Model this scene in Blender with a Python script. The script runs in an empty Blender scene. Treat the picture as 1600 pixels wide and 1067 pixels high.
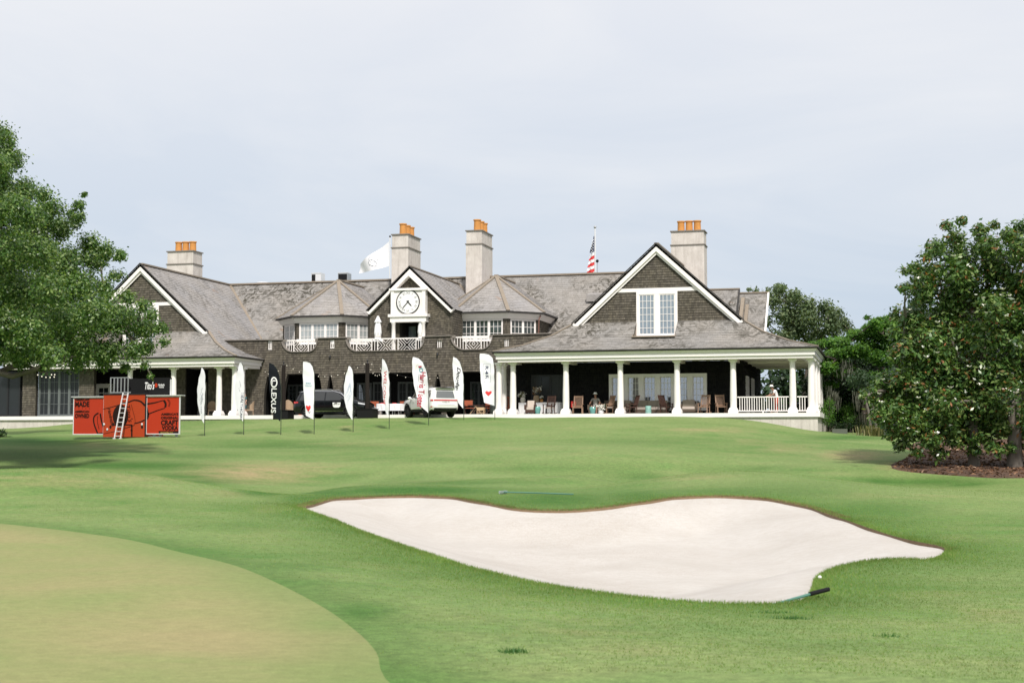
import bpy, bmesh, math, random
import numpy as np
from mathutils import Vector, Matrix
from mathutils import geometry as geo

SC = bpy.context.scene
COL = SC.collection
rng = random.Random(7)
NR = np.random.default_rng(11)

# ---------------------------------------------------------------- camera
# world frame: x runs along the clubhouse front, y away from the photographer,
# z up with the porch deck at 0.  The lens is a 50 mm on full frame.
FPX = 2222.0; EYE = -1.67
YAW = math.atan(585 / 2222.0); PITCH = math.atan((688 - 533.5) / FPX)
cd = bpy.data.cameras.new('camera'); cam = bpy.data.objects.new('camera', cd); COL.objects.link(cam)
cam.location = (0, 0, EYE); cam.rotation_euler = (math.pi / 2 + PITCH, 0, YAW)
cd.sensor_width = 36; cd.lens = 36 * FPX / 1600; cd.clip_start = 0.1; cd.clip_end = 3000
cd.dof.use_dof = True; cd.dof.focus_distance = 88; cd.dof.aperture_fstop = 3.5
SC.camera = cam

# ---------------------------------------------------------------- sky + sun
SUN = Vector((0.30, -0.60, 0.74)).normalized()
w = bpy.data.worlds.new('World'); SC.world = w; w.use_nodes = True
wn, wl = w.node_tree.nodes, w.node_tree.links
wn.clear()
out = wn.new('ShaderNodeOutputWorld'); bg = wn.new('ShaderNodeBackground'); bg.inputs[1].default_value = 0.1
sky = wn.new('ShaderNodeTexSky'); sky.sky_type = 'NISHITA'; sky.sun_disc = False
sky.sun_elevation = math.asin(SUN.z); sky.sun_rotation = math.atan2(SUN.x, SUN.y)
sky.air_density = 1.0; sky.dust_density = 2.0; sky.ozone_density = 1.5
tc = wn.new('ShaderNodeTexCoord'); mp = wn.new('ShaderNodeMapping'); mp.inputs['Scale'].default_value = (1.0, 1.0, 3.2)
wl.new(tc.outputs['Generated'], mp.inputs[0])
nz = wn.new('ShaderNodeTexNoise'); nz.inputs['Scale'].default_value = 2.6; nz.inputs['Detail'].default_value = 7; nz.inputs['Roughness'].default_value = 0.55
nz.inputs['Distortion'].default_value = 0.6
wl.new(mp.outputs[0], nz.inputs[0])
sep = wn.new('ShaderNodeSeparateXYZ'); wl.new(tc.outputs['Generated'], sep.inputs[0])
el = wn.new('ShaderNodeMapRange'); el.inputs['From Min'].default_value = 0.06; el.inputs['From Max'].default_value = 0.36
wl.new(sep.outputs['Z'], el.inputs['Value'])
# thin high cloud: pale blue-grey low down, milky white higher
veil = wn.new('ShaderNodeMix'); veil.data_type = 'RGBA'
veil.inputs['A'].default_value = (5.85, 6.85, 8.1, 1); veil.inputs['B'].default_value = (9.1, 9.15, 9.55, 1)
wl.new(el.outputs[0], veil.inputs['Factor'])
cl = wn.new('ShaderNodeMapRange'); cl.inputs['From Min'].default_value = 0.42; cl.inputs['From Max'].default_value = 0.72
cl.inputs['To Min'].default_value = 0.0; cl.inputs['To Max'].default_value = 0.6
wl.new(nz.outputs[0], cl.inputs['Value'])
wh = wn.new('ShaderNodeMix'); wh.data_type = 'RGBA'; wh.inputs['B'].default_value = (9.6, 9.6, 9.7, 1)
wl.new(cl.outputs[0], wh.inputs['Factor']); wl.new(veil.outputs['Result'], wh.inputs['A'])
mx = wn.new('ShaderNodeMix'); mx.data_type = 'RGBA'; mx.inputs['Factor'].default_value = 0.92
wl.new(sky.outputs[0], mx.inputs['A']); wl.new(wh.outputs['Result'], mx.inputs['B'])
wl.new(mx.outputs['Result'], bg.inputs[0]); wl.new(bg.outputs[0], out.inputs[0])

sd = bpy.data.lights.new('sun', 'SUN'); sd.energy = 4.5; sd.angle = math.radians(5.0); sd.color = (1.0, 0.94, 0.87)
sun = bpy.data.objects.new('sun', sd); COL.objects.link(sun)
sun.rotation_euler = SUN.to_track_quat('Z', 'Y').to_euler(); sun.location = (0, 0, 60)
vs = SC.view_settings; vs.view_transform = 'Standard'; vs.look = 'None'; vs.exposure = 0.0; vs.gamma = 1.0; vs.use_curve_mapping = False

# ---------------------------------------------------------------- surveying helpers
def ray(px, py):
    c = ((px - 800) / FPX, (533.5 - py) / FPX, 1.0)
    up = c[1] * math.cos(PITCH) + c[2] * math.sin(PITCH); fw = -c[1] * math.sin(PITCH) + c[2] * math.cos(PITCH)
    return Vector((c[0] * math.cos(YAW) - fw * math.sin(YAW), c[0] * math.sin(YAW) + fw * math.cos(YAW), up))
EYEP = Vector((0, 0, EYE))
def on_y(px, py, y): r = ray(px, py); return EYEP + r * (y / r.y)          # sight line meets a wall at depth y
def at_d(px, py, d):                                                       # sight line at forward distance d
    r = ray(px, py); f = -r.x * math.sin(YAW) + r.y * math.cos(YAW); return EYEP + r * (d / f)
def ux(px, y, py=600): return on_y(px, py, y).x

# ---------------------------------------------------------------- object helpers
ORG = {}
def tag(o, label=None, cat=None, group=None, kind=None):
    if label: o['label'] = label
    if cat: o['category'] = cat
    if group: o['group'] = group
    if kind: o['kind'] = kind
    return o
def thing(name, label, cat, loc=(0, 0, 0), rotz=0.0, group=None, local=False):
    o = bpy.data.objects.new(name, None); COL.objects.link(o); o.empty_display_size = 0.3
    o.location = loc; o.rotation_euler = (0, 0, rotz)
    ORG[o] = Vector((0, 0, 0)) if local else Vector(loc)
    return tag(o, label, cat, group)
def mesh_obj(name, me, parent=None, loc=(0, 0, 0)):
    o = bpy.data.objects.new(name, me); COL.objects.link(o); o.location = loc
    if parent: o.parent = parent; ORG[o] = ORG[parent]
    return o
def kids(o): return [c for c in o.children]
def dup(root, loc, rotz=None, label=None, scale=None):
    r = root.copy(); COL.objects.link(r); r.location = loc
    if rotz is not None: r.rotation_euler = (0, 0, rotz)
    if scale: r.scale = scale
    if label: r['label'] = label
    ORG[r] = Vector((0, 0, 0))
    for c in kids(root):
        k = c.copy(); COL.objects.link(k); k.parent = r
        for g in kids(c):
            q = g.copy(); COL.objects.link(q); q.parent = k
    return r
def copies(src, parent, offsets, name=None):
    """further parts that share the mesh (and sub-parts) of a part, shifted inside the same parent"""
    for d in offsets:
        k = src.copy(); COL.objects.link(k); k.parent = parent; k.location = src.location + Vector(d)
        for g in kids(src):
            q = g.copy(); COL.objects.link(q); q.parent = k

class MB:
    def __init__(s): s.v = []; s.f = []
    def add(s, vs, fs):
        o = len(s.v); s.v.extend([tuple(p) for p in vs]); s.f.extend([tuple(i + o for i in f) for f in fs]); return s
    def box(s, a, b):
        x0, x1 = sorted((a[0], b[0])); y0, y1 = sorted((a[1], b[1])); z0, z1 = sorted((a[2], b[2]))
        return s.add([(x0, y0, z0), (x1, y0, z0), (x1, y1, z0), (x0, y1, z0), (x0, y0, z1), (x1, y0, z1), (x1, y1, z1), (x0, y1, z1)],
                     [(0, 3, 2, 1), (4, 5, 6, 7), (0, 1, 5, 4), (1, 2, 6, 5), (2, 3, 7, 6), (3, 0, 4, 7)])
    def cbox(s, c, sx, sy, sz): return s.box((c[0] - sx / 2, c[1] - sy / 2, c[2] - sz / 2), (c[0] + sx / 2, c[1] + sy / 2, c[2] + sz / 2))
    def bar(s, p, q, w, h, up=(0, 0, 1)):
        p = Vector(p); q = Vector(q); d = (q - p).normalized(); u = Vector(up)
        if abs(d.dot(u)) > 0.98: u = Vector((0, 1, 0))
        a = d.cross(u).normalized(); b = a.cross(d).normalized(); a = a * (w / 2); b = b * (h / 2)
        vs = [p - a - b, p + a - b, p + a + b, p - a + b, q - a - b, q + a - b, q + a + b, q - a + b]
        return s.add(vs, [(0, 3, 2, 1), (4, 5, 6, 7), (0, 1, 5, 4), (1, 2, 6, 5), (2, 3, 7, 6), (3, 0, 4, 7)])
    def tube(s, pts, rad, n=8, cap=True):
        pts = [Vector(p) for p in pts]; rad = rad if hasattr(rad, '__len__') else [rad] * len(pts)
        o = len(s.v); N = len(pts); a = None
        for i, p in enumerate(pts):
            d = (pts[min(i + 1, N - 1)] - pts[max(i - 1, 0)]).normalized()
            if a is None:
                u = Vector((0, 0, 1)) if abs(d.z) < 0.9 else Vector((1, 0, 0)); a = d.cross(u).normalized()
            else: a = (a - d * a.dot(d)).normalized()
            b = d.cross(a)
            for k in range(n):
                t = 2 * math.pi * k / n; s.v.append(tuple(p + (a * math.cos(t) + b * math.sin(t)) * rad[i]))
        for i in range(N - 1):
            for k in range(n):
                k2 = (k + 1) % n; s.f.append((o + i * n + k, o + i * n + k2, o + (i + 1) * n + k2, o + (i + 1) * n + k))
        if cap: s.f.append(tuple(o + k for k in range(n - 1, -1, -1))); s.f.append(tuple(o + (N - 1) * n + k for k in range(n)))
        return s
    def lathe(s, prof, c=(0, 0, 0), n=16, axis='z', cap=True):
        o = len(s.v)
        for r, z in prof:
            for k in range(n):
                t = 2 * math.pi * k / n; x, y = r * math.cos(t), r * math.sin(t)
                p = (x, y, z) if axis == 'z' else ((x, z, y) if axis == 'y' else (z, x, y))
                s.v.append((p[0] + c[0], p[1] + c[1], p[2] + c[2]))
        for i in range(len(prof) - 1):
            for k in range(n):
                k2 = (k + 1) % n; s.f.append((o + i * n + k, o + i * n + k2, o + (i + 1) * n + k2, o + (i + 1) * n + k))
        if cap: s.f.append(tuple(o + k for k in range(n - 1, -1, -1))); s.f.append(tuple(o + (len(prof) - 1) * n + k for k in range(n)))
        return s
    def ball(s, c, r, n=10, m=7):
        r = r if hasattr(r, '__len__') else (r, r, r)
        prof = [(math.sin(math.pi * i / m), -math.cos(math.pi * i / m)) for i in range(m + 1)]
        t = MB().lathe([(max(a, 1e-3), b) for a, b in prof], n=n)
        return s.add([(c[0] + x * r[0], c[1] + y * r[1], c[2] + z * r[2]) for x, y, z in t.v], t.f)
    def poly(s, rings, fr, d0=0.0, d1=None):
        """flat polygon (rings of 2-D points, later rings are holes) in frame fr; d1 gives it thickness"""
        flat = [p for r in rings for p in r]
        tris = geo.tessellate_polygon([[Vector((p[0], p[1], 0)) for p in r] for r in rings])
        for d in ([d0] if d1 is None else [d0, d1]):
            s.add([fr.pt(p[0], p[1], d) for p in flat], tris)
        if d1 is not None:
            for r in rings:
                for i in range(len(r)):
                    a, b = r[i], r[(i + 1) % len(r)]
                    s.add([fr.pt(*a, d0), fr.pt(*b, d0), fr.pt(*b, d1), fr.pt(*a, d1)], [(0, 1, 2, 3)])
        return s
    def build(s, name, mat, parent=None, smooth=False, at=None, fix=True, loc=None, **kw):
        org = Vector((0, 0, 0))
        if parent: org = ORG[parent]
        elif at is not None: org = Vector(at)
        me = bpy.data.meshes.new(name)
        va = np.array(s.v, float).reshape(-1, 3) - np.array(org)
        me.from_pydata(va.tolist(), [], s.f); me.update()
        if fix and len(s.f) < 4000:
            bm = bmesh.new(); bm.from_mesh(me); bmesh.ops.recalc_face_normals(bm, faces=bm.faces); bm.to_mesh(me); bm.free()
        if smooth:
            me.polygons.foreach_set('use_smooth', [True] * len(me.polygons))
            if smooth != 'all':
                try: me.set_sharp_from_angle(angle=math.radians(40))
                except Exception: pass
        me.materials.append(mat)
        o = mesh_obj(name, me, parent, loc if loc is not None else ((0, 0, 0) if parent else org))
        if not parent: ORG[o] = org
        return tag(o, **kw)

class Frame:
    def __init__(s, o, e1, e2):
        s.o = Vector(o); s.e1 = Vector(e1).normalized(); e2 = Vector(e2); s.e2 = (e2 - s.e1 * e2.dot(s.e1)).normalized(); s.n = s.e1.cross(s.e2)
    def pt(s, a, b, d=0.0): return s.o + s.e1 * a + s.e2 * b + s.n * d
    def loc(s, p): q = Vector(p) - s.o; return (q.dot(s.e1), q.dot(s.e2))
def FY(y): return Frame((0, y, 0), (1, 0, 0), (0, 0, 1))      # wall facing the camera: 2-D coords are (x, z), normal -y

def text_mesh(body, size, bold=0.0, italic=0.0, spacing=1.0):
    c = bpy.data.curves.new('lettering', 'FONT'); c.body = body; c.size = size; c.offset = bold; c.shear = italic; c.space_character = spacing
    c.align_x = 'CENTER'; c.align_y = 'CENTER'; c.resolution_u = 3
    o = bpy.data.objects.new('lettering', c); COL.objects.link(o)
    dg = bpy.context.evaluated_depsgraph_get(); dg.update()
    me = bpy.data.meshes.new_from_object(o.evaluated_get(dg)); bpy.data.objects.remove(o); bpy.data.curves.remove(c)
    v = np.zeros(len(me.vertices) * 3); me.vertices.foreach_get('co', v); v = v.reshape(-1, 3)
    f = [tuple(p.vertices) for p in me.polygons]; bpy.data.meshes.remove(me)
    return v, f
def put_text(mb, body, fr, cx, cy, size=None, width=None, height=None, rot=0.0, off=0.01, **kw):
    v, f = text_mesh(body, 1.0, **kw); v = v.copy(); lo = v.min(0); hi = v.max(0)
    v[:, :2] -= ((lo + hi) / 2)[:2]; sx = sy = size or 1.0
    if width: sx = width / (hi - lo)[0]; sy = (height / (hi - lo)[1]) if height else sx
    elif height: sx = sy = height / (hi - lo)[1]
    c, s_ = math.cos(rot), math.sin(rot)
    mb.add([fr.pt(cx + (x * sx) * c - (y * sy) * s_, cy + (x * sx) * s_ + (y * sy) * c, off) for x, y, z in v], f)

def np_mesh(name, verts, faces_n, mat, parent=None, org=None, attrs=None, **kw):
    """fast mesh from numpy arrays; every face has the same number of corners"""
    verts = np.asarray(verts, np.float32); k = faces_n.shape[1]; nf = len(faces_n)
    if org is not None: verts = verts - np.asarray(org, np.float32)
    me = bpy.data.meshes.new(name); me.vertices.add(len(verts)); me.vertices.foreach_set('co', verts.ravel())
    me.loops.add(nf * k); me.loops.foreach_set('vertex_index', faces_n.astype(np.int32).ravel())
    me.polygons.add(nf); me.polygons.foreach_set('loop_start', np.arange(0, nf * k, k, dtype=np.int32))
    try: me.polygons.foreach_set('loop_total', np.full(nf, k, np.int32))
    except Exception: pass
    for a, d in (attrs or {}).items():
        at = me.attributes.new(a, 'FLOAT', 'POINT'); at.data.foreach_set('value', np.asarray(d, np.float32))
    me.update(calc_edges=True); me.validate()
    me.materials.append(mat)
    o = mesh_obj(name, me, parent, (0, 0, 0))
    return tag(o, **kw)

# ---------------------------------------------------------------- materials
def new_mat(name):
    m = bpy.data.materials.new(name); m.use_nodes = True; nt = m.node_tree
    b = nt.nodes['Principled BSDF']; return m, nt.nodes, nt.links, b
def mixc(N, L, fac, a, b, mode='MIX'):
    x = N.new('ShaderNodeMix'); x.data_type = 'RGBA'; x.blend_type = mode
    for sock, val in (('Factor', fac), ('A', a), ('B', b)):
        if hasattr(val, 'is_linked'): L.new(val, x.inputs[sock])
        elif sock == 'Factor': x.inputs[sock].default_value = val
        else: x.inputs[sock].default_value = (*val, 1) if len(val) == 3 else val
    return x.outputs['Result']
def noise(N, L, scale, detail=4, rough=0.55, dist=0.0, stretch=None, coord='Object'):
    t = N.new('ShaderNodeTexCoord'); n = N.new('ShaderNodeTexNoise')
    n.inputs['Scale'].default_value = scale; n.inputs['Detail'].default_value = detail; n.inputs['Roughness'].default_value = rough; n.inputs['Distortion'].default_value = dist
    if stretch:
        p = N.new('ShaderNodeMapping'); p.inputs['Scale'].default_value = stretch; L.new(t.outputs[coord], p.inputs[0]); L.new(p.outputs[0], n.inputs[0])
    else: L.new(t.outputs[coord], n.inputs[0])
    return n.outputs[0]
def rmap(N, L, v, a, b, c=0.0, d=1.0):
    r = N.new('ShaderNodeMapRange'); L.new(v, r.inputs['Value'])
    for k, x in zip(('From Min', 'From Max', 'To Min', 'To Max'), (a, b, c, d)): r.inputs[k].default_value = x
    return r.outputs[0]
def math_n(N, L, op, a, b):
    m = N.new('ShaderNodeMath'); m.operation = op
    for i, x in enumerate((a, b)):
        if hasattr(x, 'is_linked'): L.new(x, m.inputs[i])
        else: m.inputs[i].default_value = x
    return m.outputs[0]
def bump(N, L, b, h, strength=0.3, dist=0.02):
    x = N.new('ShaderNodeBump'); x.inputs['Strength'].default_value = strength; x.inputs['Distance'].default_value = dist
    L.new(h, x.inputs['Height']); L.new(x.outputs[0], b.inputs['Normal'])
def paint(name, col, rough=0.5, var=0.08, scale=2.0, metal=0.0, spec=None, bmp=0.0, bscale=60, island=0.0, coat=0.0):
    if spec is None: spec = 0.12 if max(col) < 0.03 else 0.4
    m, N, L, b = new_mat(name)
    lo = tuple(c * (1 - var) for c in col); hi = tuple(min(c * (1 + var), 1) for c in col)
    c = mixc(N, L, noise(N, L, scale, 6, 0.62), lo, hi)
    if island:
        g = N.new('ShaderNodeNewGeometry')
        k = rmap(N, L, g.outputs['Random Per Island'], 0, 1, 1 - island, 1 + island)
        cc = N.new('ShaderNodeCombineColor'); [L.new(k, cc.inputs[i]) for i in range(3)]
        c = mixc(N, L, 1.0, c, cc.outputs[0], 'MULTIPLY')
    L.new(c, b.inputs['Base Color']); b.inputs['Roughness'].default_value = rough; b.inputs['Metallic'].default_value = metal
    b.inputs['Specular IOR Level'].default_value = spec
    if coat: b.inputs['Coat Weight'].default_value = coat; b.inputs['Coat Roughness'].default_value = 0.05
    if bmp: bump(N, L, b, noise(N, L, bscale, 5), bmp)
    return m
def leafmat(name, ramp, trans=0.25, rough=0.5, spec=0.35):
    """leaf colour picked per leaf; light shines partly through"""
    m, N, L, b = new_mat(name)
    g = N.new('ShaderNodeNewGeometry'); cr = N.new('ShaderNodeValToRGB'); el_ = cr.color_ramp.elements
    el_[0].position = 0; el_[0].color = (*ramp[0][1], 1); el_[1].position = 1; el_[1].color = (*ramp[-1][1], 1)
    for p, c in ramp[1:-1]: e = el_.new(p); e.color = (*c, 1)
    L.new(g.outputs['Random Per Island'], cr.inputs[0])
    v = rmap(N, L, noise(N, L, 0.45, 3), 0.3, 0.7, 0.75, 1.3)
    cc = N.new('ShaderNodeCombineColor'); [L.new(v, cc.inputs[i]) for i in range(3)]
    col = mixc(N, L, 1.0, cr.outputs[0], cc.outputs[0], 'MULTIPLY')
    L.new(col, b.inputs['Base Color']); b.inputs['Roughness'].default_value = rough; b.inputs['Specular IOR Level'].default_value = spec
    t = N.new('ShaderNodeBsdfTranslucent'); tcol = mixc(N, L, 1.0, col, (1.5, 1.5, 0.6), 'MULTIPLY'); L.new(tcol, t.inputs[0])
    s = N.new('ShaderNodeMixShader'); s.inputs[0].default_value = trans
    o = [n for n in N if n.type == 'OUTPUT_MATERIAL'][0]
    L.new(b.outputs[0], s.inputs[1]); L.new(t.outputs[0], s.inputs[2]); L.new(s.outputs[0], o.inputs[0])
    return m

def shingle_mat(name, dark, light, rough=0.85):
    m, N, L, b = new_mat(name); g = N.new('ShaderNodeNewGeometry')
    c = mixc(N, L, g.outputs['Random Per Island'], dark, light)
    w_ = rmap(N, L, noise(N, L, 0.9, 6, 0.65), 0.35, 0.7); c = mixc(N, L, w_, c, mixc(N, L, 1.0, c, (1.0, 1.0, 0.9), 'MULTIPLY'))
    s_ = rmap(N, L, noise(N, L, 3.0, 5, 0.6, stretch=(6, 6, 0.6)), 0.5, 0.75); c = mixc(N, L, s_, c, mixc(N, L, 1.0, c, (1.7, 1.65, 1.55), 'MULTIPLY'))
    L.new(c, b.inputs['Base Color']); b.inputs['Roughness'].default_value = rough; b.inputs['Specular IOR Level'].default_value = 0.2
    return m
def slate_mat(name, dark, light, moss=0.6):
    m, N, L, b = new_mat(name); g = N.new('ShaderNodeNewGeometry')
    c = mixc(N, L, g.outputs['Random Per Island'], dark, light)
    c = mixc(N, L, rmap(N, L, noise(N, L, 0.35, 5, 0.6), 0.35, 0.65), c, mixc(N, L, 0.35, c, (0.36, 0.32, 0.27)))
    big = rmap(N, L, noise(N, L, 0.25, 3), 0.34, 0.56)
    cl_ = rmap(N, L, noise(N, L, 1.3, 8, 0.72, 2.2), 0.46, 0.57)
    k = math_n(N, L, 'MULTIPLY', math_n(N, L, 'MULTIPLY', big, cl_), moss)
    c = mixc(N, L, k, c, (0.060, 0.055, 0.043))
    r_ = rmap(N, L, noise(N, L, 0.8, 4, 0.5, 0.5), 0.66, 0.78, 0, 0.5); c = mixc(N, L, r_, c, (0.30, 0.17, 0.09))
    L.new(c, b.inputs['Base Color']); b.inputs['Roughness'].default_value = 0.75; b.inputs['Specular IOR Level'].default_value = 0.25
    return m
def glass_mat(name, base, refl=0.35, rough=0.03):
    m, N, L, b = new_mat(name); L.new(mixc(N, L, noise(N, L, 1.3, 3), tuple(x * 0.8 for x in base), tuple(x * 1.2 for x in base)), b.inputs['Base Color'])
    b.inputs['Roughness'].default_value = 0.6
    gl = N.new('ShaderNodeBsdfGlossy'); gl.inputs['Roughness'].default_value = rough
    fr = N.new('ShaderNodeFresnel'); fr.inputs[0].default_value = 1.5
    k = math_n(N, L, 'ADD', math_n(N, L, 'MULTIPLY', fr.outputs[0], 0.8 if refl else 0.4), refl)
    s = N.new('ShaderNodeMixShader'); o = [n for n in N if n.type == 'OUTPUT_MATERIAL'][0]
    L.new(k, s.inputs[0]); L.new(b.outputs[0], s.inputs[1]); L.new(gl.outputs[0], s.inputs[2]); L.new(s.outputs[0], o.inputs[0])
    bp = N.new('ShaderNodeBump'); bp.inputs['Strength'].default_value = 0.03; bp.inputs['Distance'].default_value = 0.02
    L.new(noise(N, L, 0.9, 2), bp.inputs['Height']); L.new(bp.outputs[0], gl.inputs['Normal'])
    return m

MT = {}
MT['white'] = paint('white_paint', (0.83, 0.795, 0.775), 0.45, 0.05, 1.5)
MT['cream'] = paint('cream_paint', (0.70, 0.655, 0.59), 0.5, 0.05, 1.5)
MT['shingle'] = shingle_mat('cedar_shingle', (0.067, 0.0595, 0.0505), (0.120, 0.1075, 0.0905))
MT['shaded_shingle'] = shingle_mat('shaded_shingle', (0.004, 0.004, 0.005), (0.011, 0.011, 0.011))  # cedar shingle again, with the shade of porch and loggia in its colour
MT['backing'] = paint('wall_backing', (0.035, 0.031, 0.024), 0.9)
MT['slate'] = slate_mat('roof_slate', (0.215, 0.207, 0.198), (0.275, 0.266, 0.257), 1.0)
MT['slate_clean'] = slate_mat('roof_slate_clean', (0.255, 0.247, 0.246), (0.305, 0.297, 0.299), 0.5)
MT['roof_edge'] = paint('roof_edge_metal', (0.035, 0.033, 0.032), 0.6)
MT['copper'] = paint('weathered_copper', (0.24, 0.20, 0.155), 0.6, 0.2, 3)
def stucco_mat():
    m, N, L, b = new_mat('pale_stucco'); c = mixc(N, L, rmap(N, L, noise(N, L, 1.6, 7, 0.65), 0.3, 0.7), (0.50, 0.46, 0.425), (0.64, 0.60, 0.56))
    st = rmap(N, L, noise(N, L, 1.2, 6, 0.65, 0.3, stretch=(4, 4, 0.35)), 0.50, 0.72, 0, 0.6); c = mixc(N, L, st, c, (0.34, 0.31, 0.28))
    sp = rmap(N, L, noise(N, L, 26, 4, 0.7), 0.55, 0.72, 0, 0.45); c = mixc(N, L, sp, c, (0.33, 0.29, 0.26))
    L.new(c, b.inputs['Base Color']); b.inputs['Roughness'].default_value = 0.92; b.inputs['Specular IOR Level'].default_value = 0.2; bump(N, L, b, noise(N, L, 30, 5), 0.5); return m
MT['stucco'] = stucco_mat()
MT['stucco_cap'] = paint('chimney_ledge', (0.20, 0.18, 0.16), 0.9, 0.2, 3)
MT['terracotta'] = paint('terracotta', (0.58, 0.27, 0.085), 0.9, 0.30, 5, spec=0.15, bmp=0.3)
MT['frame_grey'] = paint('grey_window_frame', (0.13, 0.145, 0.145), 0.5)
MT['black'] = paint('matt_black', (0.012, 0.012, 0.013), 0.6)
MT['iron'] = paint('dark_metal', (0.03, 0.03, 0.033), 0.45, metal=0.4)
MT['grey_metal'] = paint('grey_metal', (0.42, 0.43, 0.44), 0.4, metal=0.6)
MT['alu'] = paint('aluminium', (0.75, 0.75, 0.76), 0.35, metal=0.3)
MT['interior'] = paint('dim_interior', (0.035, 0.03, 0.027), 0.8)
MT['deck'] = paint('bluestone_paving', (0.30, 0.29, 0.27), 0.8, 0.15, 2)
MT['glass_pale'] = glass_mat('window_with_blinds', (0.34, 0.37, 0.37), 0.12)
MT['glass_dark'] = glass_mat('dark_window', (0.02, 0.035, 0.035), 0.16)
MT['glass_sky'] = glass_mat('window_reflecting_sky', (0.16, 0.21, 0.25), 0.22)
MT['glass_porch'] = glass_mat('porch_window_glass', (0.12, 0.15, 0.17), 0.42)
MT['glass_black'] = glass_mat('black_window', (0.006, 0.009, 0.011), 0.0)
# ---------------------------------------------------------------- terrain
# surveyed spots: sight line (px, py) and forward distance
SPOTS = [
 (0,1067,10.2),(400,1067,10),(800,1067,10),(1200,1067,9.9),(1600,1067,9.9),(0,960,14),(300,960,14),(0,860,22),(0,820,27.2),(300,870,20.5),(560,1000,12.3),(800,1000,12.3),(1100,1000,12.4),(1400,1000,12.6),(1600,1000,12.7),
 (200,815,27.5),(400,840,24.6),(520,890,19),(700,930,16.2),(0,775,34.5),(-150,770,34),(100,735,43),(-20,737,43.5),(-160,745,43),(240,741,41),(310,753,39.5),(360,764,38),(400,776.5,36.3),(440,786,34.3),(475,793,32.5),(550,825,28.5),(640,857,25),(800,905,20),(950,930,18),(1100,942,17.3),(1230,942,17.3),(1262,930,18),(1275,900,20),(1310,882,21.5),(1370,874,22.5),(1455,874,23),(1477,858,25),
 (1420,838,28),(1350,815,31),(1290,795,34),(1220,780,36),(1120,774,37.3),(1000,785,36),(900,796,35),(850,797,35),(780,785,36.5),(720,777,38),(640,773,39),(560,775,39),(500,788,35),
 (1380,930,17.5),(1500,900,20),(1600,920,18),(1600,850,25.5),(1550,800,34),(1750,830,27),
 (640,756,43.5),(540,760,43),(450,776,41),(420,772,44),(760,764,43.5),(850,772,41.5),(930,768,42),(1000,752,44.5),(1080,738,46),(1200,738,46),(1300,748,44.5),(1400,759,43),(1500,766,42),(1600,768,42),(1750,772,42),
 (1080,744,56),(1200,747,56),(1400,751,53.5),(700,757,51),(900,753,52),(520,757,54),
 (100,748,49.5),(0,749,49.5),(240,753,47.5),(340,770,45),(-150,752,50),(400,780,41.5),(300,752,50),(520,768,48),(450,780,45.5),(600,765,48.5),(1080,750,51.5),(1200,751,51.5),(1300,760,50),(1400,768,48.5),(1500,772,47),(950,764,49),
 (1590,746,52),(1410,736,55),(1522,728,57),(1585,728,57),(1700,730,57),(1700,745,52),(1380,712,63),(1500,708,66),(1400,692,75),(1480,696,74),(1650,705,70),(1400,681,86),(1330,678,88),(1300,677,86),
 (400,736,57),(300,730,58),(200,718,62),(80,728,60),(0,728,60),(-150,735,60),(0,702,69),(-150,700,72),(0,690,77),(100,690,77),(180,684,80),(280,681,81),(230,683,78),(0,676,92),(-150,675,95),(0,670,99.5),(110,662,98.5),(60,667,99),
 (330,680,79),(430,679,79),(490,678,79),(550,675,80),(610,671,81),(670,665,83),(724,656,85.5),(300,658,93),(400,655.5,92.5),(500,654,91),(580,653.5,90),(640,653,89),(720,652.5,88),(800,652.5,89),(900,652,88.3),(1000,652,87.5),(1130,652.5,85.5),(1200,661,85),(1281,674.5,85.2),
 (700,668,79),(800,665,79),(900,664,78),(1000,664,77),(1100,668,76),
 (600,690,72),(800,690,70),(1000,690,68),(400,700,71),(500,705,67),(1000,720,57.5),(800,722,58),(600,722,59),(480,722,61),(700,745,51),(900,742,51.5),(1200,700,65),(1200,725,56),(1300,700,67),(1300,724,57.5),(1150,675,75),(1220,680,76)]
cpts = []
for px, py, d in SPOTS:
    p = at_d(px, py, d); cpts.append((p.x, p.y, p.z))
EYEG = EYE - 1.70
for a in range(0, 360, 30):
    for r_ in (1.5, 6):
        x, y = r_ * math.sin(math.radians(a)), r_ * math.cos(math.radians(a)); cpts.append((x, y, EYEG))
for x, y, z in [(-25,-5,-3.6),(25,-5,-3.6),(0,-40,-3.9),(-60,-20,-3.6),(60,-20,-4),(30,20,-3.6),(40,50,-3.0),(40,90,-1.6),(-75,30,-3.0),(-90,80,-1.6),(-90,120,-1.3),(-50,105,-0.5),(-30,105,-0.5),(-10,105,-1.0),(10,110,-1.3),(30,130,-1.3),(-40,140,-1.2),(0,150,-1.4),(-100,160,-1.5),(90,110,-1.6),(-14,95,-0.6),(-50,95,-0.5),(-30,92,-0.35),(-20,92,-0.35),(-40,92,-0.35),(5,95,-1.3)]:
    cpts.append((x, y, z))
CP = np.array(cpts); CXY = CP[:, :2] / 30.0
def phi(r2): return 0.5 * r2 * np.log(r2 + 1e-12)
n_ = len(CP); K = phi(((CXY[:, None] - CXY[None]) ** 2).sum(-1)) + np.eye(n_) * 4e-5
A_ = np.zeros((n_ + 3, n_ + 3)); A_[:n_, :n_] = K; A_[:n_, n_] = 1; A_[:n_, n_ + 1:] = CXY; A_[n_:, :n_] = A_[:n_, n_:].T
sol = np.linalg.solve(A_, np.concatenate([CP[:, 2], np.zeros(3)])); TW, TA = sol[:n_], sol[n_:]
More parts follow.
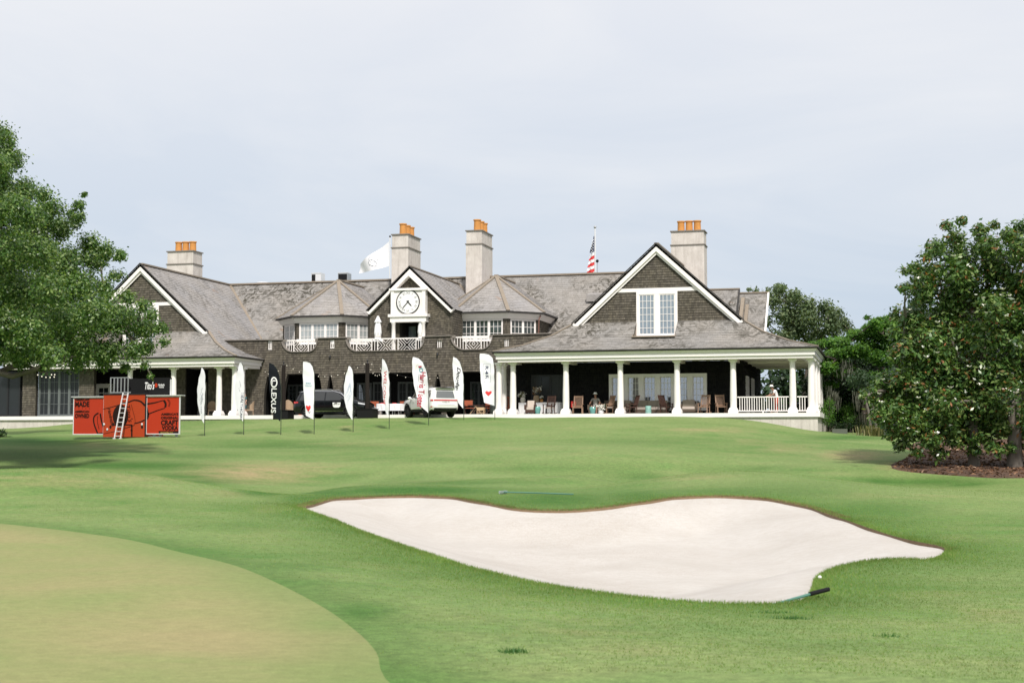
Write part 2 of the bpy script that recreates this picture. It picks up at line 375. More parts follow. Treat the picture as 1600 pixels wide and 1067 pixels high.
def H(x, y):
    """ground height, numpy arrays or scalars"""
    q = np.stack([np.asarray(x, float).ravel(), np.asarray(y, float).ravel()], 1)
    o_ = np.empty(len(q))
    for i in range(0, len(q), 8000):
        s = q[i:i + 8000] / 30.0
        o_[i:i + 8000] = phi(((s[:, None] - CXY[None]) ** 2).sum(-1)) @ TW + TA[0] + s @ TA[1:]
    d = np.hypot(q[:, 0] + 25, q[:, 1] - 50); k = np.clip((d - 95) / 60, 0, 1); k = k * k * (3 - 2 * k)
    o_ = o_ * (1 - k) + (-1.8) * k
    o_ += 0.02 * np.sin(q[:, 0] * 0.9 + q[:, 1] * 0.35) * np.sin(q[:, 1] * 0.55 - q[:, 0] * 0.2)
    return o_.reshape(np.shape(x)) if np.ndim(x) else float(o_[0])
def G(px, py, dmin=6.0, dmax=140.0):
    """where the sight line first meets the ground"""
    t = np.geomspace(dmin, dmax, 700); r = ray(px, py); f = -r.x * math.sin(YAW) + r.y * math.cos(YAW); s = t / f
    X, Y, Z = r.x * s, r.y * s, EYE + r.z * s
    below = np.nonzero(Z < H(X, Y))[0]
    i = below[0] if len(below) else len(t) - 1
    return Vector((X[i], Y[i], H(X[i], Y[i])))
def ground(x, y): return Vector((x, y, H(x, y)))

def smooth_loop(pts, step):
    """closed Catmull-Rom curve through 2-D points"""
    P = [Vector((p[0], p[1])) for p in pts]; o_ = []
    for i in range(len(P)):
        a, b, c, d = P[i - 1], P[i], P[(i + 1) % len(P)], P[(i + 2) % len(P)]; n = max(2, int((c - b).length / step))
        for k in range(n):
            t = k / n
            o_.append(0.5 * ((2 * b) + (c - a) * t + (2 * a - 5 * b + 4 * c - d) * t * t + (3 * b - a - 3 * c + d) * t ** 3))
    return [(p.x, p.y) for p in o_]
BUNKER_PX = [(475,793),(510,782),(560,777),(640,774.5),(700,777),(745,784),(800,794),(850,797.5),(905,797),(960,791),(1010,784),(1060,777),(1120,775),(1180,777.5),(1225,784),(1265,793),(1300,805),(1345,820),(1390,835),(1430,845),(1465,852),(1477,858),(1470,867),(1452,873.5),(1410,873),(1370,874),(1335,879),(1305,886),(1282,896),(1271,907),(1268,920),(1258,934),(1230,941.5),(1170,943),(1100,941),(1030,936),(950,927),(880,917),(800,901),(720,881),(640,855),(585,836),(530,814)]
BK_D = {}
def at_spot(px, py):
    # forward distance of the rim, from the surveyed spots round the bunker
    R = [(475,32.5),(560,39),(640,39),(720,38),(780,36.5),(850,35),(900,35),(1000,36),(1120,37.3),(1220,36),(1290,34),(1350,31),(1420,28),(1477,25)]
    Fr = [(475,32.5),(550,28.5),(640,25),(800,20),(950,18),(1100,17.3),(1230,17.3),(1262,18),(1272,19.6),(1310,21.5),(1370,22.5),(1455,23),(1477,25)]
    tab = R if py < 793 + (px - 475) * 65 / 1002 else Fr
    return float(np.interp(px, [a for a, b in tab], [b for a, b in tab]))
def settle(px, py, d):
    """walk the sight line near d until it touches the ground"""
    best = None; r = ray(px, py); f = -r.x * math.sin(YAW) + r.y * math.cos(YAW)
    t = np.linspace(d - 2.5, d + 2.5, 101) / f; X, Y, Z = r.x * t, r.y * t, EYE + r.z * t
    e = Z - H(X, Y) + 0; i = np.argmin(np.abs(e) + 0.01 * np.abs(t * f - d)); return (X[i], Y[i])
bk = [settle(px, py, at_spot(px, py)) for px, py in BUNKER_PX]
BUNKER = smooth_loop(bk, 0.22)
gp = [G(px, py) for px, py in [(-260,806),(-120,811),(0,818),(60,824),(130,833),(230,850),(330,874),(420,905),(500,946),(555,985),(588,1020),(602,1060)]]
GREEN = smooth_loop([(p.x, p.y) for p in gp] + [(-2.2, 7.2), (-3.6, 4.3), (-8, 1.5), (-16, 2), (-25, 8), (-29.5, 16)], 0.3)
mp_ = [G(px, py, 48) for px, py in [(1600,747),(1560,747.5),(1500,744),(1450,740),(1405,735),(1392,728),(1410,718),(1428,706)]]
MULCH = smooth_loop([(p.x, p.y) for p in mp_] + [(0.9, 73), (3.5, 86), (14, 88), (27, 78), (24, 60), (18, 52), (13.5, 51)], 0.5)

def inside(poly, X, Y):
    X = np.asarray(X); Y = np.asarray(Y); c = np.zeros(X.shape, bool); P = np.array(poly); Q = np.roll(P, -1, 0)
    for (x0, y0), (x1, y1) in zip(P, Q):
        if y0 == y1: continue
        c ^= ((y0 > Y) != (y1 > Y)) & (X < (x1 - x0) * (Y - y0) / (y1 - y0) + x0)
    return c
def edge_dist(poly, X, Y):
    P = np.array(poly); o_ = np.empty(len(X)); q = np.stack([X, Y], 1)
    for i in range(0, len(X), 4000):
        s = q[i:i + 4000]; o_[i:i + 4000] = np.sqrt(((s[:, None] - P[None]) ** 2).sum(-1).min(1))
    return o_

pts2 = []
fwd_a = YAW  # heading of the view, towards -x
r_ = 3.2; ring = 0
while r_ < 135:
    stp = 0.55 if r_ > 10 else 1.1
    a0 = -0.46 + (ring % 2) * math.radians(stp) / 2
    for k in range(int(0.92 / math.radians(stp))):
        a = a0 + k * math.radians(stp) - fwd_a; pts2.append((r_ * math.sin(a), r_ * math.cos(a)))
    r_ *= 1.024; ring += 1
r_ = 0.6
while r_ < 1500:
    for k in range(60):
        a = 2 * math.pi * k / 60 + 0.003; da = (a + fwd_a + math.pi) % (2 * math.pi) - math.pi
        if abs(da) < 0.49 and 3 < r_ < 138: continue
        pts2.append((r_ * math.sin(a), r_ * math.cos(a)))
    r_ *= 1.16
loops = [BUNKER, GREEN, MULCH]
# keep free points a little off the outlines
PA = np.array(pts2); keep = np.ones(len(PA), bool)
for lp, m_ in ((BUNKER, 0.09), (GREEN, 0.12), (MULCH, 0.2)): keep &= edge_dist(lp, PA[:, 0], PA[:, 1]) > m_
pts2 = [tuple(p) for p in PA[keep]]
edges = []
for lp in loops:
    o0 = len(pts2); pts2 += lp; edges += [(o0 + i, o0 + (i + 1) % len(lp)) for i in range(len(lp))]
cv, ce, cf, _, _, _ = geo.delaunay_2d_cdt([Vector(p) for p in pts2], edges, [], 0, 1e-5)
CV = np.array([(v.x, v.y) for v in cv]); CF = np.array([f for f in cf if len(f) == 3], np.int64)
cen = CV[CF].mean(1)
inb = inside(BUNKER, cen[:, 0], cen[:, 1]); ing = inside(GREEN, cen[:, 0], cen[:, 1]); inm = inside(MULCH, cen[:, 0], cen[:, 1])
HZ = H(CV[:, 0], CV[:, 1])
# turf wear and growth, with mound shade and lit crests painted in
def patch(px, py, rx, ry):
    c = G(px, py); return (px, py, rx, ry, -c.x * math.sin(YAW) + c.y * math.cos(YAW))
DRY_LIT = [patch(*p) + (k,) for p, k in [((110,750,200,15),.6),((330,772,70,9),.5),((420,795,50,9),.4),((1080,746,150,8),.4),((640,752,120,3),.35),((480,815,60,14),.25),((1090,742,130,7),.38),((1400,775,150,12),.30),((850,700,160,6),.3),((240,700,120,7),.35),((1500,840,80,14),.3),((400,738,110,18),1.0),((330,742,70,9),.6),((480,732,70,12),.7),((560,694,110,8),.4),((1110,672,90,5),.75),((1230,700,60,12),.5),((1330,712,60,10),.95),((1390,728,30,8),.6),((1180,690,40,7),.5),((880,670,80,6),.3),((150,695,40,7),.5),((100,850,200,20),.2),((900,985,160,20),.4),((1000,1010,120,20),.35),((1560,960,90,18),.45),((1450,930,90,12),.35),((540,668,25,5),.6),((1160,655,40,3),.3)]]  # worn, dry turf; mound crests also painted lighter as if lit
LUSH_SHADE = [patch(*p) + (k,) for p, k in [((470,697,160,5),.7),((880,735,140,6),.6),((700,720,160,4),.4),((1180,732,100,5),.6),((1000,690,120,5),.4),((300,712,80,6),.5),((1400,752,160,4),.9),((1500,757,120,3),.8),((700,754,150,4),.7),((1000,747,60,4),.7),((560,744,120,4),.5),((200,727,150,7),.9),((330,752,60,5),.8),((640,766,190,9),1.0),((860,778,120,10),.9),((1120,768,170,6),.6),((1330,800,60,9),.6),((560,955,70,22),.8),((640,900,60,14),.4),((860,990,200,20),.25),((1300,1010,160,16),.3),((640,765,190,9),1.0),((480,780,60,9),.9),((850,785,130,9),.9),((1000,775,80,12),.8),((1230,765,140,18),.5),((1350,795,110,16),.6),((1400,905,90,16),.35),((400,822,150,9),.4),((700,868,150,14),.5),((1250,640,200,40),.25),((60,690,110,9),.9),((60,712,110,10),.6),((520,975,90,24),.6),((600,1040,40,28),.6),((430,885,110,10),.55),((700,640,10,5),0),((1320,684,60,4),.9),((640,683,120,4),.4),((400,690,110,4),.5),((1240,960,90,8),.45),((410,769,50,6),1.0),((300,743,70,5),.9),((520,770,70,8),.9)] if k]  # lush turf; hollows and ground under the oak also painted darker as shade
_f = -CV[:, 0] * math.sin(YAW) + CV[:, 1] * math.cos(YAW); _r = CV[:, 0] * math.cos(YAW) + CV[:, 1] * math.sin(YAW); _u = HZ - EYE
_f2 = np.maximum(_f * math.cos(PITCH) + _u * math.sin(PITCH), .5); SPX = 800 + FPX * _r / _f2; SPY = 533.5 - FPX * (_u * math.cos(PITCH) - _f * math.sin(PITCH)) / _f2
def field(P, X, Y):
    """wear, growth and painted relief, placed by projected position and forward distance"""
    a = np.zeros(len(X))
    for px, py, rx, ry, d0, k in P:
        g = np.exp(-((SPX - px) / rx) ** 2 - ((SPY - py) / ry) ** 2) * np.exp(-(np.log(np.maximum(_f, .5) / d0) / .15) ** 4); a = np.maximum(a, np.where(_f > 3, k * g, 0))
    return a
dry_lit = field(DRY_LIT, CV[:, 0], CV[:, 1]); lush_shade = field(LUSH_SHADE, CV[:, 0], CV[:, 1])
bd = edge_dist(BUNKER, CV[:, 0], CV[:, 1]); lush_shade = np.maximum(lush_shade, 0.55 * np.exp(-(bd / 1.6) ** 2))
gd = edge_dist(GREEN, CV[:, 0], CV[:, 1]); lush_shade = np.maximum(lush_shade, 0.5 * np.exp(-(gd / 0.8) ** 2))

def sheet(name, mask, z, mat, **kw):
    F_ = CF[mask]; u, inv = np.unique(F_, return_inverse=True); inv = inv.reshape(F_.shape)
    vs_ = np.column_stack([CV[u], z[u]])
    a, b, c = vs_[inv[:, 0]], vs_[inv[:, 1]], vs_[inv[:, 2]]
    flip = np.cross(b - a, c - a)[:, 2] < 0; inv[flip] = inv[flip][:, ::-1]
    o_ = np_mesh(name, vs_, inv, mat, attrs={'dry_lit': dry_lit[u], 'lush_shade': lush_shade[u]}, **kw)
    o_.data.polygons.foreach_set('use_smooth', [True] * len(o_.data.polygons)); return o_

def turf(name, a, b, dry_lit_c, lush_shade_c, rough=0.85, mottle=1.0):
    m, N, L, bs = new_mat(name)
    n1 = noise(N, L, 0.16, 5, 0.6, 0.6, stretch=(0.6, 1.0, 1)); n2 = noise(N, L, 1.1, 6, 0.65, 0.4, stretch=(0.7, 1.0, 1)); n3 = noise(N, L, 9, 6, 0.78, stretch=(0.75, 1, 1)); n4 = noise(N, L, 55, 3, 0.7)
    c = mixc(N, L, rmap(N, L, n1, 0.38, 0.62), a, b)
    c = mixc(N, L, rmap(N, L, n2, 0.3, 0.75, 0, 0.55), c, tuple((x + y) / 2 for x, y in zip(b, dry_lit_c)))
    ad = N.new('ShaderNodeAttribute'); ad.attribute_name = 'dry_lit'; al = N.new('ShaderNodeAttribute'); al.attribute_name = 'lush_shade'
    c = mixc(N, L, rmap(N, L, math_n(N, L, 'MULTIPLY', al.outputs['Fac'], math_n(N, L, 'ADD', n2, 0.5)), 0.05, 0.95), c, lush_shade_c)
    k = rmap(N, L, math_n(N, L, 'MULTIPLY', ad.outputs['Fac'], math_n(N, L, 'ADD', math_n(N, L, 'MULTIPLY', n2, 1.4), -0.1)), 0.12, 0.75); c = mixc(N, L, k, c, dry_lit_c)
    v = rmap(N, L, n3, 0.25, 0.75, 1 - 0.42 * mottle, 1 + 0.42 * mottle); v2 = rmap(N, L, n4, 0.25, 0.75, 1 - 0.4 * mottle, 1 + 0.4 * mottle)
    v = math_n(N, L, 'MULTIPLY', v, v2); cc = N.new('ShaderNodeCombineColor'); [L.new(v, cc.inputs[i]) for i in range(3)]
    c = mixc(N, L, 1.0, c, cc.outputs[0], 'MULTIPLY')
    L.new(c, bs.inputs['Base Color']); bs.inputs['Roughness'].default_value = rough; bs.inputs['Specular IOR Level'].default_value = 0.15
    bs.inputs['Sheen Weight'].default_value = 0.0
    bump(N, L, bs, n3, 0.35, 0.02); return m
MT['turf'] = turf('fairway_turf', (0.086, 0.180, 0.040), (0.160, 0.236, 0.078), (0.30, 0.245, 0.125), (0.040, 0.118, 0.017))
MT['green'] = turf('putting_turf', (0.195, 0.240, 0.085), (0.275, 0.248, 0.118), (0.31, 0.255, 0.135), (0.12, 0.205, 0.055), mottle=0.45)
def sand_mat():
    m, N, L, b = new_mat('bunker_sand'); n1 = noise(N, L, 0.5, 5, 0.6, 0.5); n2 = noise(N, L, 5, 7, 0.75, 0.4, stretch=(1, 2.2, 1)); n3 = noise(N, L, 70, 3, 0.7)
    c = mixc(N, L, rmap(N, L, n1, 0.3, 0.7), (0.49, 0.465, 0.432), (0.575, 0.555, 0.525)); c = mixc(N, L, rmap(N, L, n2, 0.42, 0.7, 0, 0.6), c, (0.44, 0.395, 0.345)); c = mixc(N, L, rmap(N, L, n3, 0.6, 0.8, 0, 0.35), c, (0.36, 0.30, 0.24))
    dk = math_n(N, L, 'MULTIPLY', rmap(N, L, noise(N, L, 0.22, 2), 0.45, 0.62), rmap(N, L, noise(N, L, 26, 4, 0.75), 0.50, 0.64)); c = mixc(N, L, rmap(N, L, dk, 0, 1, 0, 0.55), c, (0.36, 0.30, 0.245))
    L.new(c, b.inputs['Base Color']); b.inputs['Roughness'].default_value = 0.95; b.inputs['Specular IOR Level'].default_value = 0.1
    wv = N.new('ShaderNodeTexWave'); wv.inputs['Scale'].default_value = 4.5; wv.inputs['Distortion'].default_value = 6; wv.inputs['Detail'].default_value = 3; wv.inputs['Detail Scale'].default_value = 0.6; tcw = N.new('ShaderNodeTexCoord'); L.new(tcw.outputs['Object'], wv.inputs[0])
    n2 = math_n(N, L, 'ADD', n2, math_n(N, L, 'MULTIPLY', wv.outputs['Fac'], 0.0))
    h = math_n(N, L, 'ADD', math_n(N, L, 'MULTIPLY', n2, 0.6), math_n(N, L, 'MULTIPLY', n3, 0.25)); bump(N, L, b, h, 0.9, 0.05); return m
MT['sand'] = sand_mat()
MT['soil'] = paint('bunker_lip_soil', (0.21, 0.145, 0.085), 0.95, 0.35, 6, bmp=0.6, bscale=40)
def mulch_mat():
    m, N, L, b = new_mat('pine_mulch'); n1 = noise(N, L, 0.5, 4); n2 = noise(N, L, 22, 5, 0.75, 0.5); n3 = noise(N, L, 3.5, 5, 0.7)
    c = mixc(N, L, rmap(N, L, n1, 0.35, 0.65), (0.090, 0.050, 0.032), (0.165, 0.088, 0.048)); c = mixc(N, L, rmap(N, L, n2, 0.4, 0.65), c, (0.060, 0.035, 0.024)); c = mixc(N, L, rmap(N, L, n3, 0.6, 0.75, 0, 0.7), c, (0.24, 0.16, 0.11))
    L.new(c, b.inputs['Base Color']); b.inputs['Roughness'].default_value = 0.95; bump(N, L, b, n2, 0.8, 0.05); return m
MT['mulch'] = mulch_mat()

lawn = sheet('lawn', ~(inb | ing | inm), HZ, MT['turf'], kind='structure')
sheet('putting_green', ing, HZ, MT['green'], kind='structure')
sheet('mulch_bed', inm, HZ + 0.0, MT['mulch'], kind='structure')
dep = np.where(inside(BUNKER, CV[:, 0], CV[:, 1]), bd, 0); t_ = np.clip(dep / 3.2, 0, 1)
SZ = HZ - 0.055 - 0.5 * (t_ * t_ * (3 - 2 * t_)) + 0.012 * np.sin(CV[:, 0] * 3.1 + CV[:, 1]) * np.sin(CV[:, 1] * 2.3)
sheet('sand_bunker', inb, SZ, MT['sand'], kind='structure')
lip = MB(); bh = H(np.array(BUNKER)[:, 0], np.array(BUNKER)[:, 1])
for i in range(len(BUNKER)):
    j = (i + 1) % len(BUNKER); a, b = BUNKER[i], BUNKER[j]
    lip.add([(*a, bh[i]), (*b, bh[j]), (*b, bh[j] - 0.12), (*a, bh[i] - 0.12)], [(0, 1, 2, 3)])
lip.build('bunker_lip', MT['soil'], kind='structure', fix=False)

# blades of grass on the rough round the bunker and on the nearer turf
def blades(name, n, cand, h0, h1, wd, mat, dens):
    P = cand; x, y = P[:, 0], P[:, 1]; z = H(x, y); N_ = len(x)
    hh = NR.uniform(h0, h1, N_) * dens; az = NR.uniform(0, 2 * np.pi, N_); ln = NR.uniform(0.1, 0.75, N_) * hh; la = NR.uniform(0, 2 * np.pi, N_)
    ww = wd * NR.uniform(0.7, 1.3, N_)
    b = np.stack([x, y, z - 0.005], 1); s = np.stack([np.cos(az) * ww, np.sin(az) * ww, np.zeros(N_)], 1)
    t = b + np.stack([np.cos(la) * ln, np.sin(la) * ln, hh], 1)
    vv = np.stack([b - s, b + s, t], 1).reshape(-1, 3); ff = np.arange(N_ * 3).reshape(-1, 3)
    return np_mesh(name, vv, ff, mat, kind='stuff')
MT['blade'] = leafmat('grass_blade', [(0, (0.095, 0.190, 0.040)), (0.35, (0.145, 0.245, 0.062)), (0.75, (0.185, 0.275, 0.085)), (1, (0.28, 0.275, 0.13))], 0.42, 0.7, 0.15)
def cand_pts(n, rmin, rmax, p):
    u = NR.uniform(0, 1, n); r = (rmin ** p + u * (rmax ** p - rmin ** p)) ** (1 / p); a = NR.uniform(-0.42, 0.42, n) - YAW
    q = np.stack([r * np.sin(a), r * np.cos(a)], 1)
    ok = ~(inside(BUNKER, q[:, 0], q[:, 1]) | inside(GREEN, q[:, 0], q[:, 1])); return q[ok]
q = cand_pts(560000, 10.5, 52, 0.7)
e = edge_dist(BUNKER[::2], q[:, 0], q[:, 1]); g_ = edge_dist(GREEN[::2], q[:, 0], q[:, 1])
pr_ = np.clip(0.46 + 0.9 * np.exp(-(e / 2.2) ** 2), 0, 1) * np.clip((g_ - 0.1) / 2.5, 0, 1)
ok = NR.uniform(0, 1, len(q)) < pr_; q = q[ok]; e = e[ok]
blades('lawn_grass', 0, q, 0.012, 0.026, 0.005, MT['blade'], 0.9 + 1.3 * np.exp(-(e / 0.9) ** 2))
# dead, sandy turf along the far rim
_B = np.array(BUNKER); far = np.nonzero(-_B[:, 0] * math.sin(YAW) + _B[:, 1] * math.cos(YAW) > 32)[0]
MT['dead_blade'] = leafmat('dead_grass', [(0, (0.13, 0.09, 0.05)), (.6, (0.24, 0.17, 0.10)), (1, (0.33, 0.26, 0.16))], 0.2, 0.8, 0.1)
ii = NR.choice(far, 9000); tw = 0.5 + 0.5 * np.sin(ii * 0.11) * np.sin(ii * 0.043 + 1); nx = np.roll(_B, -1, 0) - _B; nn = np.stack([nx[:, 1], -nx[:, 0]], 1); nn /= np.linalg.norm(nn, axis=1)[:, None]
sg = 1 if not inside(BUNKER, *(_B[:1] + nn[:1] * 0.05).T)[0] else -1
q = _B[ii] + nx[ii] * NR.uniform(0, 1, (9000, 1)) + sg * nn[ii] * (NR.uniform(-0.02, 0.28, 9000) * tw)[:, None]
blades('dead_rim_grass', 0, q, 0.02, 0.06, 0.006, MT['dead_blade'], np.ones(len(q)))
# a shaggier fringe that hangs over the rim of the sand
Bp = np.array(BUNKER); ii = NR.integers(0, len(Bp), 26000); nx = np.roll(Bp, -1, 0) - Bp; nn = np.stack([nx[:, 1], -nx[:, 0]], 1); nn /= np.linalg.norm(nn, axis=1)[:, None]
sg = 1 if not inside(BUNKER, *(Bp[:1] + nn[:1] * 0.05).T)[0] else -1
q = Bp[ii] + nx[ii] * NR.uniform(0, 1, (26000, 1)) + sg * nn[ii] * np.abs(NR.normal(0.02, 0.12, (26000, 1)))
blades('rim_grass', 0, q, 0.03, 0.065, 0.005, MT['blade'], np.ones(len(q)))
# ---------------------------------------------------------------- cladding helpers
def scan(rings, y):
    xs = []
    for r in rings:
        for i in range(len(r)):
            (x0, y0), (x1, y1) = r[i], r[(i + 1) % len(r)]
            if (y0 > y) != (y1 > y): xs.append(x0 + (x1 - x0) * (y - y0) / (y1 - y0))
    xs.sort(); return [(xs[i], xs[i + 1]) for i in range(0, len(xs) - 1, 2)]
def clad(mb, rings, fr, course=0.165, width=0.17, thick=0.036, lift=0.003, wave=0.0, jit=0.2):
    ys = [p[1] for r in rings for p in r]; y = min(ys); top = max(ys); k = 0
    while y < top - 0.01:
        y1 = min(y + course, top); e = 1e-4
        A, B, M_ = scan(rings, y + e), scan(rings, y1 - e), scan(rings, (y + y1) / 2)
        if not (len(A) == len(B) == len(M_)): A = B = M_
        for (a0, b0), (a1, b1) in zip(A, B):
            lo, hi = min(a0, a1), max(b0, b1); x = lo - rng.random() * width
            while x < hi:
                x2 = x + width * rng.uniform(0.7, 1.35)
                p, q_ = max(x, a0), min(x2 - 0.006, b0); r, s = max(x, a1), min(x2 - 0.006, b1)
                x = x2
                if q_ - p < 0.004 and s - r < 0.004: continue
                if q_ < p: p = q_ = min(max((p + q_) / 2, a0), b0)
                if s < r: r = s = min(max((r + s) / 2, a1), b1)
                t = thick * rng.uniform(1 - jit, 1 + jit); yd = y - (rng.random() * 0.02 if jit > 0.3 else 0)
                w0 = wave * math.sin(p * 4.2) if wave else 0; w1 = wave * math.sin(q_ * 4.2) if wave else 0
                mb.add([fr.pt(p, yd + w0, t), fr.pt(q_, yd + w1, t), fr.pt(s, y1 + w1, lift), fr.pt(r, y1 + w0, lift), fr.pt(p, yd + w0, -0.005), fr.pt(q_, yd + w1, -0.005)],
                       [(0, 1, 2, 3), (4, 5, 1, 0), (4, 0, 3), (1, 5, 2)])
        y = y1; k += 1
HOUSE = thing('clubhouse', 'long brown shingled clubhouse with grey slate roofs, white porches and a clock gable', 'building', (-32, 91, 0))
def wall(rings, fr, thick=0.2, mat='shingle', course=0.165, width=0.15, wave=0.0, parent=HOUSE, name='wall'):
    w_ = MB().poly(rings, fr, -thick, -0.002).build(name, MT['backing'], parent)
    m = MB(); clad(m, rings, fr, course, width, wave=wave); m.build('shingle_courses', MT[mat], w_, fix=False, kind='stuff'); return w_
def roof(p3, mat='slate', e1=None, holes=(), thick=0.12, name='roof_slope', course=0.24, width=0.30):
    """a planar roof face; the first edge of p3 runs along the eave"""
    P = [Vector(p) for p in p3]; e1 = Vector(e1) if e1 else (P[1] - P[0]); n = Vector((0, 0, 0))
    for i in range(1, len(P) - 1): n += (P[i] - P[0]).cross(P[i + 1] - P[0])
    n.normalize()
    if n.z < 0: n = -n
    e2 = n.cross(e1.normalized())
    if e2.z < 0: e1 = -e1; e2 = n.cross(e1.normalized())
    fr = Frame(P[0], e1, e2); rings = [[fr.loc(p) for p in P]] + [[fr.loc(p) for p in h] for h in holes]
    o = MB().poly(rings, fr, -thick, 0).build(name, MT['backing'], HOUSE)
    m = MB(); clad(m, rings, fr, course, width, thick=0.02, lift=0.004, jit=0.35); m.build('slates', MT[mat], o, fix=False, kind='stuff'); return fr
def strip(name, segs, mat, w=0.22, h=0.07, parent=HOUSE):
    m = MB()
    for p, q in segs: m.bar(p, q, w, h)
    return m.build(name, MT[mat], parent)

def window(fr, x0, x1, z0, z1, units=1, cols=3, rows=4, glass='glass_pale', casing=0.09, sash=0.045, mull=0.09, parent=HOUSE, head=0.0, name='window', depth=0.06, frame='white'):
    """casing, mullions and glazing bars proud of the wall, one pane object per unit"""
    f = MB()
    def bx(mb, a0, a1, b0, b1, d0, d1):
        mb.add([fr.pt(a0, b0, d0), fr.pt(a1, b0, d0), fr.pt(a1, b1, d0), fr.pt(a0, b1, d0), fr.pt(a0, b0, d1), fr.pt(a1, b0, d1), fr.pt(a1, b1, d1), fr.pt(a0, b1, d1)],
               [(0, 3, 2, 1), (4, 5, 6, 7), (0, 1, 5, 4), (1, 2, 6, 5), (2, 3, 7, 6), (3, 0, 4, 7)])
    bx(f, x0, x0 + casing, z0, z1, -0.05, depth); bx(f, x1 - casing, x1, z0, z1, -0.05, depth)
    bx(f, x0 + casing, x1 - casing, z1 - casing - head, z1, -0.05, depth); bx(f, x0 - 0.05, x1 + 0.05, z0 - 0.07, z0 - 0.001, -0.05, depth + 0.06)
    bx(f, x0 + casing, x1 - casing, z0, z0 + casing * 0.7, -0.05, depth)
    iw = (x1 - x0 - 2 * casing - (units - 1) * mull) / units; zt = z1 - casing - head; zb = z0 + casing * 0.7
    for u in range(1, units):
        c = x0 + casing + u * iw + (u - 1) * mull; bx(f, c, c + mull, zb, zt, -0.05, depth - 0.004)
    o = f.build(name, MT[frame], parent)
    if parent.parent is None:
        for u in range(units):
            a = x0 + casing + u * (iw + mull); b = a + iw
            MB().add([fr.pt(a, zb, 0.0), fr.pt(b, zb, 0.0), fr.pt(b, zt, 0.0), fr.pt(a, zt, 0.0)], [(0, 1, 2, 3)]).build('pane', MT[glass], o, fix=False)
            g = MB(); bx(g, a, a + sash, zb, zt, 0.004, 0.03); bx(g, b - sash, b, zb, zt, 0.004, 0.03); bx(g, a + sash, b - sash, zb, zb + sash, 0.004, 0.03); bx(g, a + sash, b - sash, zt - sash, zt, 0.004, 0.03)
            for c in range(1, cols): xx = a + iw * c / cols; bx(g, xx - 0.014, xx + 0.014, zb + sash, zt - sash, 0.005, 0.026)
            for r in range(1, rows): zz = zb + (zt - zb) * r / rows; bx(g, a + sash, b - sash, zz - 0.014, zz + 0.014, 0.005, 0.022)
            g.build('glazing_bars', MT[frame], o)
    return o

RZ, RY, SL = 10.85, 105.0, 0.933
# ---------------------------------------------------------------- decks, foundations
B = MB
B().box((-63, 88.02, -0.06), (-3.98, 91.2, 0)).box((-63, 91.2, -0.06), (-20, 97, 0)).box((-9, 91.2, -0.06), (-3.98, 106, 0)).build('porch_deck', MT['deck'], HOUSE)
B().box((-63, 87.93, -0.24), (-3.9, 88.015, 0.012)).box((-3.985, 88.02, -0.24), (-3.9, 106, 0.012)).build('deck_fascia', MT['white'], HOUSE)
B().box((-63, 88.06, -2.2), (-4.05, 88.3, -0.07)).box((-4.3, 88.3, -2.2), (-4.05, 106, -0.07)).build('foundation_wall', MT['stucco'], HOUSE)
# ---------------------------------------------------------------- main front wall with scalloped parapet
YW = 92.0
def qcurve(px0, py0, px1, py1, n=9, flip=False):
    """quarter-round shoulder between a cap end and the bottom of a dip, in pixels"""
    o_ = []
    for i in range(n + 1):
        t = i / n * math.pi / 2
        if not flip: o_.append((px1 - (px1 - px0) * math.cos(t), py0 + (py1 - py0) * math.sin(t)))
        else: o_.append((px0 + (px1 - px0) * math.sin(t), py0 - (py0 - py1) * (1 - math.cos(t))))
    return o_
top_px = [(345, 532.5)] + qcurve(441, 531.5, 458, 550.5) + qcurve(483, 550, 497, 529, flip=True) + qcurve(541, 528, 558, 549.5) + qcurve(650, 547.5, 664, 526.5, flip=True) + qcurve(705, 525, 726, 547) + qcurve(752, 546.5, 770, 524, flip=True) + [(862, 521.5)]
top = [(p.x, p.z) for p in (on_y(a, b, YW) for a, b in top_px)]
xl, xr = -46.5, -20.2
outer = [(xl, 0.0), (xr, 0.0), (xr, top[-1][1])] + top[::-1] + [(xl, top[0][1])]
def opening(x0, x1, z1=2.92, fl=0.28):
    f = lambda t: fl * (1 - (1 - t) ** 2)
    L_ = [(x0 + fl - f((i / 8)), z1 - i / 8 * 1.9) for i in range(9)]; R_ = [(x1 - fl + f((i / 8)), z1 - i / 8 * 1.9) for i in range(9)]
    return [(x0, 0.001)] + L_[::-1] + R_ + [(x1, 0.001)]
def slot(c, hw, z1=2.93):
    pts = [(c, z1)]; L_ = [(c - hw * math.sin(i / 8 * math.pi / 2) ** 0.8, z1 - 1.9 * i / 8) for i in range(1, 9)]; R_ = [(2 * c - x, z) for x, z in L_]
    return [(c - hw, 0.002)] + L_[::-1] + pts + R_ + [(c + hw, 0.002)]
OPN = [(ux(443, YW), ux(504, YW)), (ux(534, YW), ux(656, YW)), (ux(709, YW), ux(776, YW))]
holes = [opening(*o_) for o_ in OPN] + [slot(ux(418.5, YW), 0.28), slot(ux(516, YW), 0.28), slot(ux(684, YW), 0.28)]
for a, b in ((417.5, 424.5), (514.5, 522), (682, 690), (787.5, 795)):
    zt = on_y(a, 532, YW).z - 0.04 + (0.0 if a < 430 else (0.1 if a < 700 else 0.2)); holes.append([(ux(a, YW), zt - 0.62), (ux(b, YW), zt - 0.62), (ux(b, YW), zt), (ux(a, YW), zt)])
MW = wall([outer] + holes, FY(YW), 0.35, name='front_wall')
cap = B()
for (a, b), (c, d) in zip(top[:-1], top[1:]):
    cap.bar((a, YW + 0.14, b + 0.03), (c, YW + 0.14, d + 0.03), 0.52, 0.06)
cap.build('parapet_cap', MT['stucco_cap'], HOUSE)
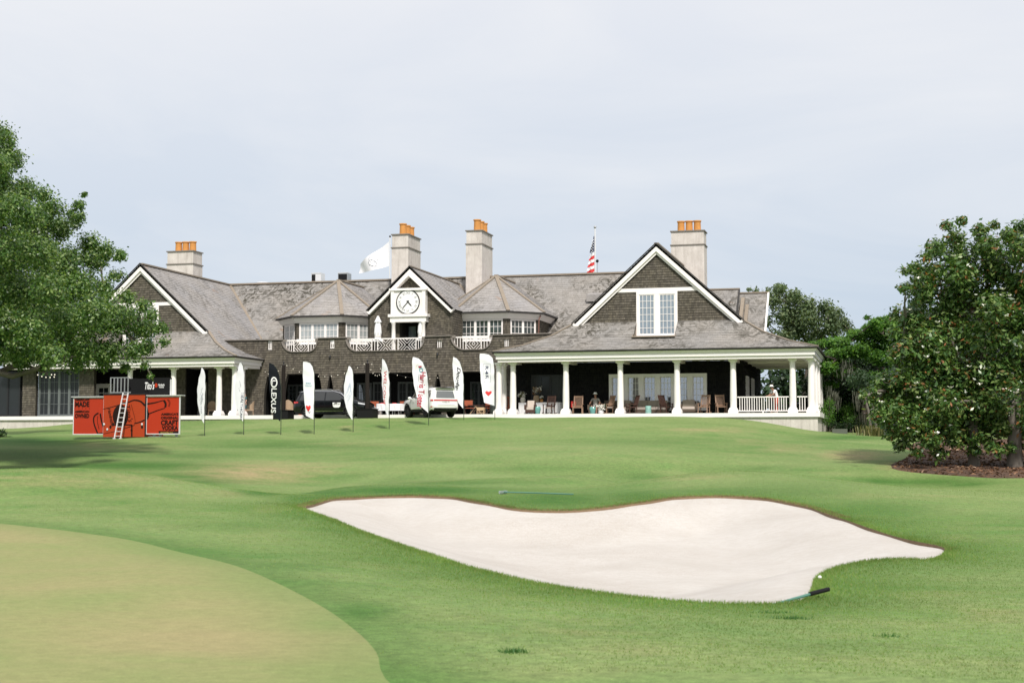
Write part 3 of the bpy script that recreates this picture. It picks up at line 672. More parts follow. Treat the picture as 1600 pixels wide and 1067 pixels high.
for h in holes[6:]:
    sr = B()
    x0, x1, z0, z1 = h[0][0], h[1][0], h[0][1], h[2][1]
    sr.box((x0 + 0.02, YW + 0.05, z1 - 0.06), (x1 - 0.02, YW + 0.1, z1 - 0.005)).box((x0 + 0.02, YW + 0.05, z0 + 0.01), (x1 - 0.02, YW + 0.1, z0 + 0.07))
    for k in range(3): xx = x0 + (x1 - x0) * (k + 0.5) / 3; sr.box((xx - 0.025, YW + 0.055, z0 + 0.07), (xx + 0.025, YW + 0.095, z1 - 0.06))
    sr.build('slot_rail', MT['white'], HOUSE)
# loggia behind the openings
B().box((-42.5, 96.2, 0), (-20.2, 96.4, 3.1)).box((-42.7, 92.36, 0), (-42.5, 96.2, 3.1)).build('loggia_back_wall', MT['shaded_shingle'], HOUSE)
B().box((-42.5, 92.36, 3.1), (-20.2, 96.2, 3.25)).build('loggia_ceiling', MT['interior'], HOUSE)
B().box((-42, 92.4, 4.05), (-20.2, 101, 4.2)).build('balcony_floor', MT['deck'], HOUSE)
fr = FY(96.15)
for a, b, z in ((558, 581, 2.45), (735, 762, 2.45), (450, 478, 2.4)):
    window(fr, ux(a, 96.15), ux(b, 96.15), 0.08, z, 2, 2, 4, 'glass_dark', name='terrace_door', frame='frame_grey')
for a in (583, 622): window(fr, ux(a, 96.15), ux(a + 28, 96.15), 0.5, 2.5, 2, 2, 3, 'glass_black', frame='frame_grey')
# ---------------------------------------------------------------- balcony rail in the dips
def lattice_rail(x0, x1, panels):
    y = 92.25; zb, zt = 4.40, 5.27
    r = B().box((x0, y - 0.03, zt), (x1, y + 0.05, zt + 0.08)).box((x0, y - 0.02, zb), (x1, y + 0.04, zb + 0.06)); o = r.build('balcony_rail', MT['white'], HOUSE)
    lb = B()
    for p0, p1, kind in panels:
        if kind == 'v':
            n = max(2, int((p1 - p0) / 0.17))
            for i in range(n + 1): xx = p0 + (p1 - p0) * i / n; lb.box((xx - 0.02, y - 0.012, zb + 0.06), (xx + 0.02, y + 0.022, zt))
        else:
            c = (p0 + p1) / 2; zc = (zb + zt) / 2; hw, hh = (p1 - p0) / 2, (zt - zb - 0.06) / 2; z0c = zb + 0.06 + hh
            for k in np.arange(0.12, hw + hh, 0.21):
                for sx in (-1, 1):
                    for sz in (-1, 1):
                        # bars of a nest of diamonds, clipped to the panel
                        a = (min(k, hw), max(k - hw, 0)); b = (max(k - hh, 0), min(k, hh))
                        if kind == 'x': a, b = (hw - a[0], a[1]), (hw - b[0], b[1])
                        if abs(a[0] - b[0]) < 0.03: continue
                        lb.bar((c + sx * a[0], y, z0c + sz * a[1]), (c + sx * b[0], y, z0c + sz * b[1]), 0.028, 0.04, up=(0, 1, 0))
            for xx in (p0, p1): lb.box((xx - 0.03, y - 0.02, zb + 0.06), (xx + 0.03, y + 0.03, zt))
    lb.build('lattice', MT['white'], o)
U = lambda px: ux(px, 92.25, 540)
lattice_rail(U(439), U(499), [(U(441), U(459), 'v'), (U(459), U(482), 'd'), (U(482), U(498), 'v')])
lattice_rail(U(541), U(666), [(U(543), U(557), 'v'), (U(557), U(581), 'd'), (U(581), U(590), 'v'), (U(590), U(615), 'x'), (U(622), U(650), 'x'), (U(650), U(665), 'v')])
lattice_rail(U(704), U(771), [(U(706), U(728), 'v'), (U(728), U(752), 'd'), (U(752), U(770), 'v')])
for a, b, z in ((460, 497, 5.22), (545, 577, 5.15), (720, 768, 5.22)): B().box((U(a), 92.6, z), (U(b), 92.75, z + .2)).build('window_box', MT['white'], HOUSE)

# ---------------------------------------------------------------- entablature and columns
def entab(name, runs):
    """runs: (x0,y0,x1,y1, outward) stretches of stepped white fascia with a dark gutter"""
    m = B(); g = B(); c = B()
    for x0, y0, x1, y1, s in runs:
        if y0 == y1:
            for a, b, z0, z1 in ((0.02, 0.45, 3.32, 3.50), (-0.07, 0.45, 3.502, 3.72)): m.box((x0, y0 + a * s if False else y0 + a, z0), (x1, y0 + b, z1))
        else:
            for a, b, z0, z1 in ((0.02, 0.45, 3.32, 3.50), (-0.07, 0.45, 3.502, 3.72)): m.box((x0 - s * a, y0, z0), (x0 - s * b, y1, z1))
    return m
def porch_trim(x0, x1, y0, yb_l, yb_r, yfull, left=True, right=True):
    m = B()
    for d, z0, z1 in ((0.30, 3.32, 3.50), (0.20, 3.503, 3.72)):
        m.box((x0 + d, y0 + d, z0), (x1 - d, y0 + d + 0.85, z1))
        if right: m.box((x1 - d - 0.7, y0 + d + 0.851, z0), (x1 - d, yb_r, z1))
        if left: m.box((x0 + d, y0 + d + 0.851, z0), (x0 + d + 0.7, yb_l, z1))
    m.build('entablature', MT['white'], HOUSE)
    # sloping crown under the eave
    c = B(); a, b = 0.18, 0.04; za, zb = 3.72, 3.93
    c.add([(x0 + a, y0 + a, za), (x1 - a, y0 + a, za), (x1 - b, y0 + b, zb), (x0 + b, y0 + b, zb)], [(0, 1, 2, 3)])
    if right: c.add([(x1 - a, y0 + a, za), (x1 - a, yb_r, za), (x1 - b, yb_r, zb), (x1 - b, y0 + b, zb)], [(0, 1, 2, 3)])
    if left: c.add([(x0 + a, y0 + a, za), (x0 + a, yb_l, za), (x0 + b, yb_l, zb), (x0 + b, y0 + b, zb)], [(3, 2, 1, 0)])
    c.build('crown_moulding', MT['white'], HOUSE, fix=False)
    g = B().bar((x0 - 0.03, y0, 3.965), (x1 + 0.03, y0, 3.965), 0.1, 0.07)
    if right: g.bar((x1, y0 + 0.06, 3.965), (x1, yb_r, 3.965), 0.1, 0.07)
    if left: g.bar((x0, y0 + 0.06, 3.965), (x0, yb_l, 3.965), 0.1, 0.07)
    g.build('gutter', MT['roof_edge'], HOUSE)
porch_trim(-24.35, -3.95, 87.45, 91.95, 104, 0)
porch_trim(-60.4, -42.2, 87.45, 92, 91.95, 0)
B().box((-23.9, 88.35, 3.42), (-4.4, 91.2, 3.5)).box((-9, 91.201, 3.42), (-4.4, 104, 3.5)).build('porch_ceiling', MT['cream'], HOUSE); B().box((-59.9, 88.35, 3.42), (-42.7, 93.4, 3.5)).build('porch_ceiling', MT['cream'], HOUSE)
for x in (-19.72, -16.21, -12.62, -9.14, -5.53): B().box((x - 0.14, 88.5, 3.25), (x + 0.14, 91.2, 3.415)).build('ceiling_beam', MT['cream'], HOUSE)
for y in (92.5, 95.5, 98.5): B().box((-8.6, y - 0.14, 3.25), (-4.8, y + 0.14, 3.415)).build('ceiling_beam', MT['cream'], HOUSE)
def column(): 
    return B().lathe([(0.225, 0.14), (0.235, 0.2), (0.20, 0.25), (0.21, 0.8), (0.205, 1.4), (0.185, 2.2), (0.168, 2.98), (0.19, 3.0), (0.19, 3.03), (0.17, 3.05), (0.175, 3.12), (0.235, 3.2)], n=20, cap=False)
col_at = [(-24.15, 88.4), (-23.2, 88.4), (-19.72, 88.4), (-16.21, 88.4), (-12.62, 88.4), (-9.14, 88.4), (-5.53, 88.4), (-4.42, 88.4), (-4.42, 89.5), (-4.42, 93.0), (-4.42, 96.5), (-4.42, 100), (-24.15, 89.6),
          (-50.6, 88.4), (-47.28, 88.4), (-43.86, 88.4), (-42.72, 88.4), (-42.72, 89.6)]
c0 = None
for x, y in col_at:
    if c0 is None:
        m = column(); c0 = m.build('column', MT['white'], None, smooth=True, at=(0, 0, 0)); c0.parent = HOUSE; ORG[c0] = Vector((0, 0, 0))
        B().box((-0.30, -0.30, 0), (0.30, 0.30, 0.14)).add([(-.30, -.30, .14), (.30, -.30, .14), (.30, .30, .14), (-.30, .30, .14), (-.215, -.215, .34), (.215, -.215, .34), (.215, .215, .34), (-.215, .215, .34)], [(0, 1, 5, 4), (1, 2, 6, 5), (2, 3, 7, 6), (3, 0, 4, 7), (4, 5, 6, 7)]).build('plinth', MT['white'], c0)
        B().box((-0.26, -0.26, 3.2), (0.26, 0.26, 3.318)).build('capital', MT['white'], c0)
        c0.location = Vector((x, y, 0)) - HOUSE.location; P0 = Vector((x, y, 0))
    else: copies(c0, HOUSE, [Vector((x, y, 0)) - P0])
# ---------------------------------------------------------------- right-hand pavilion
def flare(x0, x1, X0, X1, y, Y, sides, zs=(6.0, 5.12, 4.46, 3.99), hole=None, yb=(98, 92, 92), mat='slate', yl=None):
    """bell-cast skirt roof: rings from the gable foot (x0,x1 at depth y) out to the eave (X0,X1 at Y)"""
    t = [0, 0.29, 0.63, 1.0]
    for i in range(3):
        a, b = t[i], t[i + 1]; L = lambda k: x0 + (X0 - x0) * k; R = lambda k: x1 + (X1 - x1) * k; F_ = lambda k: y + (Y - y) * k
        P = [(L(b), F_(b), zs[i + 1]), (R(b), F_(b), zs[i + 1]), (R(a), F_(a), zs[i]), (L(a), F_(a), zs[i])]
        hs = []
        if hole and zs[i] > hole[2]:
            z0 = max(hole[2], zs[i + 1] + 0.001); k0 = a + (b - a) * (zs[i] - z0) / (zs[i] - zs[i + 1]); y0 = F_(k0); ya = F_(a) + 0.001
            hs = [[(hole[0], y0, z0), (hole[1], y0, z0), (hole[1], ya, zs[i] - 0.001), (hole[0], ya, zs[i] - 0.001)]]
        if hs:
            h = hs[0]
            ax = lambda z, q0, q1: q0 + (q1 - q0) * (zs[i] - z) / (zs[i] - zs[i + 1])
            zb_ = h[0][2]; yb_ = h[0][1]; la, lb = P[3][0], P[0][0]; ra, rb = P[2][0], P[1][0]
            roof([(ax(zb_, la, lb), yb_, zb_), h[0], (hole[0], F_(a), zs[i]), P[3]], mat, name='skirt_roof')
            roof([h[1], (ax(zb_, ra, rb), yb_, zb_), P[2], (hole[1], F_(a), zs[i])], mat, name='skirt_roof')
            if zb_ - zs[i + 1] > 0.01: roof([P[0], P[1], (ax(zb_, ra, rb), yb_, zb_), (ax(zb_, la, lb), yb_, zb_)], mat, name='skirt_roof')
        else: roof(P, mat, name='skirt_roof')
        for s in sides:
            q = (R if s > 0 else L); e = yb[i]
            P = [(q(b), F_(b), zs[i + 1]), (q(b), e, zs[i + 1]), (q(a), e, zs[i]), (q(a), F_(a), zs[i])]
            roof(P, 'slate_clean', name='skirt_roof')
    for s in (-1, 1):
        q = (x1, X1) if s > 0 else (x0, X0)
        pts = [(q[0] + (q[1] - q[0]) * t[i], y + (Y - y) * t[i], zs[i] + 0.03) for i in range(4)]
        strip('hip_cap', zip(pts[:-1], pts[1:]), 'copper', 0.2, 0.06)
def gable(cx, hw, y, zf, za, win, band_z):
    """shingled gable with white rakes; win=(x0,x1,z0,z1)"""
    tri = [(cx - hw, zf), (cx + hw, zf), (cx, za - 0.05)]
    # upper and lower field split by the white band
    k = (za - 0.05 - band_z) / (za - 0.05 - zf); hb = hw * k
    up = [(cx - hb, band_z), (cx + hb, band_z), (cx, za - 0.05)]
    wall([up], FY(y), 0.2, name='gable_wall')
    for s in (-1, 1):
        e = win[0] if s < 0 else win[1]
        lo = [(cx + s * hw, zf), (e, zf), (e, band_z), (cx + s * hb, band_z)]
        wall([lo], FY(y), 0.2, name='gable_wall')
    d = Vector((hw, 0, -(za - zf))).normalized(); n = 0.30
    rk = B(); ed = B()
    for s in (-1, 1):
        a = Vector((cx, y, za)); b = Vector((cx + s * (hw + 0.12), y, zf - 0.11 * (za - zf) / hw))
        o_ = Vector((-s * 0.0, 0, 0)); perp = Vector((s * d.z, 0, -abs(d.x))) if False else Vector((-s * abs(d.z), 0, -abs(d.x)))
        A_, B_ = a + perp * 0.02, b + perp * 0.02; C_, D_ = b + perp * 0.36, a + Vector((0, 0, -0.36 / abs(d.x)))
        rk.add([p + Vector((0, -0.28, 0)) for p in (A_, B_, C_, D_)] + [p + Vector((0, -0.03, 0)) for p in (A_, B_, C_, D_)], [(0, 1, 2, 3), (7, 6, 5, 4), (0, 4, 5, 1), (1, 5, 6, 2), (2, 6, 7, 3), (3, 7, 4, 0)])
        # thinner bed board below, set back
        C2, D2 = b + perp * 0.50, a + Vector((0, 0, -0.50 / abs(d.x)))
        rk.add([p + Vector((0, -0.16, 0)) for p in (C_, C2, D2, D_)], [(0, 1, 2, 3)])
        ed.bar(a + Vector((0, -0.31, 0.05)), b + Vector((s * 0.03, -0.31, 0.05)), 0.08, 0.06)
    rk.build('rake_board', MT['white'], HOUSE, fix=False); ed.build('roof_edge', MT['roof_edge'], HOUSE)
    bnd = B().box((cx - hb + 0.3, y - 0.07, band_z - 0.12), (cx + hb - 0.3, y - 0.005, band_z + 0.12)); bnd.build('gable_band', MT['white'], HOUSE)
def wing_roof(cx, hw, y0, zf, za, yv, mat_r='slate_clean', left_back=104):
    R_ = [(cx + hw, y0, zf), (cx + hw, yv, zf), (cx, yv + (za - zf) / SL, za), (cx, y0, za)]; roof(R_, mat_r)
    L_ = [(cx - hw, left_back, zf), (cx - hw, y0, zf), (cx, y0, za), (cx, left_back + 5, za)]; roof(L_, mat_r)
# right pavilion
GX = -14.25
WIN = (-15.6, -12.92, 4.95, 7.93)
gable(GX, 5.45, 91.0, 6.0, 11.02, WIN, 8.05)
flare(GX - 5.45, GX + 5.45, -24.35, -3.95, 91.0, 87.45, (-1, 1), hole=WIN, yb=(103, 103, 103))
wing_roof(GX, 5.45, 90.72, 6.0, 11.0, 103, 'slate')
f = FY(90.98)
window(f, WIN[0], WIN[1], WIN[2] + 0.08, WIN[3], 2, 4, 6, 'glass_sky', casing=0.17, mull=0.3, sash=0.06)
B().box((WIN[0], 89.2, WIN[2] - 0.08), (WIN[1], 91.05, WIN[2])).poly([[(89.25, 4.88), (91.1, 4.88), (91.1, 6.0), (91.0, 6.0), (89.97, 5.12 + .0)]], Frame((WIN[0], 0, 0), (0, 1, 0), (0, 0, 1)), 0, -.05).poly([[(89.25, 4.88), (91.1, 4.88), (91.1, 6.0), (91.0, 6.0), (89.97, 5.12 + .0)]], Frame((WIN[1], 0, 0), (0, 1, 0), (0, 0, 1)), 0, .05).build('window_recess', MT['copper'], HOUSE)
strip('roof_ridge', [((GX, 90.8, 11.05), (GX, 109, 11.05))], 'copper', 0.3, 0.1)
# porch walls, their shade darkened into the shingle colour
PY = 91.3
wall([[(-24.0, 0), (-8.8, 0), (-8.8, 3.42), (-24.0, 3.42)]], FY(PY), 0.2, 'shaded_shingle', name='porch_wall')
wall([[(PY, 0), (104, 0), (104, 3.42), (PY, 3.42)]], Frame((-8.8, 0, 0), (0, 1, 0), (0, 0, 1)), 0.2, 'shaded_shingle', name='porch_wall')
window(FY(PY - .05), -17.45, -11.1, 0.3, 2.62, 6, 3, 5, 'glass_porch', casing=0.2, mull=0.34, depth=0.22, name='bay_window')
window(FY(PY - .05), -22.7, -20.1, 0.05, 2.65, 2, 2, 4, 'glass_black', casing=0.07, mull=0.07, name='porch_door', frame='iron')
sf = Frame((-8.75, 0, 0), (0, 1, 0), (0, 0, 1))
window(sf, 92.6, 94.2, 0.05, 2.5, 2, 2, 4, 'glass_black', name='porch_door'); window(sf, 96.4, 98.0, 0.05, 2.5, 2, 2, 4, 'glass_black', name='porch_door')
# porch railing
def porch_rail(p, q, first=[None]):
    p = Vector(p); q = Vector(q); d = q - p; n = int(d.length / 0.145); o = B().bar(p + Vector((0, 0, .99)), q + Vector((0, 0, .99)), 0.09, 0.07).bar(p + Vector((0, 0, .14)), q + Vector((0, 0, .14)), 0.07, 0.07).build('porch_railing', MT['white'], HOUSE)
    if abs(d.x) > 1.5: B().cbox(((p + q) / 2 + Vector((0, 0, .05))), .08, .08, .1).build('rail_foot', MT['white'], o)
    b0 = None
    for i in range(1, n):
        c = p + d * i / n
        if b0 is None: b0 = B().box((c.x - .022, c.y - .022, .175), (c.x + .022, c.y + .022, .955)).build('baluster', MT['white'], o); cb = c
        else: k = b0.copy(); COL.objects.link(k); k.parent = o; k.location = c - cb
porch_rail((-8.9, 88.4, 0), (-5.78, 88.4, 0)); porch_rail((-5.28, 88.4, 0), (-4.66, 88.4, 0)); porch_rail((-4.42, 89.8, 0), (-4.42, 92.7, 0)); porch_rail((-4.42, 93.3, 0), (-4.42, 96.2, 0))
# ---------------------------------------------------------------- left wing
LX = -51.3
LW = (-52.7, -49.9, 4.95, 7.9)
gable(LX, 5.25, 91.0, 6.0, 10.87, LW, 8.0)
flare(LX - 5.25, LX + 5.25, -60.4, -42.2, 91.0, 87.45, (-1, 1), hole=LW, yb=(98.7, 92, 92))
wing_roof(LX, 5.25, 90.72, 6.0, RZ, RY - 5.25 / SL * 0.933 + 0.0)
window(FY(90.98), LW[0], LW[1], LW[2] + 0.08, LW[3], 2, 4, 6, 'glass_dark', casing=0.17, mull=0.3, sash=0.06)
strip('roof_ridge', [((LX, 90.8, RZ + 0.05), (LX, 105, RZ + 0.05))], 'copper', 0.3, 0.1)
strip('roof_valley', [((LX + 0.05, 104.95, RZ + 0.03), (LX + 5.25, 99.8, 6.03))], 'copper', 0.22, 0.06)
wall([[(-59.8, 0), (-48.0, 0), (-48.0, 3.42), (-59.8, 3.42)]], FY(91.5), 0.2, 'shaded_shingle', name='porch_wall')
wall([[(91.5, 0), (93.6, 0), (93.6, 3.42), (91.5, 3.42)]], Frame((-47.98, 0, 0), (0, 1, 0), (0, 0, 1)), 0.1, 'shaded_shingle', name='porch_wall')
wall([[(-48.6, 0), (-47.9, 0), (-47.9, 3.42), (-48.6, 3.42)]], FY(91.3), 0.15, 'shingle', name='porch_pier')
wall([[(-48.0, 0), (-42.7, 0), (-42.7, 3.42), (-48.0, 3.42)]], FY(93.4), 0.2, 'shaded_shingle', name='porch_wall')
def door(fr, x0, x1, z1, glass='glass_black', name='panel_door', par=HOUSE):
    o = MB(); 
    fm = B(); P = lambda a, b, d: fr.pt(a, b, d)
    def bx(mb, a0, a1, b0, b1, d0, d1): mb.add([P(a0, b0, d0), P(a1, b0, d0), P(a1, b1, d0), P(a0, b1, d0), P(a0, b0, d1), P(a1, b0, d1), P(a1, b1, d1), P(a0, b1, d1)], [(0, 3, 2, 1), (4, 5, 6, 7), (0, 1, 5, 4), (1, 2, 6, 5), (2, 3, 7, 6), (3, 0, 4, 7)])
    bx(fm, x0, x0 + .12, 0, z1, 0.03, .1); bx(fm, x1 - .12, x1, 0, z1, .03, .1); bx(fm, x0 + .12, x1 - .12, z1 - .13, z1, .03, .1); bx(fm, x0 + .12, x1 - .12, 0.01, z1 - .13, .02, .06)
    d_ = fm.build(name, MT['white'], par); g = B(); xa, xb = x0 + .27, x1 - .27
    for i in range(2):
        for k in range(3): w_ = (xb - xa) / 2; bx(g, xa + w_ * i + .03, xa + w_ * (i + 1) - .03, 1.0 + k * .38, 1.0 + k * .38 + .33, .055, .064)
    g.build('door_pane', MT[glass], d_); h = B(); bx(h, x1 - .22, x1 - .17, .95, 1.08, .06, .12); h.build('door_handle', MT['iron'], d_)
    return d_
door(FY(93.4), ux(300, 93.4), ux(324, 93.4), 2.5)
door(FY(91.5), ux(150, 91.5), ux(164, 91.5) + 0.6, 2.4)
# glazed garden room under the oak
wall([[(-63, 0), (-59.25, 0), (-59.25, 3.4), (-63, 3.4)]], FY(88.9), 0.2, 'shaded_shingle', name='garden_wall')
for a, b in ((-59.25, -58.2), (-54.75, -53.6)): wall([[(a, 0), (b, 0), (b, 3.42), (a, 3.42)]], FY(88.72), 0.3, 'shingle', name='garden_pier')
window(FY(88.95), -58.1, -54.8, 0.05, 3.3, 4, 2, 4, 'glass_black', casing=0.1, mull=0.1, name='glass_door', frame='frame_grey')
window(FY(88.84), -62.5, -59.5, 0.05, 3.2, 3, 1, 1, 'glass_black', casing=0.08, mull=0.08, name='glass_door', frame='iron')
B().box((-60, 89.1, 3.42), (-53.6, 92, 3.9)).build('garden_room_head', MT['backing'], HOUSE)
# ---------------------------------------------------------------- main roof and its neighbours
f2 = lambda z: RY - (RZ - z) / SL
roof([(-46.4, f2(4.6), 4.6), (-19.5, f2(4.6), 4.6), (-16.0, RY - 1.5, RZ - 1.4), (-16.0, RY, RZ), (LX, RY, RZ), (LX + 5.25, f2(5.95), 5.95)], 'slate')
roof([(LX - 6, RY, RZ), (-19.5, RY, RZ), (-19.5, RY + 6, RZ - 5.6), (LX - 6, RY + 6, RZ - 5.6)], 'slate_clean')
strip('roof_ridge', [((LX, RY, RZ + 0.06), (-16, RY, RZ + 0.06))], 'copper', 0.34, 0.12)
roof([(-19.5, 100, 4.75), (-10.35, 100, 4.75), (-10.35, RY, 9.42), (-19.5, RY, 9.42)], 'slate'); strip('roof_ridge', [((-17, RY, 9.46), (-10.3, RY, 9.46))], 'copper', 0.25, 0.1)
strip('roof_edge', [((-10.33, RY, 9.4), (-10.33, 102.2, 6.8))], 'roof_edge', 0.1, 0.2)
roof([(-10.3, 100.5, 4.9), (-8.25, 100.5, 4.9), (-8.25, RY, 9.1), (-10.3, RY, 9.1)], 'slate'); strip('roof_ridge', [((-10.3, RY, 9.14), (-8.2, RY, 9.14))], 'copper', 0.25, 0.1)
strip('roof_edge', [((-8.22, RY, 9.08), (-8.22, 100.8, 5.2))], 'white', 0.12, 0.22)
for x, zz in ((-9.85, 8.7), (-9.55, 8.2)):
    B().add([(x - .25, RY - 1.1, zz), (x, RY - 1.1, zz), (x, RY - 3.4, zz - 1.9), (x - .25, RY - 3.4, zz - 1.9), (x - .25, RY - 1.1, zz - .4), (x, RY - 1.1, zz - .4), (x, RY - 3.4, zz - 2.3), (x - .25, RY - 3.4, zz - 2.3)], [(0, 1, 2, 3), (4, 5, 6, 7), (0, 4, 5, 1), (1, 5, 6, 2), (2, 6, 7, 3), (3, 7, 4, 0)]).build('roof_step', MT['copper'], HOUSE)
# low shed dormer by the right gable
p = on_y(917, 461, 102.4); q = on_y(947, 459, 102.4)
B().add([(p.x, 102.2, p.z), (q.x + 1, 102.2, p.z), (q.x + 1, 103.3, p.z + .25), (p.x, 103.3, p.z + .25), (p.x, 102.2, p.z - .5), (q.x + 1, 102.2, p.z - .5)], [(0, 1, 2, 3), (4, 5, 1, 0), (4, 0, 3)]).build('shed_dormer', MT['slate_clean'], HOUSE)
# ---------------------------------------------------------------- polygonal bays
def bay(cx, cy0, hf, name):
    W = 4.1; ze = 7.30; za = 10.25; cy = cy0 + W
    ev = lambda s, z: [(cx - W * s, cy0 + W + 3.2, z), (cx - W * s, cy - W * s + (W - hf) * s, z), (cx - hf * s, cy - W * s, z), (cx + hf * s, cy - W * s, z), (cx + W * s, cy - W * s + (W - hf) * s, z), (cx + W * s, cy + 3.2, z)]
    E_ = ev(1.0, ze); ap = (cx, cy, za)
    for i in (1, 2, 3): roof([E_[i], E_[i + 1], ap], 'slate_clean', name='bay_roof')
    yb = 104.3
    roof([E_[4], (cx + W, 101.2, ze), (cx, yb, za), ap], 'slate_clean', name='bay_roof'); roof([(cx - W, 101.2, ze), E_[1], ap, (cx, yb, za)], 'slate_clean', name='bay_roof')
    strip('hip_cap', [(Vector(ap) + Vector((0, 0, .05)), Vector(E_[i]) + Vector((0, 0, .04))) for i in (1, 2, 3, 4)], 'copper', 0.26, 0.07)
    strip('roof_ridge', [((cx, cy, za + .05), (cx, yb, za + .05))], 'copper', 0.26, 0.1)
    g = B(); 
    for i in range(5): g.bar(Vector(E_[i]) - Vector((0, 0, .06)), Vector(E_[i + 1]) - Vector((0, 0, .06)), 0.14, 0.12)
    g.build('gutter', MT['roof_edge'], HOUSE)
    A_, C_ = ev(0.975, ze - 0.13), ev(0.91, ze - 0.5); D_ = ev(0.9, ze - 0.5)
    t = B()
    for i in range(5): t.add([C_[i], C_[i + 1], A_[i + 1], A_[i]], [(0, 1, 2, 3)])
    for i in range(5): t.add([D_[i], D_[i + 1], C_[i + 1], C_[i]], [(0, 1, 2, 3)])
    t.build('bay_cornice', MT['white'], HOUSE, fix=False)
    w_ = ev(0.885, 0)
    for i in range(5):
        a, b = Vector(w_[i]), Vector(w_[i + 1]); L_ = (b - a).length
        fr = Frame(a, b - a, (0, 0, 1)); z0, z1 = 4.2, ze - 0.5
        if i in (1, 2, 3):
            n, wd = ((2, 1.95), (3, 3.02), (2, 2.05))[i - 1]; x0 = (L_ - wd) / 2; zb = 5.30; zt = z1 + 0.02
            wall([[(0, z0), (L_, z0), (L_, z1), (0, z1)], [(x0 + .05, zb + .02), (x0 + wd - .05, zb + .02), (x0 + wd - .05, zt - .08), (x0 + .05, zt - .08)]], fr, 0.15, name='bay_wall')
            window(fr, x0, x0 + wd, zb, zt - 0.03, n, 3, 3, 'glass_pale' if cx < -30 else 'glass_dark', casing=0.07, mull=0.1, sash=0.04)
        else: wall([[(0, z0), (L_, z0), (L_, z1), (0, z1)]], fr, 0.15, name='bay_wall')
bay(-39.55, 95.0, 1.95, 'left'); bay(-27.3, 95.0, 2.02, 'right')
x = on_y(848, 500, 96.6).x; B().tube([(-23.45, 97.0, 7.1), (-23.55, 96.9, 6.8), (-23.62, 96.85, 4.3)], 0.05, 8).build('downspout', paint('brown_downspout', (0.16, 0.08, 0.06), 0.5), HOUSE)
# ---------------------------------------------------------------- clock gable
CX_, CY_ = -31.72, 93.0
zf, za, hw = 7.42, 10.30, 3.02
sl = (za - zf) / hw
wall([[(CX_ - 3.0, 4.2), (CX_ + 3.0, 4.2), (CX_ + 3.0, zf), (CX_, za - 0.06), (CX_ - 3.0, zf)], [(CX_ - 0.82, 4.21), (CX_ + 0.82, 4.21), (CX_ + 0.82, 6.55), (CX_ - 0.82, 6.55)]], FY(CY_), 0.25, wave=0.05, course=0.15, name='clock_gable_wall')
for s in (-1, 1):
    P = [(CX_ + s * (hw + .1), 92.7, zf - .1 * sl), (CX_ + s * (hw + .1), f2(zf - .1), zf - .1 * sl), (CX_, f2(za), za), (CX_, 92.7, za)]
    roof(P if s > 0 else [P[1], P[0], P[3], P[2]], 'slate_clean')
    wall([[(93.0, 4.2), (99, 4.2), (101.2, zf - .05), (93.0, zf - .05)]], Frame((CX_ + 3.0, 0, 0), (0, 1, 0), (0, 0, 1)) if s > 0 else Frame((CX_ - 3.0, 0, 0), (0, 1, 0), (0, 0, 1)), 0.15, name='dormer_cheek')
strip('roof_ridge', [((CX_, 92.7, za + .04), (CX_, f2(za), za + .04))], 'copper', 0.22, 0.08)
strip('roof_valley', [((CX_ + s * 0.05, f2(za) - 0.05, za + .02), (CX_ + s * 3.1, f2(zf), zf + .03)) for s in (-1, 1)], 'terracotta' if False else 'copper', 0.2, 0.05)
rk = B(); ed = B()
for s in (-1, 1):
    a = Vector((CX_, 92.7, za)); b = Vector((CX_ + s * (hw + .16), 92.7, zf - .16 * sl)); pr2 = Vector((-s * sl, 0, -1)).normalized()
    D_ = a + Vector((0, 0, -.30 * math.hypot(1, sl)))
    q4 = [a, b, b + pr2 * .30, D_]; rk.add(q4 + [p + Vector((0, .28, 0)) for p in q4], [(0, 1, 2, 3), (7, 6, 5, 4), (0, 4, 5, 1), (1, 5, 6, 2), (2, 6, 7, 3), (3, 7, 4, 0)])
    ed.bar(a + Vector((0, -.03, .05)), b + Vector((0, -.03, .05)), .07, .06)
    # pediment rakes over the clock
    a2 = Vector((CX_, 92.45, 10.0)); b2 = Vector((CX_ + s * 1.30, 92.45, 10.0 - 1.30 * sl)); D2 = a2 + Vector((0, 0, -.26 * math.hypot(1, sl)))
    q4 = [a2, b2, b2 + Vector((0, 0, -.1)) + pr2 * .16, D2]; rk.add(q4 + [p + Vector((0, .5, 0)) for p in q4], [(0, 1, 2, 3), (7, 6, 5, 4), (0, 4, 5, 1), (1, 5, 6, 2), (2, 6, 7, 3), (3, 7, 4, 0)])
rk.build('rake_board', MT['white'], HOUSE, fix=False); ed.build('roof_edge', MT['roof_edge'], HOUSE)
cb = B().box((CX_ - 1.22, 92.42, 7.0), (CX_ + 1.22, 92.96, 8.62)).box((CX_ - 1.36, 92.30, 8.622), (CX_ + 1.36, 92.96, 8.78)).box((CX_ - 1.42, 92.26, 6.80), (CX_ + 1.42, 92.96, 6.998)).box((CX_ - 1.3, 92.36, 6.45), (CX_ + 1.3, 92.96, 6.798))
cb.box((CX_ - 1.25, 92.36, 7.0), (CX_ - 1.02, 92.418, 8.62)).box((CX_ + 1.02, 92.36, 7.0), (CX_ + 1.25, 92.418, 8.62)).build('clock_surround', MT['white'], HOUSE)
for s in (-1, 1):
    pc = B(); pc.lathe([(.17, 4.4), (.17, 4.55), (.14, 4.6), (.145, 5.4), (.125, 6.3), (.17, 6.36), (.18, 6.45)], (CX_ + s * 1.08, 92.5, 0), 16); pc.box((CX_ + s * 1.08 - .22, 92.28, 4.3), (CX_ + s * 1.08 + .22, 92.72, 4.42))
    pc.build('clock_pillar', MT['white'], HOUSE, smooth=True)
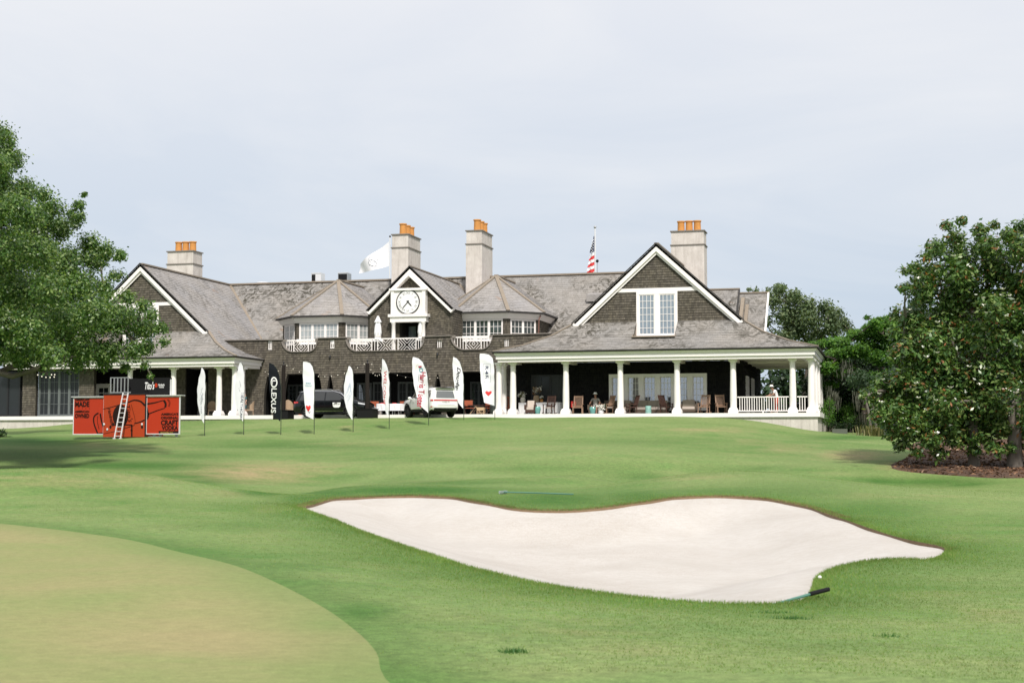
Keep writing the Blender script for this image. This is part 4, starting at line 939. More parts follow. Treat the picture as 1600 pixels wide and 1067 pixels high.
window(FY(94.3), CX_ - 0.8, CX_ + 0.95, 4.25, 6.5, 2, 1, 2, 'glass_sky', name='balcony_door', casing=.16, mull=.16, frame='black')
B().box((CX_ - 0.82, 93.25, 4.2), (CX_ - 0.78, 94.4, 6.6)).box((CX_ + 0.96, 93.25, 4.2), (CX_ + 1.0, 94.4, 6.6)).box((CX_ - 0.82, 93.25, 6.56), (CX_ + 1.0, 94.4, 6.6)).build('door_recess', MT['interior'], HOUSE)
cf = B().lathe([(0.80, -0.03), (0.80, 0.0)], (0, 0, 0), 48, 'y'); cf = B(); FC = Frame((CX_, 92.40, 7.83), (1, 0, 0), (0, 0, 1))
ring = lambda r, n=48: [(r * math.cos(2 * math.pi * k / n), r * math.sin(2 * math.pi * k / n)) for k in range(n)]
CF_ = B().poly([ring(0.80)], FC, -0.01, 0.03).build('clock_face', paint('clock_white', (0.82, 0.82, 0.82), 0.4, 0.02), HOUSE)
B().poly([ring(0.85), ring(0.795)], FC, -0.01, 0.06).build('clock_rim', MT['black'], CF_)
nm = B()
NUM = paint('clock_grey', (0.12, 0.12, 0.13), 0.5)
for k, t in enumerate(['XII', 'I', 'II', 'III', 'IV', 'V', 'VI', 'VII', 'VIII', 'IX', 'X', 'XI']):
    nm = B(); a = math.pi / 2 - k * math.pi / 6; put_text(nm, t, FC, .62 * math.cos(a), .62 * math.sin(a), height=.17, rot=a - math.pi / 2, off=.036); nm.build('clock_numeral', NUM, CF_, fix=False)
def hand(deg, L_, w_, n):
    a = math.radians(90 - deg); d = (math.cos(a), math.sin(a)); q = (-d[1], d[0])
    pts = [(-d[0] * .12 + q[0] * w_ * .6, -d[1] * .12 + q[1] * w_ * .6), (q[0] * w_ * .5, q[1] * w_ * .5), (d[0] * L_ * .7 + q[0] * w_ * .5, d[1] * L_ * .7 + q[1] * w_ * .5), (d[0] * L_, d[1] * L_), (d[0] * L_ * .7 - q[0] * w_ * .5, d[1] * L_ * .7 - q[1] * w_ * .5), (-q[0] * w_ * .5, -q[1] * w_ * .5), (-d[0] * .12 - q[0] * w_ * .6, -d[1] * .12 - q[1] * w_ * .6)]
    B().poly([pts], FC, .05 + n * .008, .056 + n * .008).build('clock_hand', MT['black'], CF_)
hand(138, .42, .07, 0); hand(222, .64, .055, 1)
# ---------------------------------------------------------------- chimneys
def chimney(x0, x1, y0, y1, z0, z1, pots):
    sh = B().box((x0, y0, z0), (x1, y1, z1 - 1.1)).box((x0 + .03, y0 + .03, z1 - 1.02), (x1 - .03, y1 - .03, z1 - .08)).build('chimney', MT['stucco'], HOUSE)
    B().box((x0 - .06, y0 - .06, z1 - 1.1), (x1 + .06, y1 + .06, z1 - 1.02)).box((x0 - .05, y0 - .05, z1 - .08), (x1 + .05, y1 + .05, z1)).build('chimney_ledge', MT['stucco_cap'], sh)
    p0 = None
    for x, y, h in pots:
        m = B().lathe([(.27, z1), (.25, z1 + h - .12), (.255, z1 + h - .1), (.30, z1 + h - .08), (.30, z1 + h), (.24, z1 + h), (.22, z1 + h - .3)], (x, y, 0), 14, cap=False); m.build('chimney_pot', MT['terracotta'], sh, smooth=True)
a, b = on_y(261, 391, 101.5), on_y(302, 391, 101.5); chimney(a.x, b.x, 101.5, 103.1, 8, b.z, [(a.x + .6 + k * .62, 102.3, .8) for k in range(3)])
a, b = on_y(612, 366, 103), on_y(638, 366, 103); chimney(a.x, b.x, 103, 106, 8, a.z, [(a.x + .75, 103.5 + k * 0.95, .85) for k in range(3)])
a, b = on_y(728, 360, 102.6), on_y(753, 359, 102.6); chimney(a.x, b.x, 102.6, 105.6, 7, a.z, [(a.x + .75, 103.1 + k * .95, .85) for k in range(3)])
a, b = on_y(1048, 361, 103), on_y(1100, 360, 103); chimney(a.x, b.x, 103, 104.6, 7, a.z, [(a.x + .65 + k * .6, 103.8, .8) for k in range(3)])
# ---------------------------------------------------------------- vehicles
def cdt_patch(outline, step, holes=()):
    P = [Vector(p) for p in outline]; E = [(i, (i + 1) % len(P)) for i in range(len(P))]; rings = [list(outline)] + [list(h) for h in holes]
    for h in holes: o0 = len(P); P += [Vector(p) for p in h]; E += [(o0 + i, o0 + (i + 1) % len(h)) for i in range(len(h))]
    xs = [p[0] for p in outline]; zs = [p[1] for p in outline]
    gx, gz = np.meshgrid(np.arange(min(xs) + step / 2, max(xs), step), np.arange(min(zs) + step / 2, max(zs), step)); gx = gx.ravel() + 0.001; gz = gz.ravel() + 0.0013
    ok = inside(outline, gx, gz)
    for h in holes: ok &= ~inside(h, gx, gz)
    for r in rings: ok &= edge_dist(densify(r, step / 2), gx, gz) > step * 0.35
    P += [Vector((a, b)) for a, b in zip(gx[ok], gz[ok])]
    v, e, f, *_ = geo.delaunay_2d_cdt(P, E, [], 0, 1e-6)
    V_ = [(p.x, p.y) for p in v]; c = np.array([[sum(V_[i][0] for i in t) / 3, sum(V_[i][1] for i in t) / 3] for t in f])
    ok = inside(outline, c[:, 0], c[:, 1])
    for h in holes: ok &= ~inside(h, c[:, 0], c[:, 1])
    return V_, [tuple(t) for t, k in zip(f, ok) if k]
def densify(r, step):
    o_ = []
    for i in range(len(r)):
        a, b = r[i], r[(i + 1) % len(r)]; n = max(1, int(math.hypot(b[0] - a[0], b[1] - a[1]) / step))
        o_ += [(a[0] + (b[0] - a[0]) * k / n, a[1] + (b[1] - a[1]) * k / n) for k in range(n)]
    return o_
def arch(cx, cz, r, z0, n=12):
    a0 = math.asin(max(-1, (z0 - cz) / r)); o_ = []
    for i in range(n + 1): t = a0 + (math.pi - 2 * a0) * i / n; o_.append((cx + r * math.cos(t), cz + r * math.sin(t)))
    return o_          # from front to back over the wheel
CARM = {}
def suv(name, label, loc, rotz, cfg):
    """x forward, y left; cfg holds the side profile and details"""
    T = thing(name, label, 'car', loc, rotz, local=True)
    pf, zs, wf, wr, R = cfg['top'], cfg['sill'], cfg['wf'], cfg['wr'], cfg['R']
    # closed outline: over the top from tail to nose, then back underneath with the wheel arches
    und = [(pf[-1][0] - 0.08, zs)] + arch(wf, R - 0.02, R + 0.07, zs) + arch(wr, R - 0.02, R + 0.07, zs) + [(pf[0][0] + 0.08, zs + 0.08)]
    out_ = densify(pf, 0.09)[:-1] if False else None
    topd = []
    for a, b in zip(pf[:-1], pf[1:]):
        n = max(1, int(math.hypot(b[0] - a[0], b[1] - a[1]) / 0.1)); topd += [(a[0] + (b[0] - a[0]) * k / n, a[1] + (b[1] - a[1]) * k / n) for k in range(n)]
    topd.append(pf[-1])
    outline = topd + und
    OD = np.array(densify(topd, 0.03)); HW, belt, x0, x1 = cfg['hw'], cfg['belt'], pf[0][0], pf[-1][0]
    def W(x, z):
        w_ = HW - 0.05 * max(0, (0.75 - z) / 0.5) ** 2 - 0.02 * abs(z - 0.8)
        if z > belt: w_ -= cfg['tumble'] * (z - belt)
        lx = 0.0
        if x > x1 - 0.9: lx += cfg['nose'] * ((x - (x1 - 0.9)) / 0.9) ** 2
        if x < x0 + 0.55: lx += cfg['tail'] * ((x0 + 0.55 - x) / 0.55) ** 2
        d = float(np.sqrt(((OD - (x, z)) ** 2).sum(1).min()))
        return w_ - lx - 0.10 * math.exp(-d / 0.05)
    V_, F_ = cdt_patch(outline, 0.11)
    b = MB(); n = len(V_)
    for s in (1, -1): b.add([(x, s * W(x, z), z) for x, z in V_], F_)
    K = 6
    for (a, c) in zip(topd[:-1], topd[1:]):
        for k in range(K):
            t0, t1 = -1 + 2 * k / K, -1 + 2 * (k + 1) / K; cr = lambda t: 0.035 * (1 - t * t)
            na = Vector((-(c[1] - a[1]), 0, c[0] - a[0])).normalized() 
            pt = lambda p, t: (p[0] + na.x * cr(t), W(*p) * t, p[1] + na.z * cr(t))
            b.add([pt(a, t0), pt(c, t0), pt(c, t1), pt(a, t1)], [(0, 1, 2, 3)])
    body_me = b.build('body', cfg['paint'], T, fix=False)
    bm = bmesh.new(); bm.from_mesh(body_me.data); bmesh.ops.remove_doubles(bm, verts=bm.verts, dist=0.004); bmesh.ops.recalc_face_normals(bm, faces=bm.faces); bm.to_mesh(body_me.data); bm.free()
    body_me.data.polygons.foreach_set('use_smooth', [True] * len(body_me.data.polygons)); body_me.data.set_sharp_from_angle(angle=math.radians(48))
    MB().box((x0 + .15, -HW + .12, zs - .06), (x1 - .15, HW - .12, zs + .25)).build('underbody', MT['black'], T)
    def side(pts, off, mat, nm, sides=(1, -1), step=0.12, parent=T):
        V2, F2 = cdt_patch(densify(pts, 0.08), step); o_ = None
        for s in sides:
            o_ = MB().add([(x, s * (W(x, z) + off), z) for x, z in V2], F2).build(nm, mat, parent, fix=False)
        return o_
    def across(pa, pb, inset0, inset1, off, mat, nm, parent=T):
        """patch lying on the transverse skin between two profile points"""
        m = MB(); nn = Vector((-(pb[1] - pa[1]), 0, pb[0] - pa[0])).normalized(); N_ = 4
        rows = []
        for i in range(N_ + 1):
            f = i / N_; x, z = pa[0] + (pb[0] - pa[0]) * f, pa[1] + (pb[1] - pa[1]) * f; w_ = W(x, z) - (inset0 + (inset1 - inset0) * f)
            rows.append([(x + nn.x * (off + .035 * (1 - (t / 4) ** 2)), w_ * t / 4, z + nn.z * (off + .035 * (1 - (t / 4) ** 2))) for t in range(-4, 5)])
        for i in range(N_):
            for k in range(8): m.add([rows[i][k], rows[i + 1][k], rows[i + 1][k + 1], rows[i][k + 1]], [(0, 1, 2, 3)])
        return m.build(nm, mat, parent, smooth=True, fix=False)
    for wdw in cfg['glass']: side(wdw, 0.006, CARM['glass'], 'side_window')
    for nm, mk, pts, off in cfg['sidebits']: side(pts, off, CARM[mk], nm)
    for nm, mk, pa, pb, i0, i1, off in cfg['across']: across(pa, pb, i0, i1, off, CARM[mk], nm)
    for x in cfg['doors']:
        side([(x - .007, zs + .12), (x + .007, zs + .12), (x + .007, belt + .02), (x - .007, belt + .02)], 0.004, MT['black'], 'door_gap', step=0.3)
    for x in cfg['handles']: 
        for s in (1, -1): MB().box((x, s * (W(x, belt - .13) + .005), belt - .15), (x + .2, s * (W(x, belt - .13) + .035), belt - .115)).build('door_handle', cfg['paint'], T)
    for s in (1, -1):
        mxp, mz = cfg['mirror']; y = W(mxp, mz); m = MB().ball((mxp, s * (y + .16), mz + .03), (.08, .13, .09), 10, 6).bar((mxp, s * (y - .02), mz - .02), (mxp, s * (y + .1), mz), .06, .05); m.build('wing_mirror', cfg['paint'], T, smooth=True)
        ra, rb = cfg['rail']; MB().tube([(ra[0], s * (W(*ra) - .02), ra[1] + .03), (ra[0] - .15, s * (W(*ra) - .02), ra[1] + .09), (rb[0] + .15, s * (W(*rb) - .02), rb[1] + .09), (rb[0], s * (W(*rb) - .02), rb[1] + .03)], .022, 6).build('roof_rail', CARM['trim'], T, smooth=True)
    # wheels
    for wx in (wf, wr):
        for s in (1, -1):
            yc = s * (HW - .16); w_ = MB()
            ty = MB().lathe([(R - .12, -.125), (R - .03, -.125), (R, -.085), (R, .085), (R - .03, .125), (R - .12, .125)], (wx, yc, R), 28, 'y', cap=False).build('wheel', CARM['tyre'], T, smooth=True)
            rm = MB().lathe([(R - .12, -.10 * s), (R - .115, .11 * s), (R - .135, .115 * s), (R - .15, .06 * s), (.05, .04 * s)], (wx, yc, R), 28, 'y', cap=False)
            rm.build('rim', CARM[cfg['rim_dark']], ty, smooth=True)
            sp = MB()
            for k in range(10):
                a = 2 * math.pi * k / 10; sp.bar((wx + .05 * math.cos(a), yc + s * .085, R + .05 * math.sin(a)), (wx + (R - .13) * math.cos(a + .06), yc + s * .105, R + (R - .13) * math.sin(a + .06)), .035, .03, up=(0, 1, 0))
            sp.lathe([(.07, .06 * s), (.06, .11 * s), (.01, .115 * s)], (wx, yc, R), 12, 'y').build('rim_spokes', CARM[cfg['rim']], ty)
    return T, W, side
def carpaint(name, col, metal=0.0, rough=0.25):
    return paint(name, col, rough, 0.03, 1.0, metal=metal, coat=1.0)
CARM['glass'] = glass_mat('car_glass', (0.006, 0.008, 0.009), 0.02, 0.02); CARM['glass_grey'] = glass_mat('car_rear_glass', (0.08, 0.09, 0.09), 0.12, 0.02)
CARM['tyre'] = paint('tyre_rubber', (0.018, 0.018, 0.018), 0.85); CARM['alloy'] = paint('alloy', (0.55, 0.56, 0.57), 0.3, metal=0.8); CARM['dark_alloy'] = paint('dark_alloy', (0.03, 0.03, 0.032), 0.35, metal=0.5)
CARM['red'] = paint('tail_lamp', (0.55, 0.02, 0.018), 0.2, coat=1.0); CARM['trim'] = paint('satin_trim', (0.45, 0.45, 0.46), 0.3, metal=0.8); CARM['clad'] = paint('black_cladding', (0.02, 0.02, 0.021), 0.55); CARM['lamp'] = paint('head_lamp', (0.65, 0.67, 0.7), 0.1, coat=1.0); CARM['plate'] = paint('number_plate', (0.7, 0.7, 0.68), 0.5); CARM['decal'] = paint('white_decal', (0.8, 0.8, 0.8), 0.5, 0.02)
black_p, white_p = paint('black_car_paint', (0.004, 0.005, 0.007), 0.2, 0.03, 1.0, spec=0.35, coat=0.35), carpaint('white_car_paint', (0.78, 0.78, 0.77))
TX = dict(top=[(-2.50, .36), (-2.56, .62), (-2.52, .88), (-2.44, 1.02), (-2.36, 1.12), (-2.12, 1.60), (-2.22, 1.70), (-1.8, 1.755), (-1.0, 1.785), (-0.1, 1.775), (.45, 1.72), (.8, 1.62), (1.52, 1.16), (1.8, 1.11), (2.3, 1.00), (2.50, .88), (2.57, .66), (2.55, .40)], sill=.30, wf=1.50, wr=-1.44, R=.39, hw=.985, belt=1.08, tumble=.34, nose=.20, tail=.14, paint=black_p, rim='alloy', rim_dark='clad',
    glass=[[(-2.02, 1.13), (-1.35, 1.13), (-1.30, 1.60), (-1.86, 1.60)], [(-1.24, 1.12), (-.30, 1.12), (-.30, 1.655), (-1.20, 1.62)], [(-.22, 1.12), (1.18, 1.14), (.62, 1.56), (.30, 1.65), (-.22, 1.655)]],
    sidebits=[('window_trim', 'trim', [(-2.0, 1.67), (-1.0, 1.70), (.3, 1.69), (.72, 1.58), (1.3, 1.18), (1.34, 1.2), (.76, 1.62), (.32, 1.725), (-1.0, 1.735), (-2.0, 1.705)], .012), ('sill_trim', 'trim', [(-.95, .40), (1.0, .40), (1.0, .455), (-.95, .455)], .012), ('tail_lamp', 'red', [(-2.46, .92), (-2.10, .97), (-2.10, 1.05), (-2.46, 1.06)], .012), ('head_lamp', 'lamp', [(2.02, .90), (2.42, .83), (2.42, .90), (2.0, .985)], .012), ('wheel_arch', 'clad', arch(1.5, .37, .52, .32) + arch(1.5, .37, .455, .32)[::-1], .01), ('wheel_arch', 'clad', arch(-1.44, .37, .52, .32) + arch(-1.44, .37, .455, .32)[::-1], .01), ('bumper_intake', 'clad', [(2.25, .42), (2.48, .42), (2.48, .60), (2.3, .58)], .01)],
    across=[('windscreen', 'glass', (.86, 1.58), (1.46, 1.20), .10, .10, .008), ('rear_window', 'glass_grey', (-2.34, 1.16), (-2.16, 1.54), .14, .14, .008), ('tail_lamp_bar', 'red', (-2.50, .94), (-2.45, 1.01), .02, .02, .012), ('number_plate', 'plate', (-2.555, .66), (-2.535, .78), .70, .70, .012), ('grille', 'clad', (2.51, .84), (2.57, .48), .38, .22, .01)],
    doors=[-1.30, -.26, 1.02], handles=[-.62, .42], mirror=(.98, 1.14), rail=((.2, 1.73), (-1.9, 1.70)))
p = G(522, 653.8); yb_ = 86.3; xa = ux(522, yb_, 650)
car1, W1, side1 = suv('black_suv', 'glossy black SUV parked side on with a white decal on its front door', (xa, yb_, H(xa, yb_) + 0.0), 0.0, TX)
dc = MB(); dpts = [(.28, .98), (.84, .98), (.80, .72), (.70, .66), (.42, .66), (.32, .72)]; V2, F2 = cdt_patch(densify(dpts, .08), .12)
de = MB().add([(x, -(W1(x, z) + .012), z) for x, z in V2], F2).build('door_decal', CARM['decal'], car1, fix=False)
t = MB(); put_text(t, 'LEXUS OF', Frame((.56, -(W1(.56, .85) + .018), .875), (1, 0, 0), (0, 0, 1)), 0, 0, width=.44, off=.004, bold=.02); t.build('decal_lettering', MT['black'], de, fix=False)
GX_ = dict(top=[(-2.30, .42), (-2.42, .60), (-2.44, .78), (-2.38, .86), (-2.38, 1.12), (-2.22, 1.72), (-2.32, 1.82), (-1.8, 1.86), (-.8, 1.875), (.1, 1.86), (.42, 1.80), (1.00, 1.22), (1.35, 1.20), (2.2, 1.13), (2.38, 1.04), (2.45, .78), (2.40, .46)], sill=.40, wf=1.48, wr=-1.37, R=.41, hw=.985, belt=1.15, tumble=.26, nose=.12, tail=.07, paint=white_p, rim='dark_alloy', rim_dark='clad',
    glass=[[(-2.12, 1.22), (-1.42, 1.22), (-1.42, 1.70), (-1.98, 1.70)], [(-1.32, 1.20), (-.38, 1.20), (-.38, 1.73), (-1.32, 1.73)], [(-.28, 1.20), (.78, 1.20), (.32, 1.70), (.2, 1.73), (-.28, 1.73)]],
    sidebits=[('running_board', 'clad', [(-.85, .40), (.95, .40), (.95, .52), (-.85, .52)], .02), ('tail_lamp', 'red', [(-2.36, 1.00), (-2.16, 1.0), (-2.16, 1.10), (-2.36, 1.10)], .012), ('head_lamp', 'lamp', [(2.1, .94), (2.36, .92), (2.36, 1.02), (2.1, 1.04)], .012), ('wheel_arch', 'clad', arch(1.48, .39, .56, .42) + arch(1.48, .39, .475, .42)[::-1], .012), ('wheel_arch', 'clad', arch(-1.37, .39, .56, .42) + arch(-1.37, .39, .475, .42)[::-1], .012), ('reflector', 'red', [(-2.34, .62), (-2.2, .62), (-2.2, .68), (-2.34, .68)], .012)],
    across=[('windscreen', 'glass', (.46, 1.75), (.97, 1.26), .10, .10, .008), ('rear_window', 'glass_grey', (-2.365, 1.18), (-2.245, 1.64), .14, .13, .008), ('spoiler', 'clad', (-2.235, 1.675), (-2.225, 1.72), .10, .10, .012), ('tail_lamp_bar', 'red', (-2.38, 1.02), (-2.38, 1.10), .0, .0, .012), ('rear_bumper', 'clad', (-2.31, .43), (-2.41, .575), .0, .0, .012), ('number_plate', 'plate', (-2.385, .88), (-2.38, .98), .72, .72, .012), ('grille', 'clad', (2.40, 1.0), (2.45, .74), .25, .25, .01)],
    doors=[-1.37, -.33, .9], handles=[-.66, .30], mirror=(.72, 1.22), rail=((.1, 1.84), (-2.0, 1.82)))
for k, s_, tx in ((0, 0, 0),):
    yb_ = 87.0; xa = ux(672, yb_, 640)
car2, W2, side2 = suv('white_suv', 'white SUV seen from behind with a full-width red tail lamp bar', (xa, yb_, H(xa, yb_)), math.radians(90 + 42), GX_)
t = MB(); fr = Frame((-2.40, 0, 1.06), (0, -1, 0), (0, 0, 1)); put_text(t, 'LEXUS', Frame((-2.425, 0, .955), (0, -1, 0), (0, 0, 1)), 0.0, 0, width=.5, off=.02); t.build('tailgate_lettering', CARM['trim'], car2, fix=False)
# ---------------------------------------------------------------- feather banners on the slope
MT['cloth'] = paint('white_banner_cloth', (0.78, 0.78, 0.82), 0.7, 0.04, 2); MT['cloth_black'] = paint('black_banner_cloth', (0.010, 0.012, 0.016), 0.7)
MT['pole'] = paint('banner_pole', (0.03, 0.04, 0.03), 0.4)
INK = {k: paint('ink_' + k, c, 0.6, 0.03) for k, c in dict(red=(0.42, 0.02, 0.05), bright=(0.60, 0.03, 0.03), navy=(0.03, 0.04, 0.09), black=(0.012, 0.012, 0.016), white=(0.8, 0.8, 0.8), teal=(0.16, 0.38, 0.45), blue=(0.25, 0.36, 0.55), grey=(0.30, 0.32, 0.36), green=(0.05, 0.25, 0.09), yellow=(0.65, 0.42, 0.08)).items()}
def banner(px, py, h, w_, rot, label, art=(), style='feather', cloth='cloth', lean=0.0):
    """pole on the right seen from the camera, curved top; art draws on the cloth in (x, z) metres"""
    g = G(px, py); T = thing('feather_banner', label, 'banner', g, rot, 'tall feather banners along the slope', local=True)
    k = h / 3.9
    if style == 'feather':
        R_ = [(.0, .72), (.0, 2.2), (-.03, 2.7), (-.12, 3.2), (-.28, 3.6), (-.48, 3.82), (-.70, 3.9)]; L_ = [(-.02, .72), (-.34, 1.05), (-.56, 1.7), (-.68, 2.4), (-.74, 3.0), (-.76, 3.5), (-.74, 3.88)]
    elif style == 'tail':
        R_ = [(.0, .75), (.0, 2.2), (0, 3.0), (-.03, 3.4), (-.10, 3.7), (-.24, 3.86), (-.34, 3.9)]; L_ = [(-.02, .72), (-.3, 1.0), (-.62, 1.45), (-.80, 2.1), (-.78, 2.8), (-.62, 3.4), (-.42, 3.88)]
    else:
        R_ = [(.0, .80), (.0, 2.0), (0, 2.8), (-.03, 3.3), (-.12, 3.65), (-.30, 3.84), (-.55, 3.9)]; L_ = [(-.55, 1.0), (-.62, 1.5), (-.70, 2.1), (-.75, 2.7), (-.78, 3.2), (-.79, 3.6), (-.78, 3.9)]
    sc = w_ / 0.8
    R_ = [(x * sc, z * k) for x, z in R_]; L_ = [(x * sc, z * k) for x, z in L_]
    yo = lambda x, z: 0.035 * math.sin(5 * x + 1.7 * z) + 0.02 * math.sin(9 * z + 4 * x) - 0.25 * x * x
    def lerp(C, t): i = min(int(t), len(C) - 2); f = t - i; return (C[i][0] + (C[i + 1][0] - C[i][0]) * f, C[i][1] + (C[i + 1][1] - C[i][1]) * f)
    m = MB(); NZ, NX = 30, 6
    for i in range(NZ + 1):
        t = i / NZ * (len(R_) - 1); r, l = lerp(R_, t), lerp(L_, t)
        for j in range(NX + 1): f = j / NX; x, z = l[0] + (r[0] - l[0]) * f, l[1] + (r[1] - l[1]) * f; m.v.append((x, yo(x, z), z))
    for i in range(NZ):
        for j in range(NX): a = i * (NX + 1) + j; m.f.append((a, a + 1, a + NX + 2, a + NX + 1))
    cl_ = m.build('banner_cloth', MT[cloth], T, smooth=True, fix=False)
    MB().tube([(0.03, 0, -.25), (0.03, 0, .8)] + [(x + .025 * k, 0.0 + yo(x, z) * .6, z) for x, z in R_[1:]], [.02, .02] + [.016 - .0015 * i for i in range(6)], 6).build('pole', MT['pole'], T, smooth=True)
    class Fr:                                                      # the wavy cloth as a drawing surface
        def pt(s, a, b, d): return (a, yo(a, b) - d, b)
    for kind, ink, *a in art:
        q = MB(); nm = 'lettering'
        if kind == 'text': put_text(q, a[0], Fr(), a[1] * sc, a[2] * k, width=a[3] * k, height=a[4] * sc, rot=a[5], off=.012, **(a[6] if len(a) > 6 else {}))
        elif kind == 'poly': nm = 'emblem'; q.poly([[(x * sc, z * k) for x, z in densify(a[0], .08)]], Fr(), .011)
        elif kind == 'ring': nm = 'emblem'; c = a; q.poly([[(c[0] * sc + c[2] * math.cos(2 * math.pi * i / 24) * s_, c[1] * k + c[3] * math.sin(2 * math.pi * i / 24) * s_) for i in range(24)] for s_ in (1, c[4])], Fr(), .012)
        elif kind == 'line': nm = 'emblem'; [q.add([Fr().pt(p[0] * sc, p[1] * k, .011), Fr().pt(p[0] * sc + .018, p[1] * k + .01, .011), Fr().pt(r_[0] * sc + .018, r_[1] * k + .01, .011), Fr().pt(r_[0] * sc, r_[1] * k, .011)], [(0, 1, 2, 3)]) for p, r_ in zip(a[0][:-1], a[0][1:])]
        q.build(nm, INK[ink], cl_, fix=False)
    return T
DN = -math.pi / 2 - 0.03
heart = lambda cx, cz, s: [(cx, cz - s), (cx + .55 * s, cz - .4 * s), (cx + s, cz + .2 * s), (cx + .9 * s, cz + .7 * s), (cx + .5 * s, cz + .85 * s), (cx, cz + .5 * s), (cx - .5 * s, cz + .85 * s), (cx - .9 * s, cz + .7 * s), (cx - s, cz + .2 * s), (cx - .55 * s, cz - .4 * s)]
squig = [(-.45, 2.6), (-.3, 2.75), (-.5, 2.3), (-.2, 2.45), (-.55, 2.0), (-.25, 2.2), (-.5, 1.8), (-.3, 1.95)]
banner(319, 681, 3.75, .56, 1.15, 'white feather banner with a faint script, leftmost of the row and nearest the orange trailer', [('line', 'grey', squig), ('text', 'grey', 'Palmetto', -.28, 1.9, 1.2, .2, DN, dict(italic=.3))], 'tail')
banner(380, 679, 4.0, .62, 1.0, 'white feather banner lettered downwards in small blue capitals, in front of the paired porch columns', [('text', 'navy', 'HEALTHCARE', -.16, 1.5, 1.5, .20, DN), ('line', 'grey', [(-.4, 2.9), (-.3, 2.6), (-.45, 2.5), (-.3, 2.3)])], 'tail')
banner(438, 679, 3.95, .8, .75, 'black feather banner with white lettering running down it', [('text', 'white', 'LEXUS', -.42, 1.85, 1.35, .32, DN, dict(bold=.012)), ('ring', 'white', -.42, 2.85, .20, .30, .72), ('text', 'white', 'L', -.42, 2.85, .22, .2, DN)], 'feather', 'cloth_black')
banner(490, 678.5, 4.0, .72, .78, 'white straight banner with small teal mark and red heart before the black SUV rear', [('text', 'teal', 'sea', -.4, 2.75, .30, .10, 0), ('text', 'teal', 'island', -.4, 2.62, .35, .12, 0), ('poly', 'bright', heart(-.38, 1.40, .19)), ('text', 'navy', 'V', -.3, 1.18, .15, .14, 0)], 'blunt')
banner(551, 675, 3.7, .60, .85, 'white tapered banner with faint blue line drawing before the black SUV bonnet', [('line', 'blue', squig), ('line', 'blue', [(-.7, 2.1), (-.3, 2.9), (-.15, 2.2), (-.6, 1.6), (-.2, 1.7)])], 'tail')
banner(607.5, 671, 4.0, .72, 1.12, 'white feather banner turned nearly edge on with red print', [('text', 'bright', 'WELCOME', -.42, 2.3, 1.9, .25, DN)], 'feather')
banner(669, 665, 4.0, 1.02, -.18, 'white feather banner with big red letters and a round emblem beside the white SUV', [('text', 'red', 'Harris Teeter', -.33, 2.02, 2.05, .28, DN - .06, dict(bold=.02)), ('ring', 'teal', -.36, 3.15, .13, .15, .55), ('poly', 'red', heart(-.40, 3.32, .09)), ('line', 'yellow', [(-.62, 3.15), (-.60, 3.35), (-.50, 3.5), (-.42, 3.55)]), ('text', 'grey', 'Neighborhood Food', -.52, 2.15, 1.5, .07, DN - .06)], 'feather')
banner(724, 656.5, 3.75, .8, .70, 'white feather banner with black blackletter script, between the white SUV and dark doorway', [('text', 'black', 'Doughp', -.40, 2.55, 1.45, .32, DN - .04, dict(italic=.35, bold=.02))], 'feather')
banner(772.5, 655.5, 3.95, .90, -.1, 'white banner marked R4R over a red heart, beside the porch corner columns', [('text', 'navy', 'R', -.42, 3.05, .22, .17, DN, dict(bold=.02)), ('text', 'navy', '4', -.42, 2.78, .22, .17, DN, dict(bold=.02)), ('text', 'navy', 'R', -.42, 2.50, .22, .17, DN, dict(bold=.02)), ('poly', 'bright', heart(-.33, 1.55, .17)), ('poly', 'green', [(-.43, 1.55), (-.24, 1.55), (-.33, 1.44)]), ('line', 'grey', [(-.60, 3.3), (-.22, 3.3), (-.22, 2.2), (-.56, 2.2), (-.60, 3.3)])], 'blunt')

# ---------------------------------------------------------------- orange trailer bar
g = G(194, 684.5); TY = g.y; X = lambda px, py=650: on_y(px, py, TY).x; Zp = lambda px, py: on_y(px, py, TY).z
TR = thing('bar_trailer', 'bright orange box trailer bar with two fold-out wings and a bottle drawn across', 'trailer', (X(194), TY + 1, g.z))
MT['orange'] = paint('orange_wrap', (0.42, 0.032, 0.008), 0.45, 0.06, 1.2); MT['orange2'] = paint('orange_wrap_door', (0.39, 0.045, 0.009), 0.45, 0.06, 1.2); MT['ink'] = paint('dark_brown_print', (0.02, 0.010, 0.008), 0.6)
x0, x1 = X(161.5), X(226); zt, zb = Zp(194, 616.5), Zp(194, 682.5)
MB().box((x0, TY, zb), (x1, TY + 2.1, zt)).build('trailer_box', MT['orange2'], TR)
MB().box((x0 - .03, TY - .03, zt), (x1 + .05, TY + 2.15, zt + .06)).box((x1 + .003, TY + .02, zb), (x1 + .05, TY + .1, zt)).build('box_edging', MT['iron'], TR)
for a, b, ya, yb2 in ((112.5, 161, 620.5, 679), (226.8, 279.5, 618.5, 678.5)):
    xa, xb, z1, z0 = X(a), X(b), Zp((a + b) / 2, ya), Zp((a + b) / 2, yb2)
    w_ = MB().box((xa + .05, TY + .12, z0 + .05), (xb - .05, TY + .17, z1 - .05)).build('wing_panel', MT['orange'], TR)
    f = MB(); f.box((xa, TY + .10, z0), (xa + .05, TY + .19, z1)).box((xb - .05, TY + .10, z0), (xb, TY + .19, z1)).box((xa + .05, TY + .10, z0), (xb - .05, TY + .19, z0 + .05)).box((xa + .05, TY + .10, z1 - .05), (xb - .05, TY + .19, z1)); f.build('panel_frame', MT['alu'], w_)
    MB().box((xa - .1, TY + .02, z1 + .01), (xb + .1, TY + .5, z1 + .05)).build('counter_ledge', MT['alu'], TR)
